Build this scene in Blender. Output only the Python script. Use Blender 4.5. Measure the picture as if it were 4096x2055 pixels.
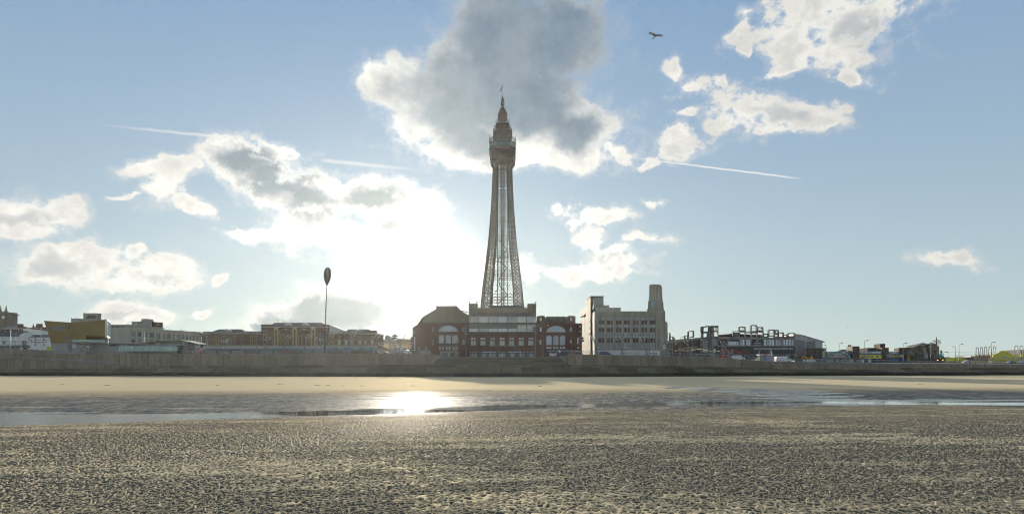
import bpy, bmesh, math, random
import numpy as np
from mathutils import Vector, Matrix
random.seed(7)
for o in list(bpy.data.objects): bpy.data.objects.remove(o)
SC = bpy.context.scene; COL = SC.collection
R = math.radians
# ---------------------------------------------------------------- camera, sky, sun, exposure
F = 2560.0; HY = 1475.0; CX = 2048.0; EYE = 2.4      # focal length and horizon in photograph pixels, eye height in metres
cam = bpy.data.objects.new('camera', bpy.data.cameras.new('camera')); COL.objects.link(cam); SC.camera = cam
cam.location = (0, 0, EYE); cam.rotation_euler = (R(90), 0, 0)
cam.data.sensor_width = 36; cam.data.lens = 36 * F / 4096
cam.data.shift_y = (HY - 2055 / 2) / 4096
cam.data.clip_start = 0.3; cam.data.clip_end = 9000
SUN = Vector((-0.150, 1, 0.150)).normalized()
SUN_EL = math.asin(SUN.z); SUN_AZ = math.atan2(SUN.x, SUN.y)
sun = bpy.data.objects.new('sun', bpy.data.lights.new('sun', 'SUN')); COL.objects.link(sun)
sun.data.energy = 5.0; sun.data.angle = R(0.5); sun.data.color = (1.0, 0.90, 0.74)
sun.rotation_euler = (-SUN).to_track_quat('-Z', 'Y').to_euler()
sun.location = (0, 0, 300)
SC.view_settings.view_transform = 'Standard'; SC.view_settings.look = 'None'
SC.view_settings.exposure = 1.25; SC.view_settings.gamma = 1; SC.view_settings.use_curve_mapping = False
SC.render.engine = 'CYCLES'
SC.cycles.use_denoising = True; SC.cycles.max_bounces = 6; SC.cycles.diffuse_bounces = 2; SC.cycles.glossy_bounces = 3
SC.cycles.transmission_bounces = 4; SC.cycles.transparent_max_bounces = 16; SC.cycles.volume_bounces = 0
SC.cycles.pixel_filter_type = 'BLACKMAN_HARRIS'; SC.cycles.filter_width = 1.05
SC.cycles.caustics_reflective = False; SC.cycles.caustics_refractive = False; SC.cycles.sample_clamp_indirect = 6

class NG:
    """small helper that writes node graphs as expressions"""
    def __init__(s, tree): s.t = tree; s.n = tree.nodes; s.l = tree.links
    def put(s, sock, v):
        if v is None: return
        if hasattr(v, 'is_output'): s.l.new(v, sock)
        else:
            try: sock.default_value = v
            except Exception: sock.default_value = tuple(v) + (1,)
    def m(s, op, a, b=None, c=None, clamp=False):
        n = s.n.new('ShaderNodeMath'); n.operation = op; n.use_clamp = clamp
        s.put(n.inputs[0], a); s.put(n.inputs[1], b); s.put(n.inputs[2], c); return n.outputs[0]
    def add(s, a, b): return s.m('ADD', a, b)
    def sub(s, a, b): return s.m('SUBTRACT', a, b)
    def mul(s, a, b): return s.m('MULTIPLY', a, b)
    def vm(s, op, a, b=None, sc=None):
        n = s.n.new('ShaderNodeVectorMath'); n.operation = op
        s.put(n.inputs[0], a); s.put(n.inputs[1], b)
        if sc is not None: s.put(n.inputs['Scale'], sc)
        return n.outputs['Value'] if op in ('LENGTH', 'DOT_PRODUCT', 'DISTANCE') else n.outputs[0]
    def sep(s, v):
        n = s.n.new('ShaderNodeSeparateXYZ'); s.put(n.inputs[0], v); return n.outputs
    def comb(s, x, y, z=0.0):
        n = s.n.new('ShaderNodeCombineXYZ'); s.put(n.inputs[0], x); s.put(n.inputs[1], y); s.put(n.inputs[2], z); return n.outputs[0]
    def noise(s, v, scale, detail=3, rough=0.5, color=False, lac=2.0, dist=0.0):
        n = s.n.new('ShaderNodeTexNoise'); s.put(n.inputs['Vector'], v); n.inputs['Scale'].default_value = scale
        n.inputs['Detail'].default_value = detail; n.inputs['Roughness'].default_value = rough
        n.inputs['Lacunarity'].default_value = lac; n.inputs['Distortion'].default_value = dist
        return n.outputs[1 if color else 0]
    def voro(s, v, scale, feature='F1', rnd=1.0, out=0):
        n = s.n.new('ShaderNodeTexVoronoi'); n.feature = feature; s.put(n.inputs['Vector'], v)
        n.inputs['Scale'].default_value = scale; n.inputs['Randomness'].default_value = rnd; return n.outputs[out]
    def map(s, v, loc=(0, 0, 0), rot=0, scale=(1, 1, 1), kind='TEXTURE'):
        n = s.n.new('ShaderNodeMapping'); n.vector_type = kind; s.put(n.inputs[0], v)
        n.inputs[1].default_value = loc; n.inputs[2].default_value = (0, 0, rot); n.inputs[3].default_value = scale; return n.outputs[0]
    def step(s, x, a, b, lo=0.0, hi=1.0, smooth=True):
        n = s.n.new('ShaderNodeMapRange'); n.interpolation_type = 'SMOOTHSTEP' if smooth else 'LINEAR'
        for i, q in enumerate((x, a, b, lo, hi)): s.put(n.inputs[i], q)
        return n.outputs[0]
    def mix(s, f, a, b, blend='MIX'):
        n = s.n.new('ShaderNodeMix'); n.data_type = 'RGBA'; n.blend_type = blend
        s.put(n.inputs[0], f); s.put(n.inputs[6], a); s.put(n.inputs[7], b); return n.outputs[2]

# ---- sky: Nishita air plus procedural clouds laid out by direction
world = bpy.data.worlds.new('World'); SC.world = world; world.use_nodes = True
world.cycles.sampling_method = 'MANUAL'; world.cycles.sample_map_resolution = 512
g = NG(world.node_tree); g.n.clear()
sky = g.n.new('ShaderNodeTexSky'); sky.sky_type = 'NISHITA'; sky.sun_disc = False
sky.sun_elevation = SUN_EL; sky.sun_rotation = SUN_AZ
sky.altitude = 0; sky.air_density = 1.0; sky.dust_density = 0.7; sky.ozone_density = 2.0
tc = g.n.new('ShaderNodeTexCoord').outputs['Generated']
dx, dy, dz = g.sep(tc)[0:3]
yc = g.m('MAXIMUM', dy, 0.05)
u = g.m('DIVIDE', dx, yc); v = g.m('DIVIDE', dz, yc)
uv = g.comb(u, v)
def C(x, y): return ((x - 1287.5) / 1609.0, (927 - y) / 1609.0)
w1 = g.vm('SCALE', g.vm('SUBTRACT', g.noise(tc, 14, 4, 0.55, True), (.5, .5, .5)), sc=0.050)
w2 = g.vm('SCALE', g.vm('SUBTRACT', g.noise(tc, 60, 5, 0.6, True), (.5, .5, .5)), sc=0.014)
uvw = g.vm('ADD', g.vm('ADD', uv, w1), w2)
def field(blobs, k, vec):
    f = None; turned = {0: vec}; x_, y_ = g.sep(vec)[0:2]
    for b in blobs:
        cx, cy, rx, ry = b[:4]; rot = round((b[4] if len(b) > 4 else 0) / 10) * 10
        if rot not in turned:
            c_, s_ = math.cos(R(rot)), math.sin(R(rot))
            turned[rot] = g.comb(g.add(g.mul(x_, c_), g.mul(y_, s_)), g.add(g.mul(x_, -s_), g.mul(y_, c_)))
    for b in blobs:
        cx, cy, rx, ry = b[:4]; rot = round((b[4] if len(b) > 4 else 0) / 10) * 10
        u0, v0 = C(cx, cy); c_, s_ = math.cos(R(rot)), math.sin(R(rot)); a, b_ = u0 * c_ + v0 * s_, -u0 * s_ + v0 * c_
        n = g.n.new('ShaderNodeVectorMath'); n.operation = 'MULTIPLY_ADD'; g.l.new(turned[rot], n.inputs[0])
        kx, ky = 1609.0 / rx, 1609.0 / ry
        n.inputs[1].default_value = (kx, ky, 0); n.inputs[2].default_value = (-a * kx, -b_ * ky, 0)
        l = g.vm('LENGTH', n.outputs[0])
        f = l if f is None else g.m('SMOOTH_MIN', f, l, k)
    return f
BIG = [(965,195,48,45),(1012,165,42,36),(1045,225,90,62),(1330,95,180,95),(1180,165,120,80),(1250,250,190,95),(1215,20,80,50),
 (1435,75,72,70),(1130,275,130,70),(1290,335,220,65),(1452,335,78,62),(1190,365,120,48),(1250,405,110,26),(1430,395,105,32),(1468,285,36,32),
 (1060,320,80,40)]
MID = [(1560,383,42,17,-10),(1632,412,20,12),(375,425,62,26),(445,415,60,20),(410,475,55,30,30),(480,515,60,18,-30),(330,492,45,7),
 (595,388,70,36),(692,385,55,26),(640,430,85,40),(725,490,78,50),(805,490,55,38),(670,592,95,17),(755,565,75,48),(860,590,85,32),
 (955,495,78,42),(1040,505,50,34),(1100,523,35,16),(985,580,66,20),(1085,572,38,12,20),(900,668,30,24),(1010,630,130,50),(1120,620,50,18),
 (1050,700,105,50),(40,530,75,44),(148,535,52,38),(60,572,90,24),(185,665,125,42),(120,692,75,26),(332,640,28,20,30),(415,692,65,34),
 (345,712,75,30),(546,703,24,11,20),(300,786,70,24),(385,798,60,18),(500,783,26,10,20)]
LOW = [(850,762,90,36),(745,792,80,30),(915,795,120,40),(672,822,50,14),(965,780,60,42),(830,828,170,26)]
RGT = [(1190,648,30,10),(1332,690,32,24),(1218,672,22,18),(1490,540,68,26),(1560,528,48,24),(1632,515,28,10,-15),(1397,525,12,14),(1440,563,24,11),
 (1500,600,34,28),(1545,640,62,45),(1470,675,60,24,15),(1392,690,35,12),(1610,598,60,13,-5),(1560,688,34,20),(1590,660,24,22),(1500,700,26,14),
 (2050,55,128,88),(1995,105,80,75),(2130,35,140,62),(2235,12,115,32,15),(1995,168,58,32,20),(2080,130,80,40),(2148,192,42,15,-20),
 (1955,190,50,16,25),(1850,82,44,16,35),(1875,40,24,22),(1730,222,42,20),(1700,178,22,40),(1810,208,18,11),(1868,130,12,16),
 (1925,280,100,50),(1875,295,72,44),(1995,290,86,34),(2055,300,46,22),(1925,330,62,17),(1722,290,24,11),(1702,348,30,26),(1706,385,38,22),
 (2355,648,66,16),(2405,657,52,17,-8)]
fbm = g.noise(g.vm('MULTIPLY', tc, (1, 1, 1.25)), 24, 9, 0.60)
fb2 = g.noise(g.vm('ADD', tc, (5.3, 1.7, 9.1)), 9, 6, 0.5)
nz = g.add(g.mul(g.sub(fbm, 0.5), 3.4), g.mul(g.sub(fb2, 0.5), 1.4))
dB = g.add(g.sub(1.12, field(BIG, .35, uvw)), g.mul(nz, .55))
dM = g.add(g.sub(1.27, field(MID, .30, uvw)), g.mul(nz, .95))
dL = g.add(g.sub(1.28, field(LOW, .30, uvw)), g.mul(nz, .60))
dR = g.add(g.sub(1.02, field(RGT, .22, uvw)), g.mul(nz, 1.45))
dens_f = g.m('MAXIMUM', g.m('MAXIMUM', dB, dM), g.m('MAXIMUM', dL, g.mul(dR, .85)))
# the same broken cloud goes on all round, outside the view
zc = g.m('MAXIMUM', dz, 0.04)
plane = g.comb(g.m('DIVIDE', dx, zc), g.m('DIVIDE', dy, zc))
dG = g.mul(g.sub(g.noise(plane, 0.55, 8, 0.6), 0.56), 4.0)
out_f = g.m('MAXIMUM', g.step(g.m('ABSOLUTE', u), 0.84, 1.05), g.m('MAXIMUM', g.step(v, 0.60, 0.75), g.step(dy, 0.15, 0.05)))
dG = g.sub(dG, g.mul(g.sub(1.0, out_f), 4.0))
dens = g.m('MAXIMUM', g.sub(dens_f, g.mul(g.step(dy, 0.2, 0.05), 4.0)), dG)
alpha = g.m('MAXIMUM', g.step(dens, -0.20, 0.42), g.mul(g.step(dB, -.30, .22), g.step(dy, .1, .2)))
dark_bl = [(1335,90,235,125),(1230,210,235,120),(1130,300,110,60),(1190,355,100,48,-15),(1445,330,72,52),(1260,20,150,60),(1290,280,180,60)]
dark_md = [(625,398,82,40),(700,445,95,58),(775,505,80,58),(950,500,82,34),(985,582,56,14),(850,790,190,50),(700,815,100,26),(20,650,30,8)]
lite = [(150,672,110,34),(400,708,70,16),(1960,290,70,22),(2170,70,130,50),(60,545,110,24),(1300,330,200,60),(1530,650,50,16),(300,795,60,10)]
vd = g.vm('ADD', g.vm('ADD', uv, g.vm('SCALE', w1, sc=1.2)), g.vm('SCALE', w2, sc=1.6))
dk1 = g.step(g.add(g.sub(1.0, field(dark_bl, .5, vd)), g.mul(nz, .20)), -0.50, 0.50)
dk2 = g.step(g.add(g.sub(1.0, field(dark_md, .35, vd)), g.mul(nz, .35)), -0.45, 0.60)
dk3 = g.mul(g.step(g.add(g.sub(1.0, field(lite, .35, vd)), g.mul(nz, .5)), -0.3, 0.8), 0.40)
dkg = g.mul(g.step(dG, 0.2, 1.2), 0.5)
dk = g.m('MAXIMUM', g.mul(dk2, .95), g.m('MAXIMUM', dk3, dkg))
dk = g.m('MAXIMUM', g.mul(g.mul(dk, g.step(dens, 0.02, 0.70)), g.step(fb2, .25, .6, .80, 1.0)), g.mul(g.step(g.add(dens, g.mul(g.sub(fbm, .5), 1.6)), .35, 1.7), .16))
dk = g.m('MAXIMUM', dk, g.mul(dk1, g.step(fb2, .3, .62, .86, 1.0)))
ca = g.m('MAXIMUM', g.vm('DOT_PRODUCT', tc, tuple(SUN)), 0.0)
gl_n = g.m('POWER', ca, 560.0); gl_m = g.m('POWER', ca, 34.0); gl_w = g.m('POWER', ca, 7.0)
zen = g.m('POWER', g.m('MAXIMUM', dz, 0.0), 0.62)
clear = g.mix(g.step(zen, 0.0, 0.70, smooth=False), (.262, .305, .282, 1), (.088, .148, .240, 1))   # pale humid air low down, blue overhead
air = g.vm('ADD', g.vm('SCALE', clear, sc=0.92), g.vm('MULTIPLY', sky.outputs[0], (0.0028, 0.0036, 0.0044)))
SKYS = 1.0
bright = g.comb(*[g.mul(g.add(g.add(0.355, g.mul(gl_w, 0.05)), g.mul(gl_m, 0.16)), k) for k in (1.0, .985, .93)])
darkc = g.comb(*[g.add(c, g.add(g.mul(gl_m, a), g.mul(gl_w, b))) for c, a, b in ((.062, .085, .030), (.095, .085, .026), (.138, .060, .012))])
bil = g.noise(g.vm('ADD', tc, g.vm('SCALE', w2, sc=1.0)), 46, 8, .62)          # billow texture
shade = g.step(g.add(g.mul(fbm, .6), g.mul(bil, .6)), .46, .74, 1.06, .80)
bright = g.vm('SCALE', bright, sc=shade)
body = g.vm('SCALE', g.mix(dk, bright, darkc), sc=g.step(bil, .35, .65, .93, 1.07))
veil = g.mul(g.mul(g.step(g.add(dens, g.mul(g.sub(bil, .5), 2.4)), -.75, .55), .38), g.step(dens, -.9, -.2))
skc = g.mix(g.m('MAXIMUM', alpha, veil), air, body)
glow = g.add(g.mul(gl_n, 0.85), g.add(g.mul(gl_m, 0.02), 0.0))
glow = g.mul(glow, g.sub(1.0, g.mul(dk, .85)))
skc = g.vm('ADD', skc, g.comb(*[g.mul(glow, k) for k in (1.0, .97, .88)]))
# three vapour trails
def trail(p, q, wd, amt):
    (x0, y0), (x1, y1) = C(*p), C(*q)
    L = math.hypot(x1 - x0, y1 - y0); a = math.atan2(y1 - y0, x1 - x0)
    wu, wv = g.sep(g.vm('ADD', uv, g.vm('SCALE', w2, sc=.22)))[0:2]; ca_, sa_ = math.cos(a), math.sin(a)
    s_ = [g.mul(g.add(g.mul(g.sub(wu, x0), ca_), g.mul(g.sub(wv, y0), sa_)), 1 / L),
          g.mul(g.add(g.mul(g.sub(wu, x0), -sa_), g.mul(g.sub(wv, y0), ca_)), 1609.0 / wd)]
    t = g.mul(g.sub(1.0, g.step(g.m('ABSOLUTE', s_[1]), 0.0, 1.0)), g.mul(g.step(s_[0], 1.02, .9), g.step(s_[0], -.05, .65)))
    return g.mul(g.mul(t, amt), g.step(dy, .1, .3))
tr = g.m('MAXIMUM', trail((1480, 383), (2020, 450), 3.6, .95), g.m('MAXIMUM', trail((1095, 432), (800, 402), 8, .6), trail((230, 312), (570, 346), 6, .55)))
tr = g.mul(tr, g.add(0.6, g.mul(fbm, .8)))
skc = g.mix(tr, skc, (.36, .36, .35, 1))
bg = g.n.new('ShaderNodeBackground'); g.l.new(skc, bg.inputs[0]); bg.inputs[1].default_value = SKYS
ow = g.n.new('ShaderNodeOutputWorld'); g.l.new(bg.outputs[0], ow.inputs[0])
# ---------------------------------------------------------------- helpers
def PX(px, d): return (px - CX) * d / F
def PZ(py, d): return EYE + (HY - py) * d / F
def AT(px, py, d): return Vector((PX(px, d), d, PZ(py, d)))
def tag(o, label=None, cat=None, group=None, kind=None):
    for k, x in (('label', label), ('category', cat), ('group', group), ('kind', kind)):
        if x: o[k] = x
    return o
def thing(name, label, cat, loc=(0, 0, 0), rz=0.0, group=None):
    o = bpy.data.objects.new(name, None); COL.objects.link(o); o.location = loc; o.rotation_euler = (0, 0, rz)
    o.empty_display_size = .5
    return tag(o, label, cat, group)
def link(name, me, parent=None, loc=(0, 0, 0), rz=0.0, scale=None):
    o = bpy.data.objects.new(name, me); COL.objects.link(o)
    if parent is not None: o.parent = parent
    o.location = loc; o.rotation_euler = (0, 0, rz)
    if scale: o.scale = scale
    return o
class MB:
    def __init__(s): s.v = []; s.f = []; s.sm = []
    def quad(s, *p, smooth=False):
        b = len(s.v); s.v += [tuple(q) for q in p]; s.f.append(tuple(range(b, b + len(p)))); s.sm.append(smooth)
    def box(s, x0, x1, y0, y1, z0, z1):
        b = len(s.v)
        s.v += [(x0, y0, z0), (x1, y0, z0), (x1, y1, z0), (x0, y1, z0), (x0, y0, z1), (x1, y0, z1), (x1, y1, z1), (x0, y1, z1)]
        for q in ((0, 3, 2, 1), (4, 5, 6, 7), (0, 1, 5, 4), (1, 2, 6, 5), (2, 3, 7, 6), (3, 0, 4, 7)): s.f.append(tuple(b + i for i in q)); s.sm.append(False)
        return s
    def bar(s, p, q, w, w2=None, n=4):
        p = Vector(p); q = Vector(q); d = q - p
        if d.length < 1e-6: return s
        d.normalize(); a = Vector((0, 0, 1)) if abs(d.z) < .95 else Vector((0, 1, 0))
        x = d.cross(a).normalized(); y = d.cross(x)
        r1 = w / 2 * (1.414 if n == 4 else 1); r2 = (w if w2 is None else w2) / 2 * (1.414 if n == 4 else 1); b = len(s.v); o = math.pi / 4 if n == 4 else 0
        for c, r in ((p, r1), (q, r2)):
            for i in range(n):
                t = o + 2 * math.pi * i / n; s.v.append(tuple(c + x * (r * math.cos(t)) + y * (r * math.sin(t))))
        for i in range(n):
            j = (i + 1) % n; s.f.append((b + i, b + j, b + n + j, b + n + i)); s.sm.append(n > 5)
        s.f.append(tuple(b + n - 1 - i for i in range(n))); s.f.append(tuple(b + n + i for i in range(n))); s.sm += [False, False]
        return s
    def tube(s, pts, r, n=6):
        rr = r if isinstance(r, (list, tuple)) else [r] * len(pts)
        pts = [Vector(p) for p in pts]; b = len(s.v); pn = None
        for k, p in enumerate(pts):
            d = (pts[min(k + 1, len(pts) - 1)] - pts[max(k - 1, 0)]).normalized()
            if pn is None:
                a = Vector((0, 0, 1)) if abs(d.z) < .9 else Vector((0, 1, 0)); x = d.cross(a).normalized()
            else: x = (pn - d * pn.dot(d)).normalized()
            pn = x; y = d.cross(x)
            for i in range(n):
                t = 2 * math.pi * i / n; s.v.append(tuple(p + x * (rr[k] * math.cos(t)) + y * (rr[k] * math.sin(t))))
        for k in range(len(pts) - 1):
            for i in range(n):
                j = (i + 1) % n; s.f.append((b + k * n + i, b + k * n + j, b + (k + 1) * n + j, b + (k + 1) * n + i)); s.sm.append(True)
        s.f.append(tuple(b + n - 1 - i for i in range(n))); s.f.append(tuple(b + (len(pts) - 1) * n + i for i in range(n))); s.sm += [False, False]
        return s
    def prism(s, poly, y0, y1):
        """poly of (x, z) extruded along y"""
        n = len(poly); b = len(s.v)
        s.v += [(x, y0, z) for x, z in poly] + [(x, y1, z) for x, z in poly]
        s.f.append(tuple(b + i for i in range(n))); s.f.append(tuple(b + 2 * n - 1 - i for i in range(n))); s.sm += [False, False]
        for i in range(n):
            j = (i + 1) % n; s.f.append((b + j, b + i, b + n + i, b + n + j)); s.sm.append(False)
        return s
    def prismz(s, poly, z0, z1):
        n = len(poly); b = len(s.v)
        s.v += [(x, y, z0) for x, y in poly] + [(x, y, z1) for x, y in poly]
        s.f.append(tuple(b + n - 1 - i for i in range(n))); s.f.append(tuple(b + n + i for i in range(n))); s.sm += [False, False]
        for i in range(n):
            j = (i + 1) % n; s.f.append((b + i, b + j, b + n + j, b + n + i)); s.sm.append(False)
        return s
    def prismx(s, poly, x0, x1):
        """poly of (y, z) extruded along x"""
        n = len(poly); b = len(s.v)
        s.v += [(x0, y, z) for y, z in poly] + [(x1, y, z) for y, z in poly]
        s.f.append(tuple(b + n - 1 - i for i in range(n))); s.f.append(tuple(b + n + i for i in range(n))); s.sm += [False, False]
        for i in range(n):
            j = (i + 1) % n; s.f.append((b + i, b + j, b + n + j, b + n + i)); s.sm.append(False)
        return s
    def lathe(s, prof, cx=0, cy=0, n=12, smooth=True):
        b = len(s.v)
        for r, z in prof:
            for i in range(n):
                t = 2 * math.pi * i / n; s.v.append((cx + r * math.cos(t), cy + r * math.sin(t), z))
        for k in range(len(prof) - 1):
            for i in range(n):
                j = (i + 1) % n; s.f.append((b + k * n + i, b + k * n + j, b + (k + 1) * n + j, b + (k + 1) * n + i)); s.sm.append(smooth)
        s.f.append(tuple(b + n - 1 - i for i in range(n))); s.f.append(tuple(b + (len(prof) - 1) * n + i for i in range(n))); s.sm += [False, False]
        return s
    def ball(s, c, r, n=8, m=5, sc=(1, 1, 1)):
        b = len(s.v); c = Vector(c)
        for k in range(m + 1):
            ph = math.pi * k / m
            for i in range(n):
                t = 2 * math.pi * i / n
                s.v.append((c.x + r * sc[0] * math.sin(ph) * math.cos(t), c.y + r * sc[1] * math.sin(ph) * math.sin(t), c.z - r * sc[2] * math.cos(ph)))
        for k in range(m):
            for i in range(n):
                j = (i + 1) % n; s.f.append((b + k * n + i, b + k * n + j, b + (k + 1) * n + j, b + (k + 1) * n + i)); s.sm.append(True)
        return s
    def mesh(s, name, mat):
        me = bpy.data.meshes.new(name); me.from_pydata(s.v, [], s.f)
        me.polygons.foreach_set('use_smooth', s.sm)
        if mat is not None: me.materials.append(mat)
        me.update(); return me
    def build(s, name, mat, parent=None, loc=(0, 0, 0), rz=0.0):
        return link(name, s.mesh(name, mat), parent, loc, rz)
_cache = {}
def boxmesh(name, w, d, h, mat):
    """box centred in x, front face at y=0 going back, base at z=0, shared between alike pieces"""
    k = (name, round(w, 3), round(d, 3), round(h, 3), mat.name)
    if k not in _cache: _cache[k] = MB().box(-w / 2, w / 2, 0, d, 0, h).mesh(name, mat)
    return _cache[k]
def piece(name, x0, x1, y0, y1, z0, z1, mat, parent):
    return link(name, boxmesh(name, x1 - x0, y1 - y0, z1 - z0, mat), parent, ((x0 + x1) / 2, y0, z0))
# ---------------------------------------------------------------- materials
MATS = {}
def mat(name, col, rough=0.8, var=0.15, scale=1.5, bump=0.0, metal=0.0, spec=0.5, col2=None, streak=False, detail=4, emit=None, es=1.0, coat=0.0):
    if name in MATS: return MATS[name]
    m = bpy.data.materials.new(name); m.use_nodes = True; q = NG(m.node_tree)
    b = q.n['Principled BSDF']; b.inputs['Roughness'].default_value = rough; b.inputs['Metallic'].default_value = metal
    b.inputs['Specular IOR Level'].default_value = spec if rough < .7 else min(spec, .08); b.inputs['Coat Weight'].default_value = coat
    co = q.n.new('ShaderNodeNewGeometry').outputs['Position']
    if streak: co = q.vm('MULTIPLY', co, (1, 1, .18))
    nz_ = q.noise(co, scale, detail, .6)
    c2 = col2 or tuple(c * (1 - 1.6 * var) for c in col)
    c1 = tuple(min(1, c * (1 + var)) for c in col)
    q.l.new(q.mix(q.step(nz_, .3, .7), c1 + (1,), c2 + (1,)), b.inputs['Base Color'])
    if bump:
        bn = q.n.new('ShaderNodeBump'); bn.inputs['Strength'].default_value = bump; bn.inputs['Distance'].default_value = .05
        q.l.new(q.noise(co, scale * 6, 4, .6), bn.inputs['Height']); q.l.new(bn.outputs[0], b.inputs['Normal'])
    if emit: b.inputs['Emission Color'].default_value = emit + (1,); b.inputs['Emission Strength'].default_value = es
    MATS[name] = m; return m
# ---------------------------------------------------------------- sand
def sand_material():
    m = bpy.data.materials.new('sand'); m.use_nodes = True; q = NG(m.node_tree); b = q.n['Principled BSDF']
    pos = q.n.new('ShaderNodeTexCoord').outputs['Object']
    x, y, z = q.sep(pos)[0:3]; p = q.comb(x, y)
    slope = q.m('DIVIDE', x, q.m('MAXIMUM', y, 1.0))
    wig = q.mul(q.sub(q.noise(q.vm('MULTIPLY', p, (.5, 1, 1)), .12, 4, .65), .5), 17.0)
    ylo = q.add(q.add(q.mul(q.m('ABSOLUTE', q.add(slope, .05)), -0.0), 33.5), q.mul(slope, 8.5))          # near edge of the wet band
    yhi = q.add(62.0, q.mul(slope, 9.0))
    wet = q.mul(q.step(q.add(y, q.mul(wig, .8)), ylo, q.add(ylo, 4.0)), q.sub(1.0, q.step(q.add(y, wig), q.sub(yhi, 9.0), q.add(yhi, 10.0))))
    far = q.step(q.add(y, wig), q.sub(yhi, 5.0), q.add(yhi, 20.0))
    # ripple net: warped cells, thin crests round hollow pockets
    wv = q.vm('SCALE', q.vm('SUBTRACT', q.noise(p, 1.7, 3, .55, True), (.5, .5, .5)), sc=.50)
    pr = q.map(q.vm('ADD', p, wv), (0, 0, 0), R(8), (1.60, 1.05, 1), 'POINT')
    edge = q.voro(pr, 5.4, 'DISTANCE_TO_EDGE', 1.0)
    band = q.noise(q.vm('MULTIPLY', q.map(p, (0, 0, 0), R(-9), (1, 1, 1), 'POINT'), (.06, .80, 1)), 1.0, 4, .6)
    broad = q.noise(q.map(p, (3, 1, 0), R(-14), (.10, .22, 1), 'POINT'), 1.0, 3, .5)
    patch = q.noise(p, 1.1, 3, .55)
    tv = q.add(q.mul(q.sub(band, .5), 1.9), q.add(q.mul(q.sub(patch, .5), .7), q.mul(q.sub(broad, .54), 2.2)))
    net = q.step(q.sub(edge, q.m('MAXIMUM', q.mul(tv, .26), -.01)), .010, .135)            # 0 crest .. 1 pocket
    fine = q.noise(q.map(p, (0, 0, 0), R(10), (1, .6, 1), 'POINT'), 14, 3, .6)
    amp = q.m('MAXIMUM', q.sub(1.0, far), 0.02)
    h = q.mul(q.add(q.mul(q.sub(1.0, net), .034), q.mul(fine, .005)), amp)
    h = q.add(h, q.mul(q.noise(p, .35, 2, .5), .02))
    dn = q.n.new('ShaderNodeDisplacement'); dn.inputs['Midlevel'].default_value = 0.0; dn.inputs['Scale'].default_value = 1.0
    hd_ = q.add(q.mul(h, q.step(y, 18.0, 36.0, 1.0, .30)), 0.0)      # beyond the spacing of the mesh the relief is left to the bump
    q.l.new(hd_, dn.inputs['Height']); q.l.new(dn.outputs[0], q.n['Material Output'].inputs['Displacement'])
    bn = q.n.new('ShaderNodeBump'); bn.inputs['Strength'].default_value = .55; bn.inputs['Distance'].default_value = 1.0; bn.inputs['Filter Width'].default_value = .02
    q.l.new(h, bn.inputs['Height']); q.l.new(bn.outputs[0], b.inputs['Normal'])
    streak = q.noise(q.vm('MULTIPLY', p, (.9, .42, 1)), 1.0, 4, .7)
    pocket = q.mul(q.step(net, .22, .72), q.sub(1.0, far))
    grain = q.noise(p, 30, 3, .7)
    dry = q.mix(grain, (.48, .385, .24, 1), (.61, .495, .315, 1))
    dry = q.mix(q.mul(q.noise(q.vm('MULTIPLY', p, (.05, .3, 1)), 1, 4, .6), .5), dry, (.34, .285, .19, 1))
    wet_shade_sky = q.mix(q.mul(wet, .7), q.mix(grain, (.050, .050, .048, 1), (.080, .076, .068, 1)), (.070, .078, .090, 1))  # wet sand; the bluish tone puts reflected sky into the colour
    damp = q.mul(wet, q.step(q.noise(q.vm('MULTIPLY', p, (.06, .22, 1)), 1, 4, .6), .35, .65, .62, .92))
    c = q.mix(q.m('MAXIMUM', q.mul(pocket, .92), damp), dry, wet_shade_sky)  # pockets: wet sand, with the ripples' own shade coloured in
    c = q.mix(q.mul(q.mul(q.step(streak, .46, .62), q.step(y, 18, 34)), q.mul(q.sub(1.0, far), .50)), c, wet_shade_sky)  # streaks of ripple light and shade put into the colour
    c = q.mix(q.mul(q.mul(q.step(streak, .54, .36), wet), .38), c, dry)
    chop = q.noise(q.vm('MULTIPLY', p, (2.4, .75, 1)), 1.0, 3, .7)            # light and dark of ripples put into the wet band's colour
    c = q.mix(q.mul(q.mul(q.step(chop, .50, .62), wet), .50), c, dry)
    c = q.mix(q.mul(q.mul(q.step(chop, .48, .36), wet), .65), c, (.028, .030, .034, 1))
    q.n.remove(b)
    df = q.n.new('ShaderNodeBsdfDiffuse'); df.inputs['Roughness'].default_value = .6; q.l.new(c, df.inputs['Color']); q.l.new(bn.outputs[0], df.inputs['Normal'])
    gs = q.n.new('ShaderNodeBsdfGlossy'); gs.inputs['Roughness'].default_value = .48; gs.inputs['Color'].default_value = (.9, .9, .9, 1); bg2 = q.n.new('ShaderNodeBump'); bg2.inputs['Strength'].default_value = 1.0; bg2.inputs['Distance'].default_value = .10; bg2.inputs['Filter Width'].default_value = .02; q.l.new(q.noise(p, 6, 3, .6), bg2.inputs['Height']); q.l.new(bn.outputs[0], bg2.inputs['Normal']); q.l.new(bg2.outputs[0], gs.inputs['Normal'])
    ms = q.n.new('ShaderNodeMixShader'); q.l.new(q.add(q.mul(wet, .055), q.mul(pocket, .02)), ms.inputs[0]); q.l.new(df.outputs[0], ms.inputs[1]); q.l.new(gs.outputs[0], ms.inputs[2])
    gd_ = q.n.new('ShaderNodeBsdfGlossy'); gd_.inputs['Roughness'].default_value = .85; gd_.inputs['Color'].default_value = (.95, .82, .57, 1); q.l.new(bn.outputs[0], gd_.inputs['Normal'])
    m2 = q.n.new('ShaderNodeMixShader'); q.l.new(q.mul(q.sub(1.0, q.m('MAXIMUM', q.mul(pocket, .9), wet)), .14), m2.inputs[0]); q.l.new(ms.outputs[0], m2.inputs[1]); q.l.new(gd_.outputs[0], m2.inputs[2])
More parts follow.
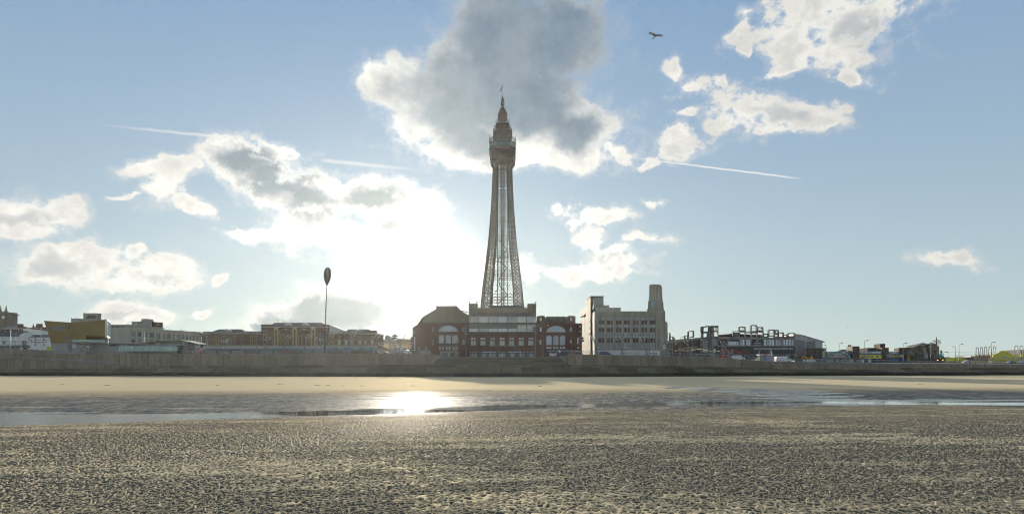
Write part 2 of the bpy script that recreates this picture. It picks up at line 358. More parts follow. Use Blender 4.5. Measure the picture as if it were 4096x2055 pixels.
    q.l.new(m2.outputs[0], q.n['Material Output'].inputs['Surface'])
    m.displacement_method = 'DISPLACEMENT'
    return m
def terrain_z(x, y):
    s = x / np.maximum(y, 1.0)
    z = np.zeros_like(x)
    yl = 33.5 + 8.5 * s; yh = 62 + 9 * s
    band = 1 / (1 + np.exp(np.clip(-(y - yl - 1.5) * .8, -50, 50))) * (1 / (1 + np.exp(np.clip((y - yh + 2) * .5, -50, 50))))
    z -= .012 * band
    pools = np.sin(.17 * x + .9 * y) + np.sin(.41 * x - .75 * y + 1.3) + np.sin(.09 * x + 1.6 * y + 2.2)
    z -= .060 * band * np.clip(pools - .9, 0, 1)
    # main runnel near the lower edge of the wet band
    yc = yl + 6 + 2.2 * np.sin(x * .11) + 1.3 * np.sin(x * .05 + 1)
    z -= .085 * np.exp(-((y - yc) / 2.9) ** 2)
    # second one to the left and nearer
    yc2 = 28.5 + 17 * (s + .8) ; z -= .075 * np.exp(-((y - yc2 - .9 * np.sin(x * .45)) / 1.5) ** 2) * np.clip((-.33 - s) / .12, 0, 1)
    # braided outflow on the right, thin film along the upper edge, long streak at the far right, calm pool below
    yc_ = 84 - np.clip(s - .24, -.1, .4) * 95; hw_ = 5.0 + 9 * np.clip((s - .22) / .2, 0, 1)
    bars = np.sin(.30 * x + .8 * y) + np.sin(.75 * x - 1.3 * y + 1) + np.sin(.21 * x + 2.1 * y + 2)
    flood = np.exp(-((y - yc_) / hw_) ** 4) * np.exp(-((s - .37) / .165) ** 4)
    z -= flood * (.125 - .085 * np.clip(bars - .3, 0, 1.2))
    ycc = 103 - np.clip((s - .19) * 200, -6, 20); z -= .085 * np.exp(-((y - ycc) / 2.0) ** 2) * np.exp(-((s - .24) / .05) ** 4)
    z -= .10 * np.exp(-((y - (51 + 1.2 * np.sin(x * .15))) / 1.2) ** 2) * np.clip((s - .50) / .05, 0, 1)
    z -= .12 * np.exp(-(((y - 46.5) / 2.6) ** 2) ** 2) * np.exp(-((s - .36) / .075) ** 6)
    z -= .085 * np.exp(-((y - (yh - 2.5)) / 1.5) ** 2) * np.exp(-((s + .14) / .11) ** 4)
    z -= .05 * np.exp(-((y - (yh - 9 + np.sin(x * .3))) / .9) ** 2) * np.exp(-((s + .48) / .07) ** 4)
    # gentle rise to the wall, wave-cut relief
    z += np.clip((y - 75) / 100, 0, 1) * .10
    z += .012 * np.sin(x * .21 + y * .13) * np.sin(y * .17 - x * .05)
    return z
ys = list(1 / np.linspace(1 / 8.6, 1 / 200, 560))
ys = [-80, -30, -10, 0, 4, 7] + ys + [230, 300, 450, 900, 2500]
ss = np.concatenate([[-60, -12, -4, -2, -1.3, -1.1], np.linspace(-.98, .98, 1150), [1.1, 1.3, 2, 4, 12, 60]])
Y, S = np.meshgrid(np.array(ys), ss, indexing='ij')
X = S * np.maximum(Y, 8.0)
Zt = terrain_z(X, Y)
nr, nc = X.shape
me = bpy.data.meshes.new('sand')
me.vertices.add(nr * nc); me.vertices.foreach_set('co', np.stack([X, Y, Zt], -1).astype('f4').ravel())
i = np.arange(nr - 1)[:, None] * nc + np.arange(nc - 1)[None, :]
fq = np.stack([i, i + 1, i + nc + 1, i + nc], -1).reshape(-1, 4).astype('i4')
me.loops.add(fq.size); me.loops.foreach_set('vertex_index', fq.ravel())
me.polygons.add(len(fq)); me.polygons.foreach_set('loop_start', np.arange(len(fq), dtype='i4') * 4)
me.polygons.foreach_set('use_smooth', np.ones(len(fq), bool))
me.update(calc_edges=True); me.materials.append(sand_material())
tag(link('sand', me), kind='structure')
# water lying in the low parts of the beach
wm = bpy.data.materials.new('water'); wm.use_nodes = True; q = NG(wm.node_tree); b = q.n['Principled BSDF']
b.inputs['Base Color'].default_value = (.10, .095, .075, 1); b.inputs['Roughness'].default_value = .04; b.inputs['IOR'].default_value = 1.33
b.inputs['Specular IOR Level'].default_value = .5
pos = q.n.new('ShaderNodeNewGeometry').outputs['Position']
bn = q.n.new('ShaderNodeBump'); bn.inputs['Distance'].default_value = .018
calm = q.m('MAXIMUM', q.step(q.noise(q.vm('MULTIPLY', pos, (.05, .16, 1)), 1, 2, .5), .42, .62, .04, .8), q.m('MAXIMUM', q.step(q.sep(pos)[1], 47, 52, 0, 1), q.step(q.m('DIVIDE', q.sep(pos)[0], q.m('MAXIMUM', q.sep(pos)[1], 5.0)), -.40, -.50, 0, .9)))
q.l.new(calm, bn.inputs['Strength'])
q.l.new(q.noise(q.vm('MULTIPLY', pos, (1.0, .8, 1)), 7, 3, .6), bn.inputs['Height']); q.l.new(bn.outputs[0], b.inputs['Normal'])
sx_ = q.m('DIVIDE', q.sep(pos)[0], q.m('MAXIMUM', q.sep(pos)[1], 5.0))
sky_gleam = q.step(q.noise(q.vm('MULTIPLY', pos, (.55, .9, 1)), 1.0, 5, .7), .44, .60)                      # pale sky reflection put into the colour of the shallow outflow
sky_gleam = q.mul(sky_gleam, q.mul(q.mul(q.step(sx_, .20, .27), q.step(sx_, .54, .44)), q.step(q.sep(pos)[1], 49, 53)))
q.l.new(q.mix(sky_gleam, (.10, .095, .075, 1), (.50, .55, .58, 1)), b.inputs['Base Color'])
WL = -.052
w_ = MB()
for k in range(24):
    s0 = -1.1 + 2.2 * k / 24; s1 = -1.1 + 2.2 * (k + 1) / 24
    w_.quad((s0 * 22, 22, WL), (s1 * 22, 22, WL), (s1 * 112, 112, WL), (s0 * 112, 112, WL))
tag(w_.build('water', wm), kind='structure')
# ---------------------------------------------------------------- sea wall, revetment, promenade
WPX = [-2600, -900, 0, 1000, 1725, 2273, 2560, 2840, 3072, 3340, 3600, 4096, 5200, 7500]
WD = [300, 262, 247, 243, 234, 232, 238, 243, 246, 251, 257, 268, 292, 330]
WTOP = [1416, 1415, 1415, 1415, 1414, 1417, 1422, 1429, 1445, 1450, 1454.5, 1457, 1460, 1462]
WCR = [1463, 1463, 1463, 1461, 1457, 1457, 1461, 1466, 1470, 1470, 1470, 1471, 1471, 1471]
TD = [262, 226, 212, 196, 178, 176, 186, 196, 204, 212, 219, 232, 258, 300]
def ip(px, tab): return float(np.interp(px, WPX, tab))
def wall_xy(px): d = ip(px, WD); return PX(px, d), d
def wall_z(px, tab=WTOP): return PZ(ip(px, tab), ip(px, WD))
def random_mat(name, cols, rough=.85, scale=.8, amt=.25, stain=None, spec=.06, bump=.15):
    if name in MATS: return MATS[name]
    m = bpy.data.materials.new(name); m.use_nodes = True; q = NG(m.node_tree); b = q.n['Principled BSDF']
    rnd = q.n.new('ShaderNodeObjectInfo').outputs['Random']
    pos = q.n.new('ShaderNodeNewGeometry').outputs['Position']
    c = q.mix(rnd, cols[0] + (1,), cols[1] + (1,))
    c = q.mix(q.mul(q.step(q.noise(q.vm('MULTIPLY', pos, (1, 1, .5)), scale, 5, .65), .35, .75), amt * 2), c, tuple(v_ * .55 for v_ in cols[0]) + (1,))
    c = q.mix(q.mul(q.step(q.noise(q.vm('MULTIPLY', pos, (2, 2, .12)), .9, 4, .6), .5, .8), amt), c, tuple(v_ * .5 for v_ in cols[1]) + (1,))
    if stain:
        z = q.sep(pos)[2]; t = q.sub(1.0, q.step(q.add(z, q.mul(q.sub(q.noise(pos, .12, 4, .6), .5), stain[1])), stain[0] - .35, stain[0] + .35))
        c = q.mix(q.mul(t, .9), c, (.030, .032, .024, 1))
    q.l.new(c, b.inputs['Base Color']); b.inputs['Roughness'].default_value = rough; b.inputs['Specular IOR Level'].default_value = spec
    if bump:
        bn = q.n.new('ShaderNodeBump'); bn.inputs['Strength'].default_value = bump; bn.inputs['Distance'].default_value = .05
        q.l.new(q.noise(pos, 5, 5, .65), bn.inputs['Height']); q.l.new(bn.outputs[0], b.inputs['Normal'])
    MATS[name] = m; return m
M_panel = random_mat('wall_panel_concrete', ((.225, .192, .148), (.30, .26, .205)))
M_slab = random_mat('revetment_concrete', ((.115, .10, .075), (.27, .235, .18)), stain=(1.15, .8), amt=.35)
M_dark = mat('joint_mortar', (.09, .085, .075), .9)  # dark mortar of the backing seen in the joints
M_cop = mat('coping_concrete', (.34, .31, .27), .85, .12, 2)
M_rail = mat('galvanised_rail', (.32, .34, .36), .5, .1, 3, metal=.3)
M_post = mat('railing_post_paint', (.10, .125, .15), .5, .1, 3, metal=.3)
M_steel = mat('brushed_pole_steel', (.19, .20, .215), .55, .1, 2, metal=.1, spec=.3)

def wall_run(label, p0, p1, step_px):
    x0, d0 = wall_xy(p0); t = thing('sea_wall', label, 'sea wall', (x0, d0, 0))
    org = Vector((x0, d0, 0))
    n = max(1, round((p1 - p0) / step_px)); ed = [p0 + (p1 - p0) * k / n for k in range(n + 1)]
    core = MB(); cop = MB()
    for k in range(n):
        a, b = ed[k], ed[k + 1]
        (xa, ya), (xb, yb) = wall_xy(a), wall_xy(b); za, zb = wall_z(a), wall_z(b)
        xa -= org.x; xb -= org.x; ya -= org.y; yb -= org.y
        # backing wall
        core.quad((xa, ya + .22, -.3), (xb, yb + .22, -.3), (xb, yb + .22, zb - .02), (xa, ya + .22, za - .02))
        core.quad((xa, ya + .22, za - .02), (xb, yb + .22, zb - .02), (xb, yb + 1.2, zb - .02), (xa, ya + 1.2, za - .02))
        cop.quad((xa, ya - .12, za), (xb, yb - .12, zb), (xb, yb - .12, zb + .16), (xa, ya - .12, za + .16))
        cop.quad((xa, ya - .12, za + .16), (xb, yb - .12, zb + .16), (xb, yb + .7, zb + .16), (xa, ya + .7, za + .16))
        cop.quad((xb, yb - .12, zb), (xa, ya - .12, za), (xa, ya + .22, za), (xb, yb + .22, zb))
        cz = wall_z((a + b) / 2, WCR)
        L = math.hypot(xb - xa, yb - ya); h = (za + zb) / 2 - cz + .45
        g_ = .06; mb = MB(); ux, uy = (xb - xa) / L, (yb - ya) / L
        b0 = len(mb.v); o_ = random.uniform(-.02, .02)
        pa = (xa + ux * g_, ya + uy * g_ + o_); pb = (xb - ux * g_, yb - uy * g_ + o_)
        zt_a, zt_b = za, zb; zb0 = cz - .45
        mb.v += [(pa[0], pa[1], zb0), (pb[0], pb[1], zb0), (pb[0], pb[1] + .2, zb0), (pa[0], pa[1] + .2, zb0),
                 (pa[0], pa[1], zt_a), (pb[0], pb[1], zt_b), (pb[0], pb[1] + .2, zt_b), (pa[0], pa[1] + .2, zt_a)]
        for q4 in ((0, 3, 2, 1), (4, 5, 6, 7), (0, 1, 5, 4), (1, 2, 6, 5), (2, 3, 7, 6), (3, 0, 4, 7)): mb.f.append(q4); mb.sm.append(False)
        mb.build('panel', M_panel, t)
    core.build('backing_wall', M_dark, t); cop.build('coping', M_cop, t)
    return t
wall_run('long grey brown concrete sea wall of upright panels left of the open steps', -560, 1725, 23)
wall_run('grey concrete sea wall of upright panels from the open steps to the right edge', 2273, 4700, 29)

# stepped revetment in front of the wall: one slab per bay and row
rv = thing('sea_defence_steps', 'broad sloping concrete apron of stepped slabs between the beach and the sea wall', 'sea defence', (0, 178, 0))
def rv_pt(px, f, z_off=0.0):
    p2 = px + (px - 2000) * .075 * f
    x0, d0 = wall_xy(px); zc_ = wall_z(px, WCR)
    d1 = ip(p2, TD); x1 = PX(p2, d1)
    return Vector((x0 + (x1 - x0) * f, d0 + (d1 - d0) * f - 178, zc_ + (-.25 - zc_) * f + z_off))
rows = [(0, .24, 3), (.24, .60, 5), (.60, 1.0, 6)]
back = MB()
for k in range(-10, 62):
    for r_, (f0, f1, n) in enumerate(rows):
        w = 76; a = k * w + (r_ % 2) * 33; b = a + w
        mb = MB(); e = .9
        zo = random.uniform(-.02, .02)
        for j in range(n):
            fa = f0 + (f1 - f0) * j / n + .002 * (j == 0); fb = f0 + (f1 - f0) * (j + 1) / n - .002 * (j == n - 1)
            A, B = rv_pt(a + e, fa), rv_pt(b - e, fa); Cc, D = rv_pt(b - e, fb), rv_pt(a + e, fb)
            za = A.z + zo; zb_ = B.z + zo
            mb.quad(A + Vector((0, 0, zo)), D + Vector((0, 0, za - D.z)), Cc + Vector((0, 0, zb_ - Cc.z)), B + Vector((0, 0, zo)))
            lo = -.03 if j < n - 1 else -.25
            mb.quad(D + Vector((0, 0, za - D.z)), D + Vector((0, 0, zo + lo)), Cc + Vector((0, 0, zo + lo)), Cc + Vector((0, 0, zb_ - Cc.z)))
        mb.build('slab', M_slab, rv)
    a = k * 76; b = a + 76
    back.quad(rv_pt(a, 0, -.3), rv_pt(a, 1, -.3), rv_pt(b, 1, -.3), rv_pt(b, 0, -.3))
back.build('bedding', M_dark, rv)

# open flight of steps in the middle
SX0, SX1, SD0, SD1 = -29.4, 20.0, 233.0, 262.0
SZ0, SZ1 = wall_z(2000, WCR), PZ(1427, 262)
st = thing('promenade_steps', 'wide flight of concrete steps in the gap between the two sea walls', 'steps', (SX0, SD0, 0))
NS = 18
for k in range(NS):
    y0 = SD0 + (SD1 - SD0) * k / NS; z = SZ0 + (SZ1 - SZ0) * (k + 1) / NS
    bays = 4
    for b in range(bays):
        xa = SX0 + (SX1 - SX0) * b / bays; xb = SX0 + (SX1 - SX0) * (b + 1) / bays
        link('step', boxmesh('step', xb - xa - .05, (SD1 - SD0) / NS + .25, .6, M_slab), st, ((xa + xb) / 2 - SX0, y0 - SD0, z - .6))
MB().box(0, SX1 - SX0, 28, 29.4, -.3, SZ1 - .65).box(0, SX1 - SX0, -.3, 28, -.3, SZ0 - .5).build('footing', M_dark, st)
for nm, x, s, lab in (('wing_wall', SX0, -1, 'concrete wing wall closing the left side of the open steps'), ('wing_wall', SX1, 1, 'concrete wing wall closing the right side of the open steps')):
    w = thing(nm, lab, 'wing wall', (x, SD0, 0)); zt = wall_z(1725 if s < 0 else 2273)
    n = 7
    for k in range(n):
        y0 = 30.5 * k / n; y1 = 30.5 * (k + 1) / n - .07
        MB().box(*(sorted((.0, .35 * s))), y0, y1, -.2, zt + .05).build('panel', M_panel, w)
    r = MB(); za = SZ0 + 1.0; zb = SZ1 + 1.0
    r.bar((-.35 * s, 0, za), (-.35 * s, 29, zb), .09, n=6); r.bar((-.35 * s, 0, za - .45), (-.35 * s, 29, zb - .45), .05)
    for k in range(10):
        f = k / 9; r.bar((-.35 * s, 29 * f, za + (zb - za) * f - 1), (-.35 * s, 29 * f, za + (zb - za) * f), .06)
    r.build('handrail', M_rail, w)

# ground behind the wall
BPX = [-2600, 2300, 2700, 3000, 3200, 3400, 4096, 7500]; BZ = [8.7, 8.7, 8.3, 7.3, 6.2, 5.9, 5.6, 5.4]
def ground_z(px, d):
    wd_ = ip(px, WD)
    za = wall_z(px) + .10
    if 1725 < px < 2273: wd_, za = 262.0, SZ1
    f = min(max((d - wd_) / max(1, 330 - wd_), 0), 1)
    return za + (float(np.interp(px, BPX, BZ)) - za) * f
gm = MB(); rd = MB()
gpx = [-6000, -2600, -1200, -400] + list(range(0, 1700, 140)) + [1724.9, 1725.1, 1900, 2100, 2272.9, 2273.1, 2450, 2560, 2700, 2840, 2960, 3072, 3200, 3340, 3470, 3600, 3800, 4096, 4500, 5200, 7500, 12000]
def gd(px, f):
    s = ip(px, WD) + 1.1 if not (1725 < px < 2273) else 263.6
    return s + (318 - s) * f if f <= 1 else 318 + (f - 1) * 100
for a, b in zip(gpx[:-1], gpx[1:]):
    if b - a < 1: continue
    for f0, f1 in ((0, .35), (.35, .7), (.7, 1), (1, 1.2), (1.2, 2.2), (2.2, 6), (6, 30)):
        q4 = [Vector((PX(p, gd(p, f)), gd(p, f), ground_z(p + (.3 if p == a else -.3), gd(p, f)))) for p, f in ((a, f0), (b, f0), (b, f1), (a, f1))]
        gm.quad(*q4)
        if f0 == .7: rd.quad(*[v_ + Vector((0, 0, .012)) for v_ in q4])
tag(gm.build('promenade', mat('promenade_paving', (.25, .235, .215), .8, .18, .7)), kind='structure')
tag(rd.build('road', mat('asphalt', (.055, .055, .058), .85, .2, 1)), kind='structure')

# railings with bowed posts
pm = MB(); pm.tube([(0, 0, 0), (0, -.16, .35), (0, -.20, .7), (0, -.06, 1.1)], .036, 4)
POSTM = pm.mesh('post', M_post); pm2 = MB(); pm2.tube([(0, 0, 0), (0, -.16, .35), (0, -.20, .7), (0, -.06, 1.1)], .036, 4); POSTL = pm2.mesh('post', mat('cream_post_paint', (.62, .58, .44), .5))
def railing(label, pts, gap, pmesh=None, group='seafront railings'):
    """pts: list of world points along the base"""
    t = thing('railing', label, 'railing', pts[0], group=group)
    o = Vector(pts[0]); P_ = [Vector(p) - o for p in pts]
    top = MB(); mid = MB(); 
    top.tube([p + Vector((0, -.06, 1.1)) for p in P_], .062, 6); top.build('top_rail', M_rail, t)
    for h, dy in ((.28, -.13), (.55, -.18), (.82, -.17)):
        m_ = MB(); m_.tube([p + Vector((0, dy, h)) for p in P_], .022, 4); m_.build('cable_rail', M_rail, t)
    acc = 0; nxt = 0
    for a, b in zip(P_[:-1], P_[1:]):
        L = (b - a).length
        while nxt <= acc + L:
            p = a + (b - a) * ((nxt - acc) / L); link('post', pmesh or POSTM, t, p); nxt += gap
        acc += L
    return t
def wl(p0, p1, n=30, dz=.27, dy=.25):
    r = []
    for k in range(n + 1):
        px = p0 + (p1 - p0) * k / n; x, d = wall_xy(px); r.append((x, d + dy, wall_z(px) + dz - .1))
    return r
railing('grey railing with bowed posts on top of the sea wall left of the steps', wl(-300, 1720, 50), 1.27)
railing('grey railing with bowed posts on the sea wall right of the steps', wl(2275, 3600, 40), 1.32)
railing('cream bowed railing along the wall top by the yellow amusements', wl(3605, 4500, 20), 1.38, POSTL)
# ramps that run down in front of the wall at both ends
def ramp(label, rlabel, seq, gap):
    t = thing('ramp_wall', label, 'ramp wall', (PX(seq[0][0], seq[0][2]), seq[0][2], 0)); o = t.location.copy(); pts = []
    for (a, pa, da), (b, pb, db) in zip(seq[:-1], seq[1:]):
        n = max(1, round(abs(b - a) / 30))
        for k in range(n):
            f0, f1 = k / n, (k + 1) / n
            x0, x1 = PX(a + (b - a) * f0, da + (db - da) * f0), PX(a + (b - a) * f1, da + (db - da) * f1)
            y0, y1 = da + (db - da) * f0, da + (db - da) * f1
            z0, z1 = PZ(pa + (pb - pa) * f0, y0), PZ(pa + (pb - pa) * f1, y1)
            pts.append((x0, y0 + .12, z0 + .02)); L_ = (x1, y1 + .12, z1 + .02)
            mb = MB(); g_ = .04
            v8 = [(x0 + g_, y0, 0.3), (x1 - g_, y1, 0.3), (x1 - g_, y1 + 3.5, 0.3), (x0 + g_, y0 + 3.5, 0.3), (x0 + g_, y0, z0), (x1 - g_, y1, z1), (x1 - g_, y1 + 3.5, z1), (x0 + g_, y0 + 3.5, z0)]
            mb.v = [tuple(Vector(v_) - o) for v_ in v8]
            for q4 in ((0, 3, 2, 1), (4, 5, 6, 7), (0, 1, 5, 4), (1, 2, 6, 5), (2, 3, 7, 6), (3, 0, 4, 7)): mb.f.append(q4); mb.sm.append(False)
            mb.build('panel', M_panel, t)
    pts.append(L_)
    railing(rlabel, pts, gap, group='seafront railings')
ramp('left concrete access ramp sloping down in front of the sea wall', 'railing with bowed posts down the sloping ramp at the left edge', [(-500, 1424, 240), (0, 1434, 238), (475, 1461, 234)], 1.3)
ramp('right concrete access ramp sloping down in front of the sea wall', 'railing with bowed posts down the sloping ramp before the amusement arcades', [(3100, 1452, 240), (3340, 1458, 242), (3605, 1468, 246)], 1.3)
# pale retaining wall behind at the far left
t = thing('retaining_wall', 'brown retaining wall behind the railing left of the gold clad building', 'retaining wall', (PX(-300, 262), 262, 0))
for k in range(18):
    a, b = -300 + k * 28.4, -300 + (k + 1) * 28.4
    z = PZ(1391 + 11 * max(0, min(1, (a + 10) / 210)), 262)
    piece('panel', PX(a, 262) + .03 - t.location.x, PX(b, 262) - .03 - t.location.x, 0, .5, 7.5, z, M_panel, t)
# ---------------------------------------------------------------- the iron tower
TD_ = 369.0; TX = PX(2010.5, TD_); TS = TD_ / F
M_iron = mat('oxide_red_iron', (.055, .042, .036), .6, .25, .6, spec=.4, metal=.2)
M_iron2 = mat('dark_cabin_iron', (.045, .037, .033), .6, .25, .6)
M_tglass = mat('observation_glass', (.10, .16, .19), .08, .2, .3, spec=1.0, metal=.3)
tw = thing('lattice_tower', 'tall dark red iron lattice tower with caged viewing head and flagpole', 'tower', (TX, TD_, 8.5))
def tz(py): return PZ(py, TD_) - 8.5
OUT = [(1236, 82.5), (1160, 75.5), (1060, 63.5), (980, 54), (850, 43.6), (745, 38.6), (675, 36.4)]
INN = [(1236, 45.5), (1160, 43.0), (1060, 34.5), (980, 27), (850, 22.8), (745, 19.5), (675, 17.8)]
def prof(tab, py):
    xs = [t_[0] for t_ in tab][::-1]; ys_ = [t_[1] for t_ in tab][::-1]
    return float(np.interp(py, xs, ys_)) * TS
lv = [1236, 1215, 1181, 1157, 1120, 1092, 1063, 1035, 1008, 985, 962, 940, 918, 897, 876, 856, 837, 818, 800, 783, 766, 750, 734, 719, 704, 690, 675]
for sx in (-1, 1):
    for sy in (-1, 1):
        m = MB()
        for i, (p0, p1) in enumerate(zip(lv[:-1], lv[1:])):
            o0, o1, i0, i1 = prof(OUT, p0), prof(OUT, p1), prof(INN, p0), prof(INN, p1); z0, z1 = tz(p0), tz(p1)
            c0 = [(o0, o0), (i0, o0), (i0, i0), (o0, i0)]; c1 = [(o1, o1), (i1, o1), (i1, i1), (o1, i1)]
            A = [Vector((sx * x, sy * y, z0)) for x, y in c0]; B = [Vector((sx * x, sy * y, z1)) for x, y in c1]
            for k in range(4):
                k2 = (k + 1) % 4
                m.bar(A[k], B[k], .62 if k != 2 else .45)
                m.bar(A[k], B[k2], .19); m.bar(A[k2], B[k], .19)
                mA, mB = (A[k] + A[k2]) / 2, (B[k] + B[k2]) / 2; sA, sB = (A[k] + B[k]) / 2, (A[k2] + B[k2]) / 2
                m.bar(mA, sA, .13); m.bar(mA, sB, .13); m.bar(mB, sA, .13); m.bar(mB, sB, .13)
                m.bar(B[k], B[k2], .26)
                if i % 2: m.bar(A[k] + Vector((0, 0, 1)), A[k2] + Vector((0, 0, 1)), .16)
        m.build('leg', M_iron, tw)
# cross bracing panels between the legs, one part per face; bands of close lattice alternate with open X bays
bands = [(1219, 1181), (1112, 1088), (1040, 1010), (966, 937), (898, 877), (842, 820), (790, 767), (741, 720), (700, 682)]
lowb = [(1181, 1112), (1088, 1040), (1010, 966), (937, 898), (877, 842), (820, 790), (767, 741), (720, 700), (682, 668)]
for (fx, fy) in ((0, -1), (0, 1), (-1, 0), (1, 0)):
    m = MB()
    def pt(s, py, w_=None):
        r = (prof(OUT, py) + prof(INN, py)) / 2 * .98; a = s * prof(INN, py)
        return Vector((a, fy * r, tz(py))) if fx == 0 else Vector((fx * r, a, tz(py)))
    for a, b in bands:
        n = 6; rws = 3
        for j in range(rws):
            pa, pb = a + (b - a) * j / rws, a + (b - a) * (j + 1) / rws
            m.bar(pt(-1, pa), pt(1, pa), .20)
            for k in range(n):
                s0, s1 = -1 + 2 * k / n, -1 + 2 * (k + 1) / n
                m.bar(pt(s0, pa), pt(s1, pb), .11); m.bar(pt(s1, pa), pt(s0, pb), .11)
        m.bar(pt(-1, b), pt(1, b), .26)
    for a, b in lowb:
        for s0, s1 in ((-1, 0), (0, 1)):
            m.bar(pt(s0, a), pt(s1, b), .13); m.bar(pt(s1, a), pt(s0, b), .13)
            c = (a + b) / 2; m.bar(pt(s0, c), pt(s1, c), .09)
        for s in (-.5, .5): m.bar(pt(s, a), pt(s, b), .08)
    m.build('bracing', M_iron, tw)
# lift shaft frame up the middle
m = MB(); HW = 20 * TS
for x in (-HW, -HW * .28, HW * .28, HW):
    for y in (-HW, HW):
        m.bar((x, y, tz(1240)), (x, y, tz(650)), .42 if abs(x) < HW * .5 else .30)
for k in range(56):
    z = tz(1240) + (tz(650) - tz(1240)) * k / 56; z2 = tz(1240) + (tz(650) - tz(1240)) * (k + 1) / 56
    for y in (-HW, HW):
        m.bar((-HW * .28, y, z), (HW * .28, y, z2), .16); m.bar((HW * .28, y, z), (-HW * .28, y, z2), .16)
        if k % 2 == 0: m.bar((-HW, y, z), (HW, y, z), .13)
m.build('lift_shaft', M_iron, tw)
# work platforms hung on the lattice
for px, py, w in ((1912 + 0, 1168, 6), (1985, 1219, 5), (1980, 1172, 7)):
    MB().box(PX(px, TD_) - TX, PX(px, TD_) - TX + w * 2 * TS, -9, -7, tz(py), tz(py) + .3).box(PX(px, TD_) - TX, PX(px, TD_) - TX + w * 2 * TS, -9, -8.9, tz(py) + .9, tz(py) + 1.0).build('work_platform', M_iron, tw) if px > 1920 else None
m = MB()   # zigzag stair
zz = [(1990, 1215), (2030, 1178), (2000, 1145), (1995, 1120), (2028, 1070), (1990, 1040), (2030, 1000), (1995, 960)]
for (a, b), (c, d) in zip(zz[:-1], zz[1:]): m.bar((PX(a, TD_) - TX, 0, tz(b)), (PX(c, TD_) - TX, 0, tz(d)), .5)
m.build('stair', M_iron, tw)
def ring(m, py, hw_px, th, bw, ch=.0):
    """square platform slab"""
    h = hw_px * TS; z = tz(py); m.box(-h, h, -h, h, z, z + th)
def octo(hw, ch): return [(-hw, -hw + ch), (-hw + ch, -hw), (hw - ch, -hw), (hw, -hw + ch), (hw, hw - ch), (hw - ch, hw), (-hw + ch, hw), (-hw, hw - ch)]
def frust(m, hw0, ch0, z0, hw1, ch1, z1):
    a, b = octo(hw0, ch0), octo(hw1, ch1); n = 8; s = len(m.v)
    m.v += [(x, y, z0) for x, y in a] + [(x, y, z1) for x, y in b]
    m.f.append(tuple(s + 7 - i for i in range(8))); m.f.append(tuple(s + 8 + i for i in range(8))); m.sm += [False] * 2
    for i in range(n):
        j = (i + 1) % n; m.f.append((s + i, s + j, s + n + j, s + n + i)); m.sm.append(False)
# flared lattice basket under the viewing deck
m = MB()
fl = [(675, 37), (664, 38.5), (655, 44), (645, 48.5), (632, 50), (610, 51)]
for (p0, h0), (p1, h1) in zip(fl[:-1], fl[1:]):
    h0 *= TS; h1 *= TS; z0, z1 = tz(p0), tz(p1)
    n = 10
    for f in range(4):
        for k in range(n):
            s0, s1 = -1 + 2 * k / n, -1 + 2 * (k + 1) / n
            def pp(s, h, z): return [Vector((s * h, -h, z)), Vector((h, s * h, z)), Vector((-s * h, h, z)), Vector((-h, -s * h, z))][f]
            m.bar(pp(s0, h0, z0), pp(s0, h1, z1), .32 if k in (0, 2, 8) else .20)
            m.bar(pp(s0, h0, z0), pp(s1, h1, z1), .17); m.bar(pp(s1, h0, z0), pp(s0, h1, z1), .17)
        m.bar(pp(-1, h1, z1), pp(1, h1, z1), .3)
frust(m, 40 * TS, 3, tz(648), 47 * TS, 3, tz(608))
m.build('lattice_basket', M_iron2, tw)
m = MB(); frust(m, 51.5 * TS, 17 * TS, tz(612), 52 * TS, 17 * TS, tz(605)); frust(m, 51 * TS, 17 * TS, tz(605), 51.5 * TS, 17 * TS, tz(600)); m.build('deck_base', M_iron2, tw)
# observation glass, one pane at a time
hw = 52 * TS; ch = 17 * TS; zA, zB = tz(605), tz(586)
o1 = octo(hw - .35, ch); fr = MB(); frust(fr, hw - .8, ch, zA, hw - .8, ch, zB); fr.build('cabin_core', M_iron2, tw)
for i in range(8):
    a, b = Vector(o1[i] + (0,)), Vector(o1[(i + 1) % 8] + (0,)); n = 5 if (b - a).length > 8 else 3
    for k in range(n):
        p, q_ = a + (b - a) * (k / n + .012), a + (b - a) * ((k + 1) / n - .012)
        w_ = MB(); nrm = Vector(((b - a).y, -(b - a).x, 0)).normalized()
        w_.quad(p + Vector((0, 0, zA)), q_ + Vector((0, 0, zA)), q_ + nrm * .35 + Vector((0, 0, zB)), p + nrm * .35 + Vector((0, 0, zB)))
        w_.quad(p - nrm * .1 + Vector((0, 0, zA)), p - nrm * .1 + nrm * .35 + Vector((0, 0, zB)), q_ - nrm * .1 + nrm * .35 + Vector((0, 0, zB)), q_ - nrm * .1 + Vector((0, 0, zA)))
        w_.build('glass_panel', M_tglass, tw)
m = MB(); frust(m, hw, ch, zB, 53 * TS, ch, tz(583)); m.build('deck_floor', M_iron2, tw)
# open caged gallery
m = MB(); 
oc = octo(52.5 * TS, ch)
for (pa, sc_) in ((583, 1.0), (575, 1.01), (568, .985)):
    pts_ = [Vector((x * sc_, y * sc_, tz(pa))) for x, y in oc]
    for i in range(8): m.bar(pts_[i], pts_[(i + 1) % 8], .16)
for i in range(8):
    a, b = Vector(oc[i] + (0,)), Vector(oc[(i + 1) % 8] + (0,)); n = 8 if (b - a).length > 8 else 4
    for k in range(n):
        p = a + (b - a) * k / n
        m.bar(p + Vector((0, 0, tz(583))), p * 1.01 + Vector((0, 0, tz(575))), .10)
        m.tube([p * 1.01 + Vector((0, 0, tz(575))), p * .985 + Vector((0, 0, tz(567))), p * .90 + Vector((0, 0, tz(561))), p * .78 + Vector((0, 0, tz(559)))], .06, 4)
for x, y in oc:
    m.bar((x, y, tz(583)), (x, y, tz(562)), .22); m.bar((x, y, tz(562)), (x, y, tz(555)), .30, .05)
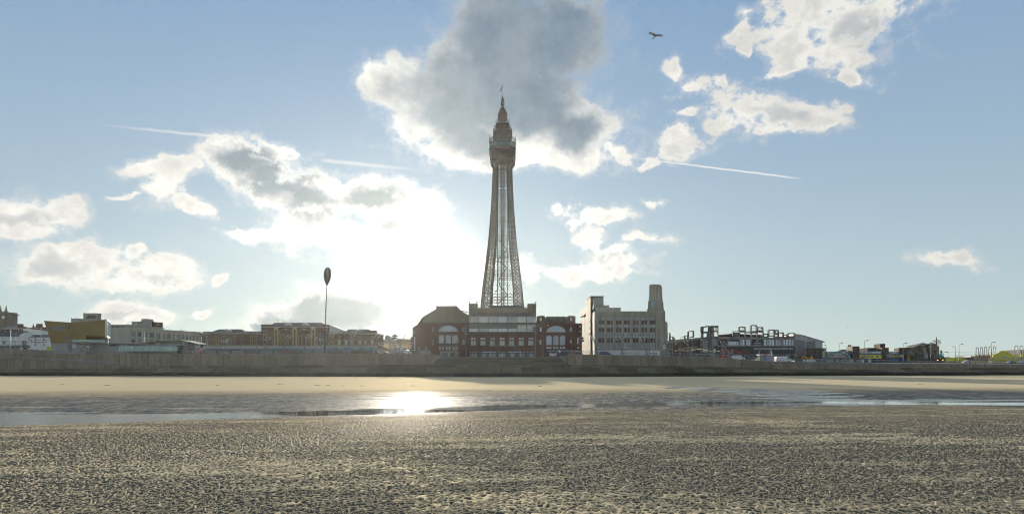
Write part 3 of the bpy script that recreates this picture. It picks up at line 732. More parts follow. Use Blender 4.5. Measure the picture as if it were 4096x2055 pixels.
m.build('caged_gallery', M_iron, tw)
# upper cabin with windows and corner turrets
m = MB(); h = 35.5 * TS
m.box(-h, h, -h, h, tz(585), tz(561)); h2 = 34.5 * TS
m.box(-h2, h2, -h2, h2, tz(561), tz(541)); m.build('upper_cabin', M_iron2, tw)
for a, b, c, d in ((1991, 2002, 571, 579), (2004, 2015, 571, 579), (2017, 2028, 571, 579), (1978, 1986, 548, 553), (1991, 1995, 548, 553), (1991, 1995, 556, 562), (2033, 2042, 551, 561)):
    x0, x1 = PX(a, TD_) - TX, PX(b, TD_) - TX
    MB().box(x0, x1, -h - .12, -h + .05, tz(d), tz(c)).build('window', M_tglass, tw)
m = MB(); hh = 38 * TS; m.box(-hh, hh, -hh, hh, tz(541), tz(538))
for s in range(14):
    x = -hh + 2 * hh * s / 13
    for y in (-hh, hh): m.bar((x, y, tz(538)), (x, y, tz(534)), .12); m.bar((y, x, tz(538)), (y, x, tz(534)), .12)
for y in (-hh, hh): m.bar((-hh, y, tz(534)), (hh, y, tz(534)), .15); m.bar((y, -hh, tz(534)), (y, hh, tz(534)), .15)
m.build('upper_gallery', M_iron, tw)
for sx in (-1, 1):
    for sy in (-1, 1):
        m = MB(); cx_, cy_ = sx * 29.5 * TS, sy * 29.5 * TS; r = 6.5 * TS
        for k in range(10):
            t_ = 2 * math.pi * k / 10; c_, s_ = math.cos(t_), math.sin(t_)
            m.tube([(cx_ + r * c_, cy_ + r * s_, tz(538)), (cx_ + r * c_, cy_ + r * s_, tz(528)), (cx_ + r * .7 * c_, cy_ + r * .7 * s_, tz(524)), (cx_, cy_, tz(521))], .07, 4)
        m.lathe([(r, tz(531)), (r, tz(530.4))], cx_, cy_, 10); m.bar((cx_, cy_, tz(522)), (cx_, cy_, tz(514)), .3, .05); m.ball((cx_, cy_, tz(515)), .45, 8, 6)
        m.build('corner_turret', M_iron, tw)
m = MB()     # open storey, dark box above it
for sx in (-1, 1):
    for sy in (-1, 1): m.box(sx * 19.5 * TS - .4, sx * 19.5 * TS + .4, sy * 19.5 * TS - .4, sy * 19.5 * TS + .4, tz(538), tz(502))
h = 20 * TS
for y in (-h, h):
    for k in range(6):
        x0, x1 = -h + 2 * h * k / 6, -h + 2 * h * (k + 1) / 6
        m.bar((x0, y, tz(536)), ((x0 + x1) / 2, y, tz(526)), .22); m.bar((x1, y, tz(536)), ((x0 + x1) / 2, y, tz(526)), .22)
h = 25.5 * TS; m.box(-h, h, -h, h, tz(526), tz(519)); h = 20.5 * TS; m.box(-h, h, -h, h, tz(519), tz(505)); h = 27 * TS; m.box(-h, h, -h, h, tz(504), tz(501))
for x in (-h, h):
    for y in (-h, h):
        for k in range(4): m.bar((x, y + (h / 3 * k if y < 0 else -h / 3 * k), tz(501)), (x, y + (h / 3 * k if y < 0 else -h / 3 * k), tz(494)), .12)
for y in (-h, h): m.bar((-h, y, tz(495)), (h, y, tz(495)), .14); m.bar((y, -h, tz(495)), (y, h, tz(495)), .14)
for x in (-21 * TS, 21 * TS):
    for y in (-21 * TS, 21 * TS): m.bar((x, y, tz(501)), (x, y, tz(486)), .35, .3); m.bar((x, y, tz(486)), (x, y, tz(482)), .4, .05)
m.build('lantern_storey', M_iron, tw)
m = MB(); h = 13.5 * TS
for x in (-h, -h / 2, 0, h / 2, h):
    for y in (-h, h): m.bar((x, y, tz(501)), (x, y, tz(477)), .32 if abs(x) == h else .2); m.bar((y, x, tz(501)), (y, x, tz(477)), .2)
for y in (-h, h):
    for py in (497, 489, 482): m.bar((-h, y, tz(py)), (h, y, tz(py)), .3)
    for k in range(4):
        x0, x1 = -h + h / 2 * k, -h + h / 2 * (k + 1); m.bar((x0, y, tz(497)), (x1, y, tz(489)), .16); m.bar((x1, y, tz(497)), (x0, y, tz(489)), .16)
m.build('open_storey', M_iron, tw)
m = MB(); h = 17.3 * TS; m.box(-h, h, -h, h, tz(478), tz(460)); h += .25; m.box(-h, h, -h, h, tz(461.5), tz(459.5)); m.build('top_cabin', mat('dark_red_cabin', (.075, .035, .03), .6), tw)
def cage(m, prof_, n=14, r_=.07):
    for k in range(n):
        t_ = 2 * math.pi * k / n; m.tube([(r * TS * math.cos(t_), r * TS * math.sin(t_), tz(p)) for r, p in prof_], r_, 4)
    for r, p in prof_[:-1]: m.lathe([(r * TS, tz(p) - .08), (r * TS + .05, tz(p)), (r * TS, tz(p) + .08)], 0, 0, n, False)
m = MB(); cage(m, [(14.3, 459), (14.3, 450), (13.2, 443), (10.5, 438), (6.5, 433), (4, 429), (3.4, 423)]); m.bar((0, 0, tz(459)), (0, 0, tz(388)), .4); m.build('onion_cage', M_iron, tw)
m = MB(); m.lathe([(6.8 * TS, tz(421)), (7.2 * TS, tz(419)), (7 * TS, tz(414)), (3 * TS, tz(413.5))], 0, 0, 12, False); cage(m, [(6.6, 414), (6.8, 405), (6.0, 398), (4, 393), (1.5, 389)], 10); m.bar((0, 0, tz(394)), (0, 0, tz(385)), 1.0, .2); m.build('lantern', M_iron, tw)
m = MB(); m.bar((0, 0, tz(388)), (0, 0, tz(332)), .30, .14, 6); fp = m.build('flagpole', M_steel, tw)
m = MB(); fl_ = [(0, 342), (-.5, 350), (-1.2, 358), (-1.7, 368)]
for (xa, pa), (xb, pb) in zip(fl_[:-1], fl_[1:]): m.quad((xa - .05, 0, tz(pa)), (xa + .30, .2, tz(pa) + .3), (xb + .5, .3, tz(pb) + .3), (xb - .05, -.1, tz(pb)))
m.quad((-1.75, 0, tz(368)), (-1.2, .2, tz(368)), (-2.0, 0, tz(369))); m.build('flag', mat('navy_cloth', (.05, .05, .10), .9), fp)
m = MB()
for px, py, s in ((1978, 508, -1), (1978, 519, -1), (2026, 451, 1)):
    x = PX(px, TD_) - TX; m.bar((x, 0, tz(py)), (x + 1.3 * -s, 0, tz(py) + .4), .08); m.bar((x, 0, tz(py) - .4), (x, 0, tz(py) + .5), .08)
m.build('aerial', M_iron, tw)
# ---------------------------------------------------------------- building kit
def _m(n): return MATS[n]
mat('stone_cream', (.275, .262, .22), .85, .14, .5, streak=True); mat('stone_pale', (.37, .355, .31), .85, .12, .5, streak=True)
mat('tan_flank', (.19, .155, .095), .85, .2, .4, streak=True); mat('frame_concrete', (.12, .12, .115), .85, .12, 1); mat('render_white', (.62, .63, .62), .8, .06, .6, streak=True); mat('concrete', (.27, .265, .245), .85, .12, .5, streak=True)
mat('slate', (.075, .08, .09), .7, .2, .8, col2=(.045, .05, .055)); mat('dark_panel', (.035, .035, .04), .5, .2, .5)
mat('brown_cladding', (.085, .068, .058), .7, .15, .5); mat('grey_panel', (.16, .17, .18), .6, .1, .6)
mat('gold_trim', (.36, .29, .14), .7, .1, 1); mat('frame_white', (.62, .62, .60), .5, .04, 1); mat('frame_dark', (.05, .055, .06), .5, .1, 1)
mat('frame_brown', (.14, .12, .09), .6, .1, 1); mat('grey_render', (.30, .30, .30), .8, .06, .5, streak=True); mat('metal_roof', (.33, .35, .37), .5, .08, .4)
mat('red_paint', (.45, .04, .035), .5, .1, 1); mat('blue_paint', (.04, .12, .40), .5, .1, 1); mat('yellow_paint', (.62, .54, .06), .6, .05, .6)
mat('teal_paint', (.05, .38, .36), .5, .1, .6); mat('pale_paint', (.60, .62, .62), .6, .05, .6); mat('canopy_edge', (.13, .13, .10), .6, .1, 1)
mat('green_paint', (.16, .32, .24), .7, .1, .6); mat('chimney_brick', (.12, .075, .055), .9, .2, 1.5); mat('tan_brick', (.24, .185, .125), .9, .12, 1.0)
mat('glass_green', (.20, .34, .31), .06, .1, .3, spec=.8); mat('lime_paint', (.35, .50, .04), .6, .05, 1); mat('orange_paint', (.60, .28, .03), .5, .1, 1)
mat('vehicle_white', (.68, .69, .70), .3, .04, 1, coat=.6); mat('vehicle_blue', (.03, .055, .14), .3, .05, 1, coat=.6); mat('tyre', (.02, .02, .02), .8, .1, 3)
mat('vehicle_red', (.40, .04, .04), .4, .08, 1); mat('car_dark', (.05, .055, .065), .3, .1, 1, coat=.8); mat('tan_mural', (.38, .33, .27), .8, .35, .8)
def glass(name, col, var=.35, rough=.08, sc=.25):
    if name in MATS: return MATS[name]
    m = bpy.data.materials.new(name); m.use_nodes = True; q = NG(m.node_tree); b = q.n['Principled BSDF']
    rnd = q.n.new('ShaderNodeObjectInfo').outputs['Random']; pos = q.n.new('ShaderNodeNewGeometry').outputs['Position']
    f = q.add(q.mul(rnd, .6), q.mul(q.noise(pos, sc, 3, .6), .6))
    q.l.new(q.mix(q.step(f, .25, .85), tuple(c * (1 - var) for c in col) + (1,), tuple(min(1, c * (1 + var)) for c in col) + (1,)), b.inputs['Base Color'])
    b.inputs['Roughness'].default_value = rough; b.inputs['Specular IOR Level'].default_value = .9; MATS[name] = m; return m
glass('pane_pale', (.40, .45, .48)); glass('pane_mid', (.16, .20, .23), .5); glass('pane_mid2', (.38, .43, .47), .25); mat('spandrel_brown', (.085, .055, .048), .7, .1, 1); glass('pane_dark', (.045, .055, .065), .5); glass('pane_blue', (.30, .38, .46), .3)
def brick_mat(name, col, col2, mortar):
    m = bpy.data.materials.new(name); m.use_nodes = True; q = NG(m.node_tree); b = q.n['Principled BSDF']
    pos = q.n.new('ShaderNodeNewGeometry').outputs['Position']; x, y, z = q.sep(pos)[0:3]
    br = q.n.new('ShaderNodeTexBrick'); q.l.new(q.comb(q.add(x, q.mul(y, .7)), z), br.inputs['Vector']); br.inputs['Scale'].default_value = 2.2
    br.inputs['Color1'].default_value = col + (1,); br.inputs['Color2'].default_value = col2 + (1,); br.inputs['Mortar'].default_value = mortar + (1,)
    br.inputs['Mortar Size'].default_value = .012
    c = q.mix(q.mul(q.step(q.noise(q.vm('MULTIPLY', pos, (1, 1, .35)), .35, 5, .6), .4, .75), .5), br.outputs[0], tuple(v_ * .5 for v_ in col) + (1,))
    q.l.new(c, b.inputs['Base Color']); b.inputs['Roughness'].default_value = .9; b.inputs['Specular IOR Level'].default_value = .08; MATS[name] = m; return m
brick_mat('brick_red', (.118, .058, .044), (.092, .048, .037), (.12, .085, .065)); brick_mat('brick_brown', (.100, .058, .045), (.082, .048, .038), (.12, .09, .07))
brick_mat('stone_block', (.20, .18, .14), (.16, .145, .115), (.10, .09, .07))
def gold_mat():
    m = bpy.data.materials.new('gold_shingle'); m.use_nodes = True; q = NG(m.node_tree); b = q.n['Principled BSDF']
    pos = q.n.new('ShaderNodeNewGeometry').outputs['Position']; x, y, z = q.sep(pos)[0:3]
    dpos = q.comb(q.add(x, z), q.sub(x, z))
    ch = q.n.new('ShaderNodeTexBrick'); q.l.new(dpos, ch.inputs['Vector']); ch.inputs['Scale'].default_value = 1.1; ch.offset = 0
    ch.inputs['Color1'].default_value = (.185, .135, .032, 1); ch.inputs['Color2'].default_value = (.125, .10, .028, 1); ch.inputs['Mortar'].default_value = (.09, .07, .02, 1)
    ch.inputs['Mortar Size'].default_value = .03; ch.inputs['Brick Width'].default_value = .5; ch.inputs['Row Height'].default_value = .5
    c = q.mix(q.step(q.noise(pos, .45, 4, .6), .35, .7), ch.outputs[0], (.14, .09, .03, 1)); q.l.new(q.mix(.5, ch.outputs[0], c), b.inputs['Base Color'])
    b.inputs['Roughness'].default_value = .42; b.inputs['Metallic'].default_value = .35; MATS['gold_shingle'] = m
gold_mat()
def _win_meshes(w, h, nx, nz, fm, gm, fw, arch, rz=()):
    k = ('win', round(w, 2), round(h, 2), nx, nz, fm.name, fw, rz)
    if k not in _cache:
        m = MB(); d = .10
        m.box(-w / 2, w / 2, 0, d, 0, fw).box(-w / 2, w / 2, 0, d, h - fw, h).box(-w / 2, -w / 2 + fw, 0, d, fw, h - fw).box(w / 2 - fw, w / 2, 0, d, fw, h - fw)
        for i in range(1, nx): x = -w / 2 + w * i / nx; m.box(x - fw * .4, x + fw * .4, .01, d - .01, fw, h - fw)
        for z in ([h * i / nz for i in range(1, nz)] + [h * r for r in rz]): m.box(-w / 2 + fw, w / 2 - fw, .02, d - .02, z - fw * .4, z + fw * .4)
        _cache[k] = m.mesh('window', fm)
    k2 = ('pane', round(w, 2), round(h, 2), gm.name)
    if k2 not in _cache: _cache[k2] = MB().box(-w / 2 + .02, w / 2 - .02, .06, .09, .02, h - .02).mesh('pane', gm)
    return _cache[k], _cache[k2]
class Bld:
    def __init__(s, name, label, cat, a, da, b, db=None, group=None, z0=None):
        db = db or da; s.P = Vector((PX(a, da), da)); s.Q = Vector((PX(b, db), db)); s.u = (s.Q - s.P).normalized(); s.n = Vector((-s.u.y, s.u.x))
        s.z0 = ground_z((a + b) / 2, (da + db) / 2) if z0 is None else z0
        s.rz = math.atan2(s.u.y, s.u.x); s.L = (s.Q - s.P).length
        s.t = thing(name, label, cat, (s.P.x, s.P.y, s.z0), s.rz, group)
    def X(s, px, off=0.0):
        k = (px - CX) / F; o = s.P + s.n * off
        return (k * o.y - o.x) / (s.u.x - k * s.u.y)
    def D(s, px, off=0.0): return (s.P + s.n * off).y + s.u.y * s.X(px, off)
    def Z(s, py, px, off=0.0): return PZ(py, s.D(px, off)) - s.z0
    def zm(s, py, off=0.0): d = (s.P.y + s.Q.y) / 2 + off; return PZ(py, d) - s.z0
    def box(s, name, a, b, pt, pb, off, dep, m, parent=None, pref=None):
        pm_ = (a + b) / 2 if pref is None else pref
        x0, x1 = s.X(a, off), s.X(b, off); z1 = s.Z(pt, pm_, off); z0 = -1.5 if pb is None else s.Z(pb, pm_, off)
        return piece(name, x0, x1, off, off + dep, z0, z1, _m(m), parent or s.t)
    def poly(s, name, pts, off, dep, m, parent=None):
        mb = MB(); mb.prism([(s.X(x, off), s.Z(y, x, off)) for x, y in pts][::-1], off, off + dep); return mb.build(name, _m(m), parent or s.t)
    def win(s, px, py, w, h, nx=2, nz=2, fm='frame_white', gm='pane_pale', off=-.06, fw=.09, name='window', rz=(), metres=False):
        d = s.D(px, off); W, H = (w, h) if metres else (abs(s.X(px + w / 2, off) - s.X(px - w / 2, off)), h * d / F)
        fme, gme = _win_meshes(round(W, 1), round(H, 1), nx, nz, _m(fm), _m(gm), fw, False, rz)
        o = link(name, fme, s.t, (s.X(px, off), off, s.Z(py + h / 2, px, off) if not metres else s.Z(py, px, off))); link('pane', gme, o); return o
    def wall(s, name, a, b, pt, pb, wins, m, th=.45, off=0.0, pref=None, **kw):
        """facade with real openings; wins: (px, py centre, w px, h px, [opts])"""
        pm_ = (a + b) / 2 if pref is None else pref
        x0, x1 = s.X(a, off), s.X(b, off); z1 = s.Z(pt, pm_, off); z0 = -1.5 if pb is None else s.Z(pb, pm_, off)
        holes = []
        for w_ in wins:
            px, py, w, h = w_[:4]; o_ = w_[4] if len(w_) > 4 else {}; o_ = dict(kw, **o_)
            d = s.D(px, off); W, H = abs(s.X(px + w / 2, off) - s.X(px - w / 2, off)), h * d / F; cx = s.X(px, off); cz = s.Z(py, px, off)
            if o_.get('arch'): zt = cz + H / 2
            holes.append((cx - W / 2, cx + W / 2, cz - H / 2, cz + H / 2, o_))
        xs = sorted(set([x0, x1] + [v_ for h_ in holes for v_ in h_[:2]])); zs = sorted(set([z0, z1] + [v_ for h_ in holes for v_ in h_[2:4]]))
        mb = MB()
        for i in range(len(xs) - 1):
            for j in range(len(zs) - 1):
                cx, cz = (xs[i] + xs[i + 1]) / 2, (zs[j] + zs[j + 1]) / 2
                if cx < x0 or cx > x1 or cz < z0 or cz > z1: continue
                if any(h_[0] < cx < h_[1] and h_[2] < cz < h_[3] for h_ in holes): continue
                mb.quad((xs[i], off, zs[j]), (xs[i + 1], off, zs[j]), (xs[i + 1], off, zs[j + 1]), (xs[i], off, zs[j + 1]))
        for h0, h1, h2, h3, o_ in holes:
            y0, y1 = off, off + th
            mb.quad((h0, y0, h2), (h0, y0, h3), (h0, y1, h3), (h0, y1, h2)); mb.quad((h1, y0, h3), (h1, y0, h2), (h1, y1, h2), (h1, y1, h3))
            mb.quad((h0, y0, h3), (h1, y0, h3), (h1, y1, h3), (h0, y1, h3)); mb.quad((h1, y0, h2), (h0, y0, h2), (h0, y1, h2), (h1, y1, h2))
            if o_.get('arch'):
                r = o_['arch'] * (h3 - h2) if o_['arch'] is not True else min((h1 - h0) / 2, h3 - h2); n = 8; c = (h0 + h1) / 2; hw_ = (h1 - h0) / 2
                for k in range(n):
                    t0, t1 = math.pi * k / n, math.pi * (k + 1) / n
                    a0, b0 = c - hw_ * math.cos(t0), h3 - r + r * math.sin(t0); a1, b1 = c - hw_ * math.cos(t1), h3 - r + r * math.sin(t1)
                    mb.quad((a0, y0 + .01, b0), (a1, y0 + .01, b1), (a1, y0 + .01, h3), (a0, y0 + .01, h3)); mb.quad((a0, y0 + .01, b0), (a0, y1, b0), (a1, y1, b1), (a1, y0 + .01, b1))
            if not o_.get('open'):
                fme, gme = _win_meshes(h1 - h0, h3 - h2, o_.get('nx', 2), o_.get('nz', 2), _m(o_.get('fm', 'frame_white')), _m(o_.get('gm', 'pane_pale')), o_.get('fw', .09), False, o_.get('rz', ()))
                o = link(o_.get('name', 'window'), fme, s.t, ((h0 + h1) / 2, off + o_.get('rec', th * .5), h2)); link('pane', gme, o)
        mb.quad((x0, off, z1), (x1, off, z1), (x1, off + th, z1), (x0, off + th, z1))
        mb.quad((x0, off + th, z0), (x0, off, z0), (x0, off, z1), (x0, off + th, z1)); mb.quad((x1, off, z0), (x1, off + th, z0), (x1, off + th, z1), (x1, off, z1))
        return mb.build(name, _m(m), s.t)
    def hip(s, name, a, b, ea, ra0, ra1, pr, off, dep, m):
        """hipped roof: eaves from px a..b at py ea, ridge from ra0..ra1 at py pr"""
        mid = off + dep / 2; pc = (a + b) / 2
        x0, x1 = s.X(a, off) - .3, s.X(b, off) + .3; ze = s.Z(ea, pc, off); zr = s.Z(pr, pc, mid); r0, r1 = s.X(ra0, mid), s.X(ra1, mid)
        mb = MB(); A, B, C_, D_ = (x0, off - .3, ze), (x1, off - .3, ze), (x1, off + dep, ze), (x0, off + dep, ze); E_, G_ = (r0, mid, zr), (r1, mid, zr)
        mb.quad(A, B, G_, E_); mb.quad(B, C_, G_); mb.quad(C_, D_, E_, G_); mb.quad(D_, A, E_); mb.quad(D_, C_, B, A)
        return mb.build(name, _m(m), s.t)
TEXTS = []
def text(body, px0, px1, py, hpx, bld, off, m, depth=.04, parent=None, name='lettering', shear=0, rot=0):
    """raised letters facing the beach; fitted to the width px0..px1, cap height hpx, centred on row py"""
    TEXTS.append((body, px0, px1, py, hpx, bld, off, m, depth, parent, name, shear, rot))
def marks(words_, px0, px1, py, hpx, bld, off, m, depth=.03, parent=None, **kw):
    """lettering too small to be read in the photograph: one stroke block per character, grouped in words"""
    n = [int(k) for k in words_.split('.')]; tot = sum(n) + len(n) - 1; x0, x1 = bld.X(px0, off), bld.X(px1, off); w = (x1 - x0) / tot; pc = (px0 + px1) / 2
    zt, zb = bld.Z(py - hpx / 2, pc, off), bld.Z(py + hpx / 2, pc, off); mb = MB(); i = 0; rr_ = random.Random(tot)
    for k in n:
        for j in range(k): a = x0 + (i + .12) * w; mb.box(a, x0 + (i + .85) * w, off - depth, off, zb + (zt - zb) * (.0 if rr_.random() < .7 else .25), zt - (zt - zb) * (.0 if rr_.random() < .7 else .2)); i += 1
        i += 1
    return tag(mb.build('lettering', _m(m), bld.t), kind='stuff')
def flush_texts():
    obs = []
    for tx in TEXTS:
        cu = bpy.data.curves.new('lettering', 'FONT'); cu.body = tx[0]; cu.align_x = 'CENTER'; cu.size = 1; cu.extrude = tx[8]; cu.shear = tx[11]; cu.resolution_u = 2
        o = bpy.data.objects.new('tmp', cu); COL.objects.link(o); obs.append(o)
    bpy.context.view_layer.update(); dg = bpy.context.evaluated_depsgraph_get()
    for o, (body, px0, px1, py, hpx, bl, off, m, depth, parent, name, shear, rot) in zip(obs, TEXTS):
        me = bpy.data.meshes.new_from_object(o.evaluated_get(dg)); me.materials.clear(); me.materials.append(_m(m))
        co = np.empty(len(me.vertices) * 3, 'f4'); me.vertices.foreach_get('co', co); co = co.reshape(-1, 3)
        mn, mx = co.min(0), co.max(0); pc = (px0 + px1) / 2; d = bl.D(pc, off)
        W = abs(bl.X(px1, off) - bl.X(px0, off)); H = hpx * d / F
        co[:, 0] = (co[:, 0] - (mn[0] + mx[0]) / 2) / (mx[0] - mn[0]) * W; co[:, 1] = (co[:, 1] - (mn[1] + mx[1]) / 2) / (mx[1] - mn[1]) * H
        new = np.stack([co[:, 0], -co[:, 2], co[:, 1]], -1)
        if rot: c_, s_ = math.cos(rot), math.sin(rot); new = np.stack([new[:, 0] * c_ - new[:, 2] * s_, new[:, 1], new[:, 0] * s_ + new[:, 2] * c_], -1)
        me.vertices.foreach_set('co', new.astype('f4').ravel()); me.update(); me.name = name
        if parent is None: link(name, me, bl.t, ((bl.X(px0, off) + bl.X(px1, off)) / 2, off, bl.Z(py, pc, off)))
        else:
            q_ = link(name, me, parent); q_.location = Vector(((bl.X(px0, off) + bl.X(px1, off)) / 2, off, bl.Z(py, pc, off))) - parent.location
        bpy.data.objects.remove(o)
# ---------------------------------------------------------------- buildings, left part of the seafront
# clock tower at the far left
b = Bld('clock_tower', 'dark stone clock tower with pinnacles cut by the left edge', 'clock tower', -26, 420, 28, z0=8.7)
b.box('tower_shaft', -26, 28, 1256, 1302, 0, 9, 'stone_block'); b.box('tower_base', -40, 31, 1300, None, -.3, 10, 'stone_block')
b.box('cornice', -29, 32, 1254, 1257, -.5, 10, 'stone_block')
b.box('parapet', -26, 28, 1247, 1254, 0, 9, 'stone_block')
for px in (-26, 2, 25):
    mb = MB(); x = b.X(px, 1); z = b.Z(1254, px, 1)
    mb.box(x - .55, x + .55, .4, 1.5, z, z + 2).lathe([(.7, z + 2), (.35, z + 3), (.6, z + 3.1), (.2, z + 4.4), (.35, z + 4.5), (.03, z + 5.6)], x, .95, 8, False); mb.build('pinnacle', _m('stone_block'), b.t)
for px in range(-20, 22, 6): b.box('baluster', px, px + 2, 1243, 1248, .2, .4, 'stone_block')
mb = MB(); mb.lathe([(0.05, 0), (1.0, 0), (1.0, .15), (.05, .15)], 0, 0, 24, False); mb2 = MB()
for v_ in mb.v: mb2.v.append((v_[0], -v_[2], v_[1]))
mb2.f = mb.f; mb2.sm = mb.sm; cf = mb2.build('clock_face', _m('frame_white'), b.t, (b.X(13.5), -.05, b.Z(1268.5, 13)))
MB().bar((0, -.2, 0), (0, -.2, .75), .09).bar((0, -.2, 0), (.45, -.2, .25), .09).build('clock_hands', _m('frame_dark'), cf)
b.win(14, 1285, 5, 9, 1, 2, 'stone_pale', 'pane_dark')

# brick and white hotel block behind the oyster rooms
b = Bld('hotel_block', 'red brick and white rendered block behind the pitched white pub', 'building', 9, 372, 165, z0=8.7)
b.wall('front_wall', 9, 92, 1313, None, [(20, 1322.5, 6, 7), (44, 1322.5, 6, 7), (75, 1322.5, 6, 7), (87, 1322.5, 4, 7)], 'brick_red', gm='pane_mid')
b.box('parapet', 8, 93, 1312.5, 1315, -.3, 14, 'render_white'); b.box('rear_block', 9, 92, 1316, None, .45, 14, 'brick_brown')
b.poly('side_wall', [(92, 1314), (165, 1320), (165, 1400), (92, 1400)], 0, 14, 'render_white')
b.poly('coping', [(88, 1306), (165, 1314), (165, 1317), (88, 1310)], 1, 12, 'brick_brown')
for px in (77, 93): pass
b.box('chimney', 70, 84, 1297, 1312, 3, 2, 'chimney_brick'); b.box('chimney_cap', 68, 85, 1295, 1297.5, 2.8, 2.4, 'chimney_brick'); b.box('chimney', 90, 97, 1306, 1312, 3, 2, 'chimney_brick')
b.poly('low_roof', [(28, 1300), (70, 1303), (70, 1316), (28, 1316)], 6, 4, 'grey_panel')

# church behind with small spires
b = Bld('church', 'dark roofed church with small conical spires peeping above the hotel block', 'church', 126, 440, 195, z0=8.7)
b.box('nave', 150, 195, 1308, None, 0, 12, 'brick_brown'); b.box('chimney', 147, 156, 1297, 1310, 1, 3, 'stone_block'); b.box('chimney_cap', 145, 158, 1294, 1297.5, .7, 3.6, 'stone_block')
b.box('aisle', 124, 150, 1311, None, 1, 12, 'slate')
for px, pt in ((130, 1294), (142, 1297), (164, 1297)):
    x = b.X(px, 2); z0 = b.Z(1316, px, 2); z1 = b.Z(pt, px, 2)
    MB().lathe([(1.5, 0), (1.4, z0), (.05, z1)], x, 3, 8, False).build('spire', _m('slate'), b.t)

# long white pub with dutch gable and the oyster rooms
b = Bld('white_pub', 'long white rendered pub with a dark slate roof and curved gable', 'pub', -60, 345, 122, z0=8.5)
b.wall('front_wall', -60, 122, 1345, None, [(52, 1352, 11, 12, dict(gm='pane_pale')), (15, 1353, 13, 11), (15, 1370, 14, 14, dict(gm='pane_dark')), (53, 1370, 16, 14), (115, 1354, 5, 12, dict(nx=1, gm='pane_dark')), (96, 1369, 17, 16, dict(gm='pane_mid')), (-30, 1353, 13, 11), (-30, 1370, 14, 14)], 'render_white', gm='pane_pale')
b.box('rear_block', -60, 122, 1345, None, .45, 12, 'render_white')
mb = MB(); z = b.Z(1345, 40); z2 = b.Z(1321, 40)
mb.prismx([(-.3, z), (11, z), (5.5, z2)], b.X(-60), b.X(80)); mb.build('roof', _m('slate'), b.t)
b.poly('gable', [(78, 1350), (78, 1340), (84, 1336), (92, 1332), (97, 1328), (100, 1328), (112, 1328), (114, 1331), (119, 1336), (128, 1344), (128, 1350)], -.15, .8, 'render_white')
b.poly('gable_coping', [(96, 1329.5), (99, 1327), (113, 1327), (116, 1331), (112, 1329), (100, 1329)], -.3, 1.0, 'stone_pale')
b.box('shopfront_canopy', -60, 122, 1380, 1382, -1.4, 1.8, 'frame_dark'); b.box('stall_row', -60, 120, 1386, 1390, -.4, .3, 'grey_panel')
for px in (-20, 5, 28, 50, 70, 100):
    b.box('shop_window', px - 9, px + 9, 1383, 1399, -.1, .1, 'pane_dark')
b.box('door_surround', 90, 105, 1361, 1382, -.2, .2, 'stone_cream')

b = Bld('oyster_rooms', 'white two storey building lettered for its oyster rooms beside the gold block', 'building', 121, 343, 197, z0=8.5)
ws = [(px, py, 6.5, 12, dict(gm='pane_dark', nx=2, nz=2)) for px in (140.5, 174.5) for py in (1357, 1378)]
b.wall('front_wall', 121, 197, 1348, None, ws, 'render_white'); b.box('rear_block', 121, 197, 1348, None, .45, 10, 'render_white')
b.hip('roof', 121, 197, 1348, 131, 190, 1338, 0, 10, 'slate')
b.box('ghost_panel', 123, 129, 1356, 1368, -.03, .03, 'grey_render')
text("ROBERTS' OYSTER ROOMS", 131, 183, 1367.5, 4, b, -.05, 'frame_dark')
tag(MB().box(PX(186, 300), PX(207, 300), 300, 300.4, 7.5, PZ(1385, 300)).build('hoarding', _m('lime_paint')), 'lime green hoarding beside the gold clad building', 'hoarding')

# block behind the gold building
b = Bld('rear_office_block', 'grey buildings with a tall plant room rising behind the gold clad block', 'building', 284, 390, 405, z0=8.7)
b.box('lower_wall', 284, 392, 1274.5, None, 0, 10, 'concrete'); b.box('rooftop_edge', 284, 333, 1273.5, 1275, -.3, 8, 'stone_pale')
b.box('plant_room', 333, 386, 1253, None, 1, 4.6, 'stone_cream'); b.box('roof_edge', 332, 387, 1252, 1253.6, .8, 5, 'brown_cladding')
b.poly('solar_roof', [(340, 1275), (352, 1261), (382, 1261), (382, 1275)], .6, .3, 'slate'); b.box('vent', 371, 376, 1259, 1261, .3, .5, 'frame_dark')
for px in (299, 306): b.box('roof_vent', px, px + 4, 1272.5, 1274.5, 1, 1, 'frame_dark')
MB().bar((b.X(286, 1), 1, b.Z(1275, 286, 1)), (b.X(286, 1), 1, b.Z(1270, 286, 1)), .2).build('aerial', M_iron, b.t)

# scaffolded building
b = Bld('scaffolded_building', 'building wrapped in scaffolding between the gold block and the cream offices', 'building', 436, 372, 519, z0=8.7)
b.box('wall', 436, 517, 1300, None, 0, 12, 'brown_cladding'); b.box('roof_slab', 436, 518, 1298, 1301, -.3, 12.5, 'stone_cream')
sc_ = MB()
for px in range(438, 520, 6): x = b.X(px, -1.6); sc_.bar((x, -1.6, -1), (x, -1.6, b.Z(1303 - 8, px)), .10); sc_.bar((x, -.5, -1), (x, -.5, b.Z(1303, px)), .10)
for py in range(1304, 1400, 6): z = b.zm(py); sc_.bar((b.X(438), -1.6, z), (b.X(519), -1.6, z), .09)
sc_.build('scaffold_frame', M_steel, b.t)
for py in (1319, 1335, 1348, 1362, 1376):
    z = b.zm(py); MB().box(b.X(438), b.X(519), -1.7, -.3, z, z + .22).build('scaffold_deck', _m('frame_dark'), b.t)
for i, py in enumerate((1308, 1326, 1341, 1355)):
    for px in range(446, 512, 17): b.win(px + (i % 2) * 3, py, 12, 7, 4, 1, 'frame_white', 'pane_mid', off=-.05)

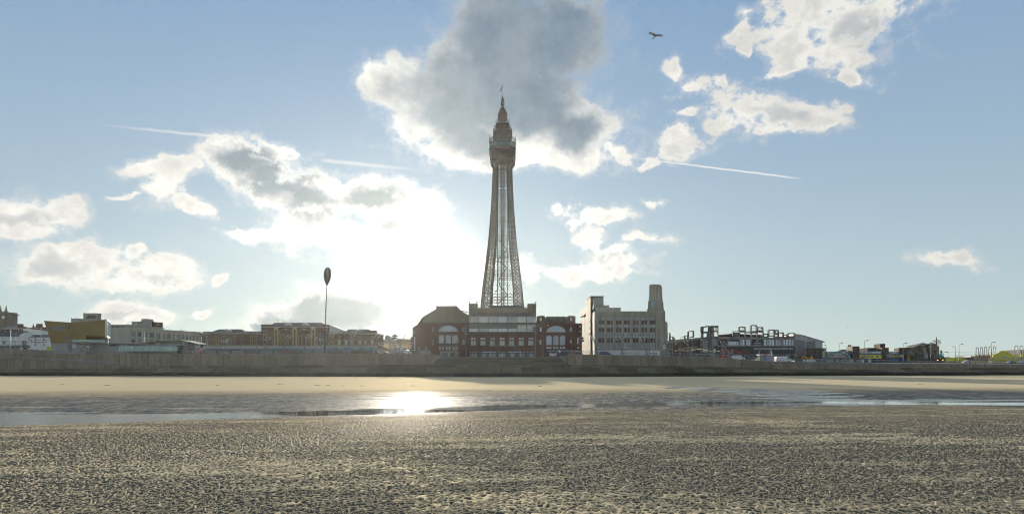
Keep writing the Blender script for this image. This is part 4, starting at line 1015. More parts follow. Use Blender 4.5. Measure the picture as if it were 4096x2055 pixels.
# cream curved office building (six bays round the bend) as three facets
b = Bld('cream_offices', 'cream stone office building with green spandrels following the bend of the street', 'building', 515, 330, 806, 372, z0=8.5)
cols_ = [(534, 15), (557, 14), (581, 15), (606, 17), (632, 18), (656, 7), (676, 17), (695, 6), (713.5, 13.5), (732, 9), (747.5, 9), (762.5, 8.5), (775.5, 3.5), (786.5, 8.5), (796, 3.5)]
def cy(px, a, c): return a + (c - a) * ((px - 515) / 291.0) ** 1.0
ws = []
for px, w in cols_:
    nx = 3 if w > 12 else (2 if w > 7 else 1)
    ws += [(px, cy(px, 1334.5, 1352), w, 20 - 4 * (px - 515) / 291 * .5, dict(nx=nx, nz=2, gm='pane_mid')), (px, cy(px, 1364, 1374), w, 16, dict(nx=nx, nz=2, gm='pane_mid'))]
b.wall('front_wall', 515, 806, 1318, None, ws, 'stone_pale', fm='frame_dark', th=.6, pref=660)
for px, w in cols_: b.box('spandrel', px - w / 2, px + w / 2, cy(px, 1347.5, 1361), cy(px, 1354, 1366), -.05, .3, 'green_paint', pref=px)
b.box('rear_block', 515, 806, 1318, None, .6, 14, 'stone_pale', pref=660)
for k, z in enumerate((1311.5,)):
    zt = b.Z(1313, 515); mb = MB(); mb.box(0, b.L, -.5, 13, b.Z(1317, 515), zt).box(0, b.L, -.8, 13, zt, zt + .3); mb.build('cornice', _m('stone_pale'), b.t)
for px in (545, 569, 594, 619, 644, 665, 686, 704, 723, 740, 755, 769, 781, 801): b.box('pilaster', px - 3.2, px + 3.2, cy(px, 1321, 1343), None, -.25, .25, 'stone_pale', pref=px)
b.poly('rooftop_block', [(520, 1298), (553, 1298), (653, 1311), (653, 1316), (520, 1314)], 3, 5, 'stone_cream')
b.box('lift_tower', 553, 616, 1287, 1314, 5, 5, 'concrete'); b.box('lift_tower', 614, 651, 1288, 1313, 4, 5, 'brick_brown'); b.box('tank_room', 586, 614, 1275.5, 1290, 5.5, 4, 'concrete'); b.box('roof_box', 651, 658, 1311, 1315, 3, 3, 'brick_brown')
b.poly('dormer', [(560, 1314), (569, 1308), (585, 1308), (582, 1314)], 1.5, 2, 'grey_render')
b.box('entrance_canopy', 760, 797, 1394, 1396, -1.2, 1.2, 'frame_dark', pref=780)
text("METROPOLITAN", 762, 796, 1393.5, 4, b, -.9, 'frame_dark')

# the gold clad building
b = Bld('gold_clad_building', 'angular gold shingled building flaring upwards over a pale grey base', 'building', 175, 272, 437, z0=7.9)
def fl(name, pts, off, dep, m): return b.poly(name, pts, off, dep, m)
fl('shingled_wing', [(176, 1282), (284, 1289), (292, 1289), (292, 1372), (204, 1372)], 0, 11, 'gold_shingle')
def raked(name, pts, off, pr, dep, m, left=None):
    # block whose right flank runs back almost along the line of sight (px pr at the back)
    mb = MB(); n = len(pts); fr_ = [(b.X(x, off), off, b.Z(y, x, off)) for x, y in pts]; xr = max(p[0] for p in pts); xm = max(f[0] for f in fr_)
    bx_ = b.X(pr, off + dep); bk = [(bx_ if abs(f[0] - xm) < .6 else f[0] + .5, off + dep, f[2]) for f in fr_]
    mb.v = fr_ + bk; mb.f = [tuple(range(n - 1, -1, -1)), tuple(range(n, 2 * n))] + [(i, (i + 1) % n, n + (i + 1) % n, n + i) for i in range(n)]; mb.sm = [False] * len(mb.f)
    return mb.build(name, _m(m), b.t)
raked('shingled_box', [(291, 1289), (424, 1279), (425, 1344.5), (345, 1342.5), (344, 1357), (291, 1357)], -.5, 436, 13, 'gold_shingle')
xa, xb = b.X(424.5, -.5), b.X(437, 12.5); za, zb_ = b.Z(1278.5, 424, -.5), b.Z(1345, 424, -.5); ef = MB()
for (p_, q_, w_) in (((xa, -.5, za), (xb, 12.5, za), .7), ((xa, -.5, zb_), (xb, 12.5, zb_), .7), ((xa, -.5, zb_), (xa, -.5, za), .45), ((xb, 12.5, zb_), (xb, 12.5, za), .7)): ef.bar(p_, q_, w_)
ef.build('end_frame', _m('render_white'), b.t)
eg = MB(); eg.quad((xa + .08, -.3, zb_ + .3), (xb + .08, 12.2, zb_ + .3), (xb + .08, 12.2, za - .3), (xa + .08, -.3, za - .3)); eg.build('end_glass', _m('glass_green'), b.t)
fl('base_wall', [(203, 1372), (345, 1372), (345, 1372), (348, 1420), (210, 1420)], .4, 10, 'grey_render')
fl('recessed_window', [(207, 1303), (265, 1303), (265, 1320), (210, 1320)], -.06, .06, 'pane_dark')
for px in (224, 243): fl('mullion', [(px, 1303), (px + 1, 1303), (px + 1, 1320), (px, 1320)], -.1, .05, 'frame_dark')
fl('window_sill', [(206, 1320), (266, 1320), (266, 1321.5), (207, 1321.5)], -.3, .3, 'gold_trim')
fl('diamond_window', [(276.5, 1304), (281.5, 1311), (278, 1318.5), (272, 1310)], -.56, .06, 'pane_dark')
fl('tall_window', [(263, 1347), (277, 1347), (284, 1404), (271, 1404)], -.1, .12, 'pane_dark'); fl('tall_window_bar', [(266.5, 1362), (281, 1362), (281.2, 1363), (266.6, 1363)], -.16, .06, 'frame_dark'); fl('tall_window_bar', [(268, 1378), (281.5, 1378), (281.6, 1379), (268, 1379)], -.16, .06, 'frame_dark')
fl('terrace_fascia', [(286, 1368), (360, 1368), (360, 1374), (290, 1374)], -1.8, 2.4, 'canopy_edge')
for k in range(8): fl('glass_balustrade', [(287 + k * 16.5, 1357.5), (303 + k * 16.5, 1357.5), (303 + k * 16.5, 1367), (287 + k * 16.5, 1367)], -1.9, .05, 'glass_green')
fl('sign_board', [(288, 1375), (303, 1375), (303, 1392), (288, 1392)], .1, .3, 'render_white'); marks('8', 289, 302, 1377.5, 2.2, b, .05, 'frame_dark')
for px in (321, 352.5): fl('window', [(px - 6, 1382), (px + 5.5, 1382), (px + 7, 1404), (px - 4.5, 1404)], .3, .12, 'pane_dark'); fl('window_head', [(px - 6, 1382), (px + 5.5, 1382), (px + 5.7, 1388), (px - 5.6, 1388)], .24, .07, 'pane_blue')

# beach cafe with the long canopy roof
b = Bld('beach_cafe', 'low grey cafe with a long thin rising canopy roof and glazed terrace', 'cafe', 345, 276, 790, z0=7.9)
b.poly('wall', [(345, 1373), (485, 1373), (560, 1368), (722, 1364), (722, 1420), (345, 1420)], .6, 9, 'grey_render')
b.poly('canopy_roof', [(505, 1376), (600, 1366), (724, 1358.5), (790, 1374), (724, 1362.5), (600, 1370), (512, 1377)], -2, 11, 'canopy_edge')
b.poly('flat_roof', [(345, 1371), (512, 1373), (560, 1372), (560, 1375), (345, 1374)], -.3, 9, 'canopy_edge')
for px in (581, 631, 679): b.poly('clerestory', [(px - 10, 1374.5 - (px - 581) * .05), (px + 10, 1373.5 - (px - 581) * .05), (px + 10, 1378), (px - 10, 1378)], .5, .12, 'pane_pale')
b.box('louvre', 439, 465, 1377.5, 1383, .5, .12, 'frame_dark')
for px in (469.5, 474): b.box('vent', px - 1.5, px + 1.5, 1378, 1380, .5, .12, 'frame_dark')
b.poly('glass_lobby', [(722, 1366), (752, 1368), (755, 1400), (722, 1400)], .2, 5, 'pane_mid')
for px in (722, 730, 738, 746, 754): b.box('lobby_mullion', px - .5, px + .5, 1368, 1402, .05, .14, 'frame_dark')
b.poly('terrace_roof', [(478, 1383), (700, 1381), (718, 1380), (700, 1384), (478, 1385.5)], -5, 6, 'pane_blue')
for k in range(9):
    a = 478 + 26 * k
    if a < 700: b.box('terrace_glass', a + 1, a + 25, 1386, 1404, -5, .06, 'glass_green')
    b.box('terrace_post', a - .7, a + .7, 1384, 1404, -5.1, .2, 'frame_white')
b.box('blue_sign', 730, 741, 1373, 1384, -.2, .2, 'blue_paint', ); marks('3', 731, 737, 1375.5, 2.6, b, -.3, 'pale_paint'); marks('5', 731, 740, 1380, 2.6, b, -.3, 'pale_paint')

# brown brick shopping hall, three linked pavilions
def trim_frame(b, px, py, w, h, off=-.06, t=1.3, m='gold_trim', name='panel_frame', fill=None):
    x0, x1 = b.X(px - w / 2, off), b.X(px + w / 2, off); z1, z0 = b.Z(py - h / 2, px, off), b.Z(py + h / 2, px, off); q = t * b.D(px) / F
    mb = MB().box(x0, x1, off, 0, z0, z0 + q).box(x0, x1, off, 0, z1 - q, z1).box(x0, x0 + q, off, 0, z0 + q, z1 - q).box(x1 - q, x1, off, 0, z0 + q, z1 - q)
    return mb.build(name, _m(m), b.t)
def arch_trim(b, a, c, py_s, py_t, off=-.08, t=1.3, leg=0, m='gold_trim'):
    mb = MB(); n = 12; x0, x1 = b.X(a, off), b.X(c, off); zs, zt = b.Z(py_s, (a + c) / 2, off), b.Z(py_t, (a + c) / 2, off); q = t * b.D(a) / F; cx, hw_ = (x0 + x1) / 2, (x1 - x0) / 2
    P_ = [(cx - hw_ * math.cos(math.pi * k / n), zs + (zt - zs) * math.sin(math.pi * k / n) ** .9) for k in range(n + 1)]
    if leg: zl = b.Z(py_s + leg, (a + c) / 2, off); P_ = [(x0, zl)] + P_ + [(x1, zl)]
    for (xa, za), (xb, zb) in zip(P_[:-1], P_[1:]): mb.bar((xa, off + q / 2, za), (xb, off + q / 2, zb), q)
    return mb.build('arch_trim', _m(m), b.t)
def pediment(b, a, c, py_b, py_t, off=1.0, m='stone_pale'):
    mb = MB(); x0, x1 = b.X(a, off), b.X(c, off); z0, z1 = b.Z(py_b, (a + c) / 2, off), b.Z(py_t, (a + c) / 2, off)
    mb.prism([((x0 + x1) / 2, z1), (x1, z0), (x0, z0)][::-1], off - .5, off + 3.5); return mb.build('pediment', _m(m), b.t)
b = Bld('brick_shopping_hall', 'long brown brick shopping hall with cream arch trim and slate hipped roofs', 'building', 812, 345, 1508, z0=8.6)
D345 = 1
b.box('wall', 812, 1045, 1334, 1383, 0, 18, 'brick_brown'); b.box('wall', 1045, 1310, 1308, 1383, -.8, 20, 'brick_brown'); b.box('wall', 1310, 1508, 1335, 1383, 0, 18, 'brick_brown')
b.box('parapet', 811, 842, 1326, 1335, -.1, 5, 'brick_brown'); b.box('parapet', 985, 1046, 1324, 1334, 1, 5, 'slate'); b.box('cornice', 811, 1046, 1331, 1335, -.5, 18.6, 'stone_cream')
b.box('cornice', 1044, 1310, 1305.5, 1308.5, -1.3, 20.8, 'stone_pale'); b.box('parapet', 1044, 1077, 1297, 1306, -.9, 4, 'brick_brown'); b.box('parapet', 1290, 1310, 1297, 1306, -.9, 4, 'brick_brown')
b.box('cornice', 1310, 1508, 1331, 1335.5, -.5, 18.6, 'stone_cream'); b.box('parapet', 1478, 1500, 1320, 1332, 1, 6, 'brick_brown')
b.hip('roof', 840, 980, 1330.5, 876, 966, 1316, .4, 16, 'slate'); b.hip('roof', 1076, 1302, 1304.5, 1098, 1288, 1290, -.4, 18, 'slate'); b.hip('roof', 1372, 1490, 1331, 1396, 1472, 1316, .4, 16, 'slate')
pediment(b, 890, 928, 1327, 1315, .8); pediment(b, 1131, 1168, 1301, 1289.5, .2); pediment(b, 1201, 1238, 1301, 1289.5, .2); pediment(b, 1408, 1446, 1327, 1316, .8)
b.poly('side_roof', [(1306, 1300), (1318, 1298), (1382, 1322), (1310, 1324)], 6, 9, 'metal_roof'); b.poly('side_roof_lower', [(1318, 1306), (1382, 1322), (1392, 1327), (1310, 1330)], 2, 5, 'metal_roof')
b.box('fascia', 811, 1508, 1383, 1392, -1.2, 2, 'metal_roof'); b.box('awning', 806, 1508, 1392, 1398, -2.6, 3.4, 'grey_panel')
b.box('shop_base', 812, 1508, 1398, None, .5, 17, 'dark_panel')
for py in (1357.5, 1379): b.box('string_course', 812, 1045, py - .6, py + .6, -.07, .1, 'gold_trim'); b.box('string_course', 1310, 1508, py - .6, py + .6, -.07, .1, 'gold_trim')
for py in (1336, 1357.5, 1379):
    for a, c in ((1046, 1094), (1113, 1117), (1262, 1310)): b.box('string_course', a, c, py - .6, py + .6, -.88, .1, 'gold_trim')
for px in (826, 862, 937, 972, 1006, 1023): trim_frame(b, px, 1346.5, 10, 8); trim_frame(b, px, 1369, 10, 19); b.win(px, 1369, 6, 15, 1, 1, 'frame_brown', 'pane_dark') if px in (826,) else None
trim_frame(b, 905, 1367, 27, 25); arch_trim(b, 874, 925, 1354, 1344.5, leg=24); trim_frame(b, 881, 1368, 11, 21); trim_frame(b, 921, 1368, 8, 21)
for px in (1060, 1298): trim_frame(b, px, 1322.5, 14, 8, -.86); trim_frame(b, px, 1358, 14, 39, -.86)
for a in (1098, 1111, 1172, 1185, 1246, 1259):
    b.box('column', a - 3, a + 2.5, 1312, 1383, -1.15, .35, 'gold_trim'); b.box('column_base', a - 4, a + 3.5, 1380, 1384, -1.3, .5, 'stone_pale')
for a in (1105, 1178.5, 1252): b.box('column_head', a - 10, a + 10, 1307.5, 1312, -1.25, .45, 'gold_trim'); b.box('keyblock', a - 4, a + 4, 1310, 1317, -1.5, .4, 'stone_pale')
for a, c in ((1117, 1168), (1191, 1242)):
    arch_trim(b, a, c, 1330, 1315, -.95, leg=6); b.box('keystone', (a + c) / 2 - 2.5, (a + c) / 2 + 2.5, 1314, 1320, -1.1, .3, 'stone_pale')
    for k in range(3): trim_frame(b, a + 9 + k * 16.3, 1358.5, 12, 41, -.88)
trim_frame(b, 1357, 1347, 11, 7); trim_frame(b, 1489, 1347, 11, 7); arch_trim(b, 1397, 1448, 1356, 1345, leg=3); trim_frame(b, 1423, 1366, 18, 26)
for px in (1357, 1385, 1405, 1440, 1461, 1489): trim_frame(b, px, 1368, 11, 21); b.win(px, 1368, 7, 16, 2, 2, 'frame_white', 'pane_pale')
trim_frame(b, 1327, 1368, 9, 9); trim_frame(b, 1327, 1346, 9, 9)
for px in (1109, 1115, 1131, 1138): MB().bar((b.X(px, 5), 5, b.Z(1292, px, 5)), (b.X(px, 5), 5, b.Z(1279, px, 5)), .12).build('aerial', M_iron, b.t)
b.box('banner', 802, 811, 1333.5, 1391, -.6, .3, 'dark_panel'); b.box('banner_mark', 804, 808, 1346, 1368, -.7, .1, 'pale_paint')
for a in (815, 870, 925, 985, 1040, 1095, 1150, 1205, 1260): b.box('shopfront', a + 2, a + 48, 1401, 1417, .3, .2, 'pane_mid')
for a, c, m_ in ((1110, 1167, 'red_paint'), (1330, 1395, 'teal_dark'), (1400, 1508, 'teal_dark'), (1368, 1398, 'blue_paint'), (1300, 1326, 'grey_panel')):
    mat('teal_dark', (.07, .20, .20), .6); b.box('shop_sign', a, c, 1401 if m_ in ('red_paint', 'blue_paint') else 1387.5, 1407 if m_ in ('red_paint', 'blue_paint') else 1396, -2.75 if m_ != 'red_paint' else .1, .1, m_)
text('Poundland', 1409, 1436, 1392, 5, b, -2.85, 'pale_paint'); text('TESCO', 1301, 1316, 1392, 4, b, -2.85, 'pale_paint'); text('PoundBakery', 1371, 1395, 1404, 3, b, -2.85, 'pale_paint')
marks('3.2.4', 1350, 1374, 1393, 2.4, b, -2.85, 'pale_paint'); marks('4.8', 1455, 1480, 1393, 2.4, b, -2.85, 'pale_paint')
text('Vegas', 883, 914, 1365, 10, b, -.35, 'pale_paint', .10, shear=.35); text('DINER', 901, 911, 1373, 4, b, -.30, 'pale_paint')
mb = MB(); x, z = b.X(909.5), b.Z(1358.5, 909); n = 18
for k in range(n):
    t0, t1 = 2 * math.pi * k / n, 2 * math.pi * (k + 1) / n; mb.bar((x + .66 * math.cos(t0), -.35, z + .66 * math.sin(t0)), (x + .66 * math.cos(t1), -.35, z + .66 * math.sin(t1)), .12)
mb.ball((x, -.3, z), .36, 8, 6, (1, .4, 1)); mb.build('sign_roundel', _m('pale_paint'), b.t)

# side street between the hall and the tower complex
b = Bld('side_street_terrace', 'hazy terrace with dormers running down the side street', 'building', 1505, 352, 1562, 445, z0=8.7)
b.box('wall', 1505, 1562, 1352, None, 0, 8, 'tan_brick', pref=1510)
mb = MB(); mb.prismx([(-.3, b.Z(1352, 1510)), (8, b.Z(1352, 1510)), (4, b.Z(1334, 1512, 4))], 0, b.L); mb.build('roof', _m('slate'), b.t)
for px in (1515, 1527, 1538, 1548):
    for py in (1362, 1378): b.win(px, py, 2.2, 8, 1, 2, 'frame_white', 'pane_mid')
b.box('chimney', 1500, 1508, 1326, 1345, 3, 2, 'chimney_brick')
b = Bld('modern_gable', 'pale modern building with a steep slanting gable in the side street', 'building', 1545, 430, 1588, z0=8.7)
b.poly('wall', [(1540, 1345), (1548, 1338), (1556, 1344), (1571, 1360), (1588, 1392), (1588, 1412), (1540, 1412)], 0, 14, 'grey_render')
b = Bld('street_end_block', 'plain gabled block closing the end of the side street', 'building', 1572, 470, 1642, z0=8.7)
b.poly('wall', [(1572, 1362), (1582, 1360), (1593, 1354), (1642, 1356), (1642, 1420), (1572, 1420)], 0, 12, 'tan_brick')
b.box('chimney', 1642, 1652, 1347, 1420, 0, 4, 'chimney_brick')
# strings of festoon bulbs across the side street: too many to count
M_bulb = mat('festoon_bulb', (.8, .7, .4), .4, .05, 1, emit=(1.0, .72, .38), es=.7)
mb = MB(); rr = random.Random(3)
for row, (d, py, a, c) in enumerate(((330, 1375, 1510, 1655), (345, 1382, 1520, 1650), (360, 1385, 1522, 1648), (375, 1387, 1530, 1646), (392, 1390, 1535, 1645), (410, 1393, 1545, 1642), (430, 1395, 1550, 1640))):
    n = 13
    for k in range(n + 1):
        f = k / n; px = a + (c - a) * f + rr.uniform(-1, 1); y_ = py - 3.0 + 12 * f * (1 - f) + rr.uniform(-1, 1); mb.ball(AT(px, y_, d), .09, 5, 3)
    for k in range(n):
        f0, f1 = k / n, (k + 1) / n; mb.bar(AT(a + (c - a) * f0, py - 3 + 12 * f0 * (1 - f0) - .8, d), AT(a + (c - a) * f1, py - 3 + 12 * f1 * (1 - f1) - .8, d), .03)
tag(mb.build('festoon_lights', M_bulb), 'rows of small warm bulbs strung across the side street', 'string lights', kind='stuff')
# ---------------------------------------------------------------- the brick complex under the tower and the cream store
b = Bld('tower_ballroom_wing', 'big brick hall with a broad faceted roof and fan window left of the tower', 'building', 1650, 338, 1875, z0=8.6)
sw = [(px, py, 8.5, h, dict(nx=2, nz=3, gm='pane_mid')) for px in (1731.5, 1854) for py, h in ((1316.5, 17), (1368, 20))]
mw = [(px, 1356, 20.5, 32, dict(nx=4, nz=4, gm='pane_pale')) for px in (1765.5, 1793, 1820)]
rw = [(px, 1391, 8, 12, dict(nx=2, nz=2, gm='pane_mid')) for px in (1759.6, 1771.8, 1787, 1798, 1814, 1827)]
b.wall('front_wall', 1691, 1874, 1290, None, sw + mw + rw + [(1792.5, 1313.5, 78, 25, dict(nx=6, nz=2, arch=1.0, fw=.14, gm='pane_pale', name='fan_window')), (1677, 1392, 5, 10), (1704, 1392, 5, 10)], 'brick_red', th=.5)
b.poly('gable', [(1691, 1290), (1691, 1266.5), (1746, 1234), (1744, 1225), (1826, 1225), (1837, 1239), (1874, 1258), (1874, 1290)], 0, 24, 'stone_block')
b.box('rear_block', 1691, 1874, 1290, None, .5, 24, 'brick_brown')
b.poly('side_bay', [(1650, 1310), (1669, 1298), (1691, 1266.5), (1691, 1440), (1650, 1440)], .3, 14, 'brick_red')
b.poly('roof_curb', [(1741, 1223), (1829, 1223), (1829, 1226), (1741, 1226)], -.5, 24, 'metal_roof')
for py in (1322, 1326, 1330, 1334): b.poly('louvre_blade', [(1652, py + 3), (1659, py), (1659, py + 1), (1652, py + 4)], .1, .15, 'metal_roof')
b.box('drainpipe', 1656, 1661, 1346, 1402, 0, .25, 'metal_roof')
for px in (1731, 1853.5):
    mb = MB(); x, z = b.X(px), b.Z(1277, px)
    for k in range(12): t0, t1 = 2 * math.pi * k / 12, 2 * math.pi * (k + 1) / 12; mb.bar((x + .45 * math.cos(t0), -.05, z + .45 * math.sin(t0)), (x + .45 * math.cos(t1), -.05, z + .45 * math.sin(t1)), .14)
    mb.build('round_vent', _m('stone_cream'), b.t)
for py, t_ in ((1296, 1.2), (1331, 1.6), (1382, 1.0), (1401, 2.2)): b.box('string_course', 1691, 1874, py - t_ / 2, py + t_ / 2, -.28, .3, 'brick_red')
arch_trim(b, 1751, 1834, 1326, 1299, -.2, t=1.6, m='brick_brown')
for px in (1744, 1841): b.box('pilaster', px - 2.5, px + 2.5, 1300, 1400, -.22, .24, 'brick_red')
b.box('painted_shopfront', 1762, 1833, 1404, 1428, -.18, .2, 'stone_cream')
for a in (1766, 1800): b.poly('shop_arch', [(a, 1428), (a, 1416), (a + 5, 1410), (a + 22, 1410), (a + 27, 1416), (a + 27, 1428)], -.3, .14, 'pane_dark'); b.poly('shop_arch_trim', [(a - 1, 1416), (a + 5, 1409), (a + 22, 1409), (a + 28, 1416), (a + 22, 1410.4), (a + 5, 1410.4)], -.36, .1, 'brick_brown')
b.poly('diamond_mark', [(1795.5, 1404.5), (1798, 1408), (1795.5, 1411.5), (1793, 1408)], -.24, .08, 'brick_brown')
rl = MB()
for px in range(1750, 1825, 12): x = b.X(px, 2); rl.bar((x, 2, b.Z(1225, px, 2)), (x, 2, b.Z(1214.5, px, 2)), .10)
for py in (1214.5, 1219): rl.bar((b.X(1750, 2), 2, b.Z(py, 1750, 2)), (b.X(1822, 2), 2, b.Z(py, 1822, 2)), .09)
rl.bar((b.X(1822, 2), 2, b.Z(1214.5, 1822, 2)), (b.X(1826, 2), 2, b.Z(1224, 1826, 2)), .09)
rl.build('roof_railing', M_iron, b.t)
wk = MB(); A = Vector((b.X(1830, 2), 2, b.Z(1239, 1830, 2))); B_ = Vector((b.X(1876, 2), 2, b.Z(1250, 1876, 2)))
wk.bar(A, B_, .35); wk.bar(A + Vector((0, 0, 1.1)), B_ + Vector((0, 0, 1.1)), .09); wk.bar(A + Vector((0, 0, .6)), B_ + Vector((0, 0, .6)), .06)
for k in range(6): p = A + (B_ - A) * k / 5; wk.bar(p, p + Vector((0, 0, 1.1)), .08)
wk.build('roof_walkway', M_iron, b.t)

b = Bld('tower_building', 'red brick and terracotta hall lettered THE BLACKPOOL TOWER under the lattice tower', 'building', 1875, 334, 2145, z0=8.7)
ctr = [1893.3 + 38.35 * k for k in range(7)]
up = []
for c in ctr:
    for s in (-5.4, 5.4): up += [(c + s, 1371, 9, 17, dict(nx=2, nz=3, gm='pane_pale')), (c + s, 1353.5, 9, 9, dict(nx=2, nz=2, arch=.55, gm='pane_pale'))]
b.wall('front_wall', 1875, 2145, 1327, None, up, 'brick_red', th=.55)
b.box('rear_block', 1875, 2145, 1327, None, .55, 40, 'brick_brown')
b.box('balcony_wall', 1875, 2145, 1290, 1327, 1.2, 30, 'grey_panel'); b.box('balcony_floor', 1874, 2146, 1289, 1291, -.7, 3, 'stone_block')
b.poly('slatted_screen', [(2067, 1299), (2142, 1299), (2142, 1313), (2067, 1313)], .9, .2, 'frame_white')
for px in range(2070, 2142, 5): b.box('slat', px, px + 1, 1299, 1313, .82, .1, 'grey_panel')
for k in range(7):
    a = 1876 + 38.4 * k
    b.win(a + 18.6, 1278, 36, 22, 8, 1, 'frame_white', 'pane_pale', off=-.3, fw=.11, rz=(.22, .42, .74)); b.win(a + 18.6, 1320, 37, 12, 7, 1, 'frame_white', 'pane_pale', off=-.4, fw=.09, rz=(.8,))
    b.box('pier', a - 1.6, a + 1.2, 1264, 1327, -.5, .6, 'stone_block'); b.box('bracket', a - 3, a + 3, 1289, 1295, -.6, .7, 'stone_block')
b.box('glazed_gallery', 1875, 2145, 1266, 1290, .2, 10, 'grey_panel'); b.box('lower_gallery', 1875, 2145, 1313, 1327, .1, 1.1, 'grey_panel')
b.poly('gallery_roof', [(1875, 1265.5), (1897, 1251), (2122, 1251), (2145, 1265.5)], -.9, 8, 'slate'); b.box('gutter', 1874, 2146, 1264.5, 1266.4, -1.1, .6, 'stone_cream')
b.box('upper_block', 1909, 2111, 1231.5, 1262, 2.5, 34, 'stone_block'); b.box('raised_roof', 1959, 2093, 1221, 1235, 3.5, 26, 'slate'); b.box('parapet', 1925, 1960, 1228.5, 1233, 2.3, 1, 'stone_block')
for a, c in ((1875, 1909.5), (2110, 2144.5)):
    b.box('turret', a, c, 1218, 1266, .8, 7, 'stone_block'); b.box('turret_cornice', a - 1.5, c + 1.5, 1216, 1219, .4, 7.8, 'stone_block'); b.box('turret_cornice', a - 1, c + 1, 1228, 1230, .6, 7.4, 'stone_block'); b.box('turret_cap', a + 1.5, c - 1.5, 1213.5, 1216, 1.2, 6.2, 'stone_block')
    for px in ((a + 2, c - 2) if a < 1900 else (c - 1.5,)):
        x = b.X(px, 1.5); z = b.Z(1214, px, 1.5); MB().lathe([(.25, z), (.18, z + .5), (.42, z + .75), (.30, z + 1.0), (.05, z + 1.2)], x, 1.5, 8).build('finial', _m('stone_block'), b.t)
for px in (1912, 1917, 1922, 2097, 2101, 2106): b.box('merlon', px, px + 2, 1227.5, 1232, 2.6, .6, 'stone_block')
for py, t_ in ((1329.5, 2.2), (1343, 1.2), (1386.5, 1.4), (1396, 1.4)): b.box('string_course', 1875, 2145, py - t_ / 2, py + t_ / 2, -.22, .25, 'brick_red')
for k in range(8): a = 1874.5 + 38.35 * k; b.box('pilaster', a - 3, a + 3, 1330, 1404, -.34, .36, 'brick_red')
for c in ctr:
    b.box('window_mullion', c - .7, c + .7, 1348, 1380, .0, .3, 'stone_cream'); b.box('sill', c - 11, c + 11, 1379.5, 1381, -.15, .3, 'stone_cream'); b.box('transom', c - 10.5, c + 10.5, 1358.5, 1361.5, .06, .3, 'stone_cream')
    arch_trim(b, c - 14, c + 14, 1409, 1397, -.3, t=1.2, m='brick_brown')
    b.box('shopfront', c - 16, c + 16, 1411, 1427.5, -.12, .14, 'dark_panel'); b.box('shop_window', c - 14, c - 5, 1413, 1426, -.2, .1, 'pane_mid'); b.box('shop_window', c + 5, c + 14, 1413, 1426, -.2, .1, 'pane_mid'); b.box('shop_door', c - 3.5, c + 3.5, 1413, 1427.5, -.2, .1, 'frame_white'); b.box('door_glass', c - 2.2, c + 2.2, 1414.5, 1425, -.26, .08, 'pane_mid')
for a, c, m_ in ((1877, 1923, 'stone_cream'), (1929, 1983, 'pale_paint'), (1990, 2025, 'stone_cream'), (2032, 2085, 'pale_paint'), (2092, 2137, 'stone_cream')): b.box('shop_sign', a, c, 1405, 1409.5, -.55, .2, m_)
text('THE BLACKPOOL TOWER', 1954.5, 2064, 1382.5, 6.6, b, -.34, 'stone_pale', .08)
marks('9.5.1.9', 1879, 1921, 1407.3, 2.6, b, -.6, 'frame_dark', .02); marks('3.5.6', 1932, 1980, 1407.3, 2.6, b, -.6, 'blue_paint', .02)
marks('9.4', 1992, 2023, 1407.3, 2.6, b, -.6, 'frame_dark', .02); marks('3.6.7', 2036, 2081, 1407.3, 2.6, b, -.6, 'blue_paint', .02); marks('4.1.5', 2096, 2133, 1407.3, 2.6, b, -.6, 'frame_dark', .02)

b = Bld('tower_circus_wing', 'red brick wing right of the tower with pale fan window and dungeon banner', 'building', 2145, 336, 2328, z0=8.7)
ws = [(2224.3, 1314.7, 78.5, 25, dict(nx=9, nz=3, arch=1.0, fw=.08, gm='pane_blue', name='fan_window'))] + [(px, 1360, 20.8, 38, dict(nx=5, nz=6, arch=.16, fw=.07, gm='pane_blue')) for px in (2196, 2223.3, 2250.5)]
ws += [(px, 1390, 8.5, 8, dict(nx=3, nz=1)) for px in (2190, 2201, 2217, 2229, 2244.5, 2256)]
ws += [(2162.7, 1276.8, 7.5, 12.5), (2284, 1276.8, 6.5, 12.5), (2162.7, 1317.2, 8, 17.5, dict(nz=4)), (2283.5, 1317.2, 9, 17.5, dict(nx=3, nz=4)), (2162, 1368.4, 8, 19, dict(nz=4)), (2283.2, 1365.3, 7, 13.3, dict(nz=3)), (2192, 1301.4, 8, 7)]
b.wall('front_wall', 2146, 2302, 1285, None, [w for w in ws if w[1] - w[3] / 2 > 1285], 'brick_red', th=.5)
b.wall('turret_front', 2148, 2181, 1264, 1285, [ws[10]], 'brick_red', th=.5); b.wall('turret_front', 2267, 2302, 1264, 1285, [ws[11]], 'brick_red', th=.5)
b.box('turret_body', 2148, 2181, 1264.5, 1290, .5, 8, 'brick_brown'); b.box('turret_body', 2267, 2302, 1264.5, 1290, .5, 8, 'brick_brown')
b.box('turret_cap', 2155, 2176, 1262.5, 1264.5, -.2, 8, 'brick_brown'); b.box('turret_cap', 2273, 2296, 1262.5, 1264.5, -.2, 8, 'brick_brown')
b.poly('slate_mansard', [(2181, 1285), (2184, 1266), (2264, 1266), (2267, 1285)], 1.0, 6, 'slate'); b.box('ridge', 2190, 2260, 1264.5, 1266.4, 1.6, 3, 'brick_brown')
b.box('rear_block', 2146, 2302, 1285, None, .5, 26, 'brick_brown')
b.wall('end_bay', 2302, 2328, 1292, None, [(2320.2, 1304.8, 5, 7.5), (2320.2, 1324, 5, 6), (2312.5, 1361, 7, 25, dict(nz=4)), (2312.5, 1390.5, 7, 7)], 'brick_red', th=.5); b.box('end_block', 2302, 2328, 1292, None, .5, 18, 'brick_brown')
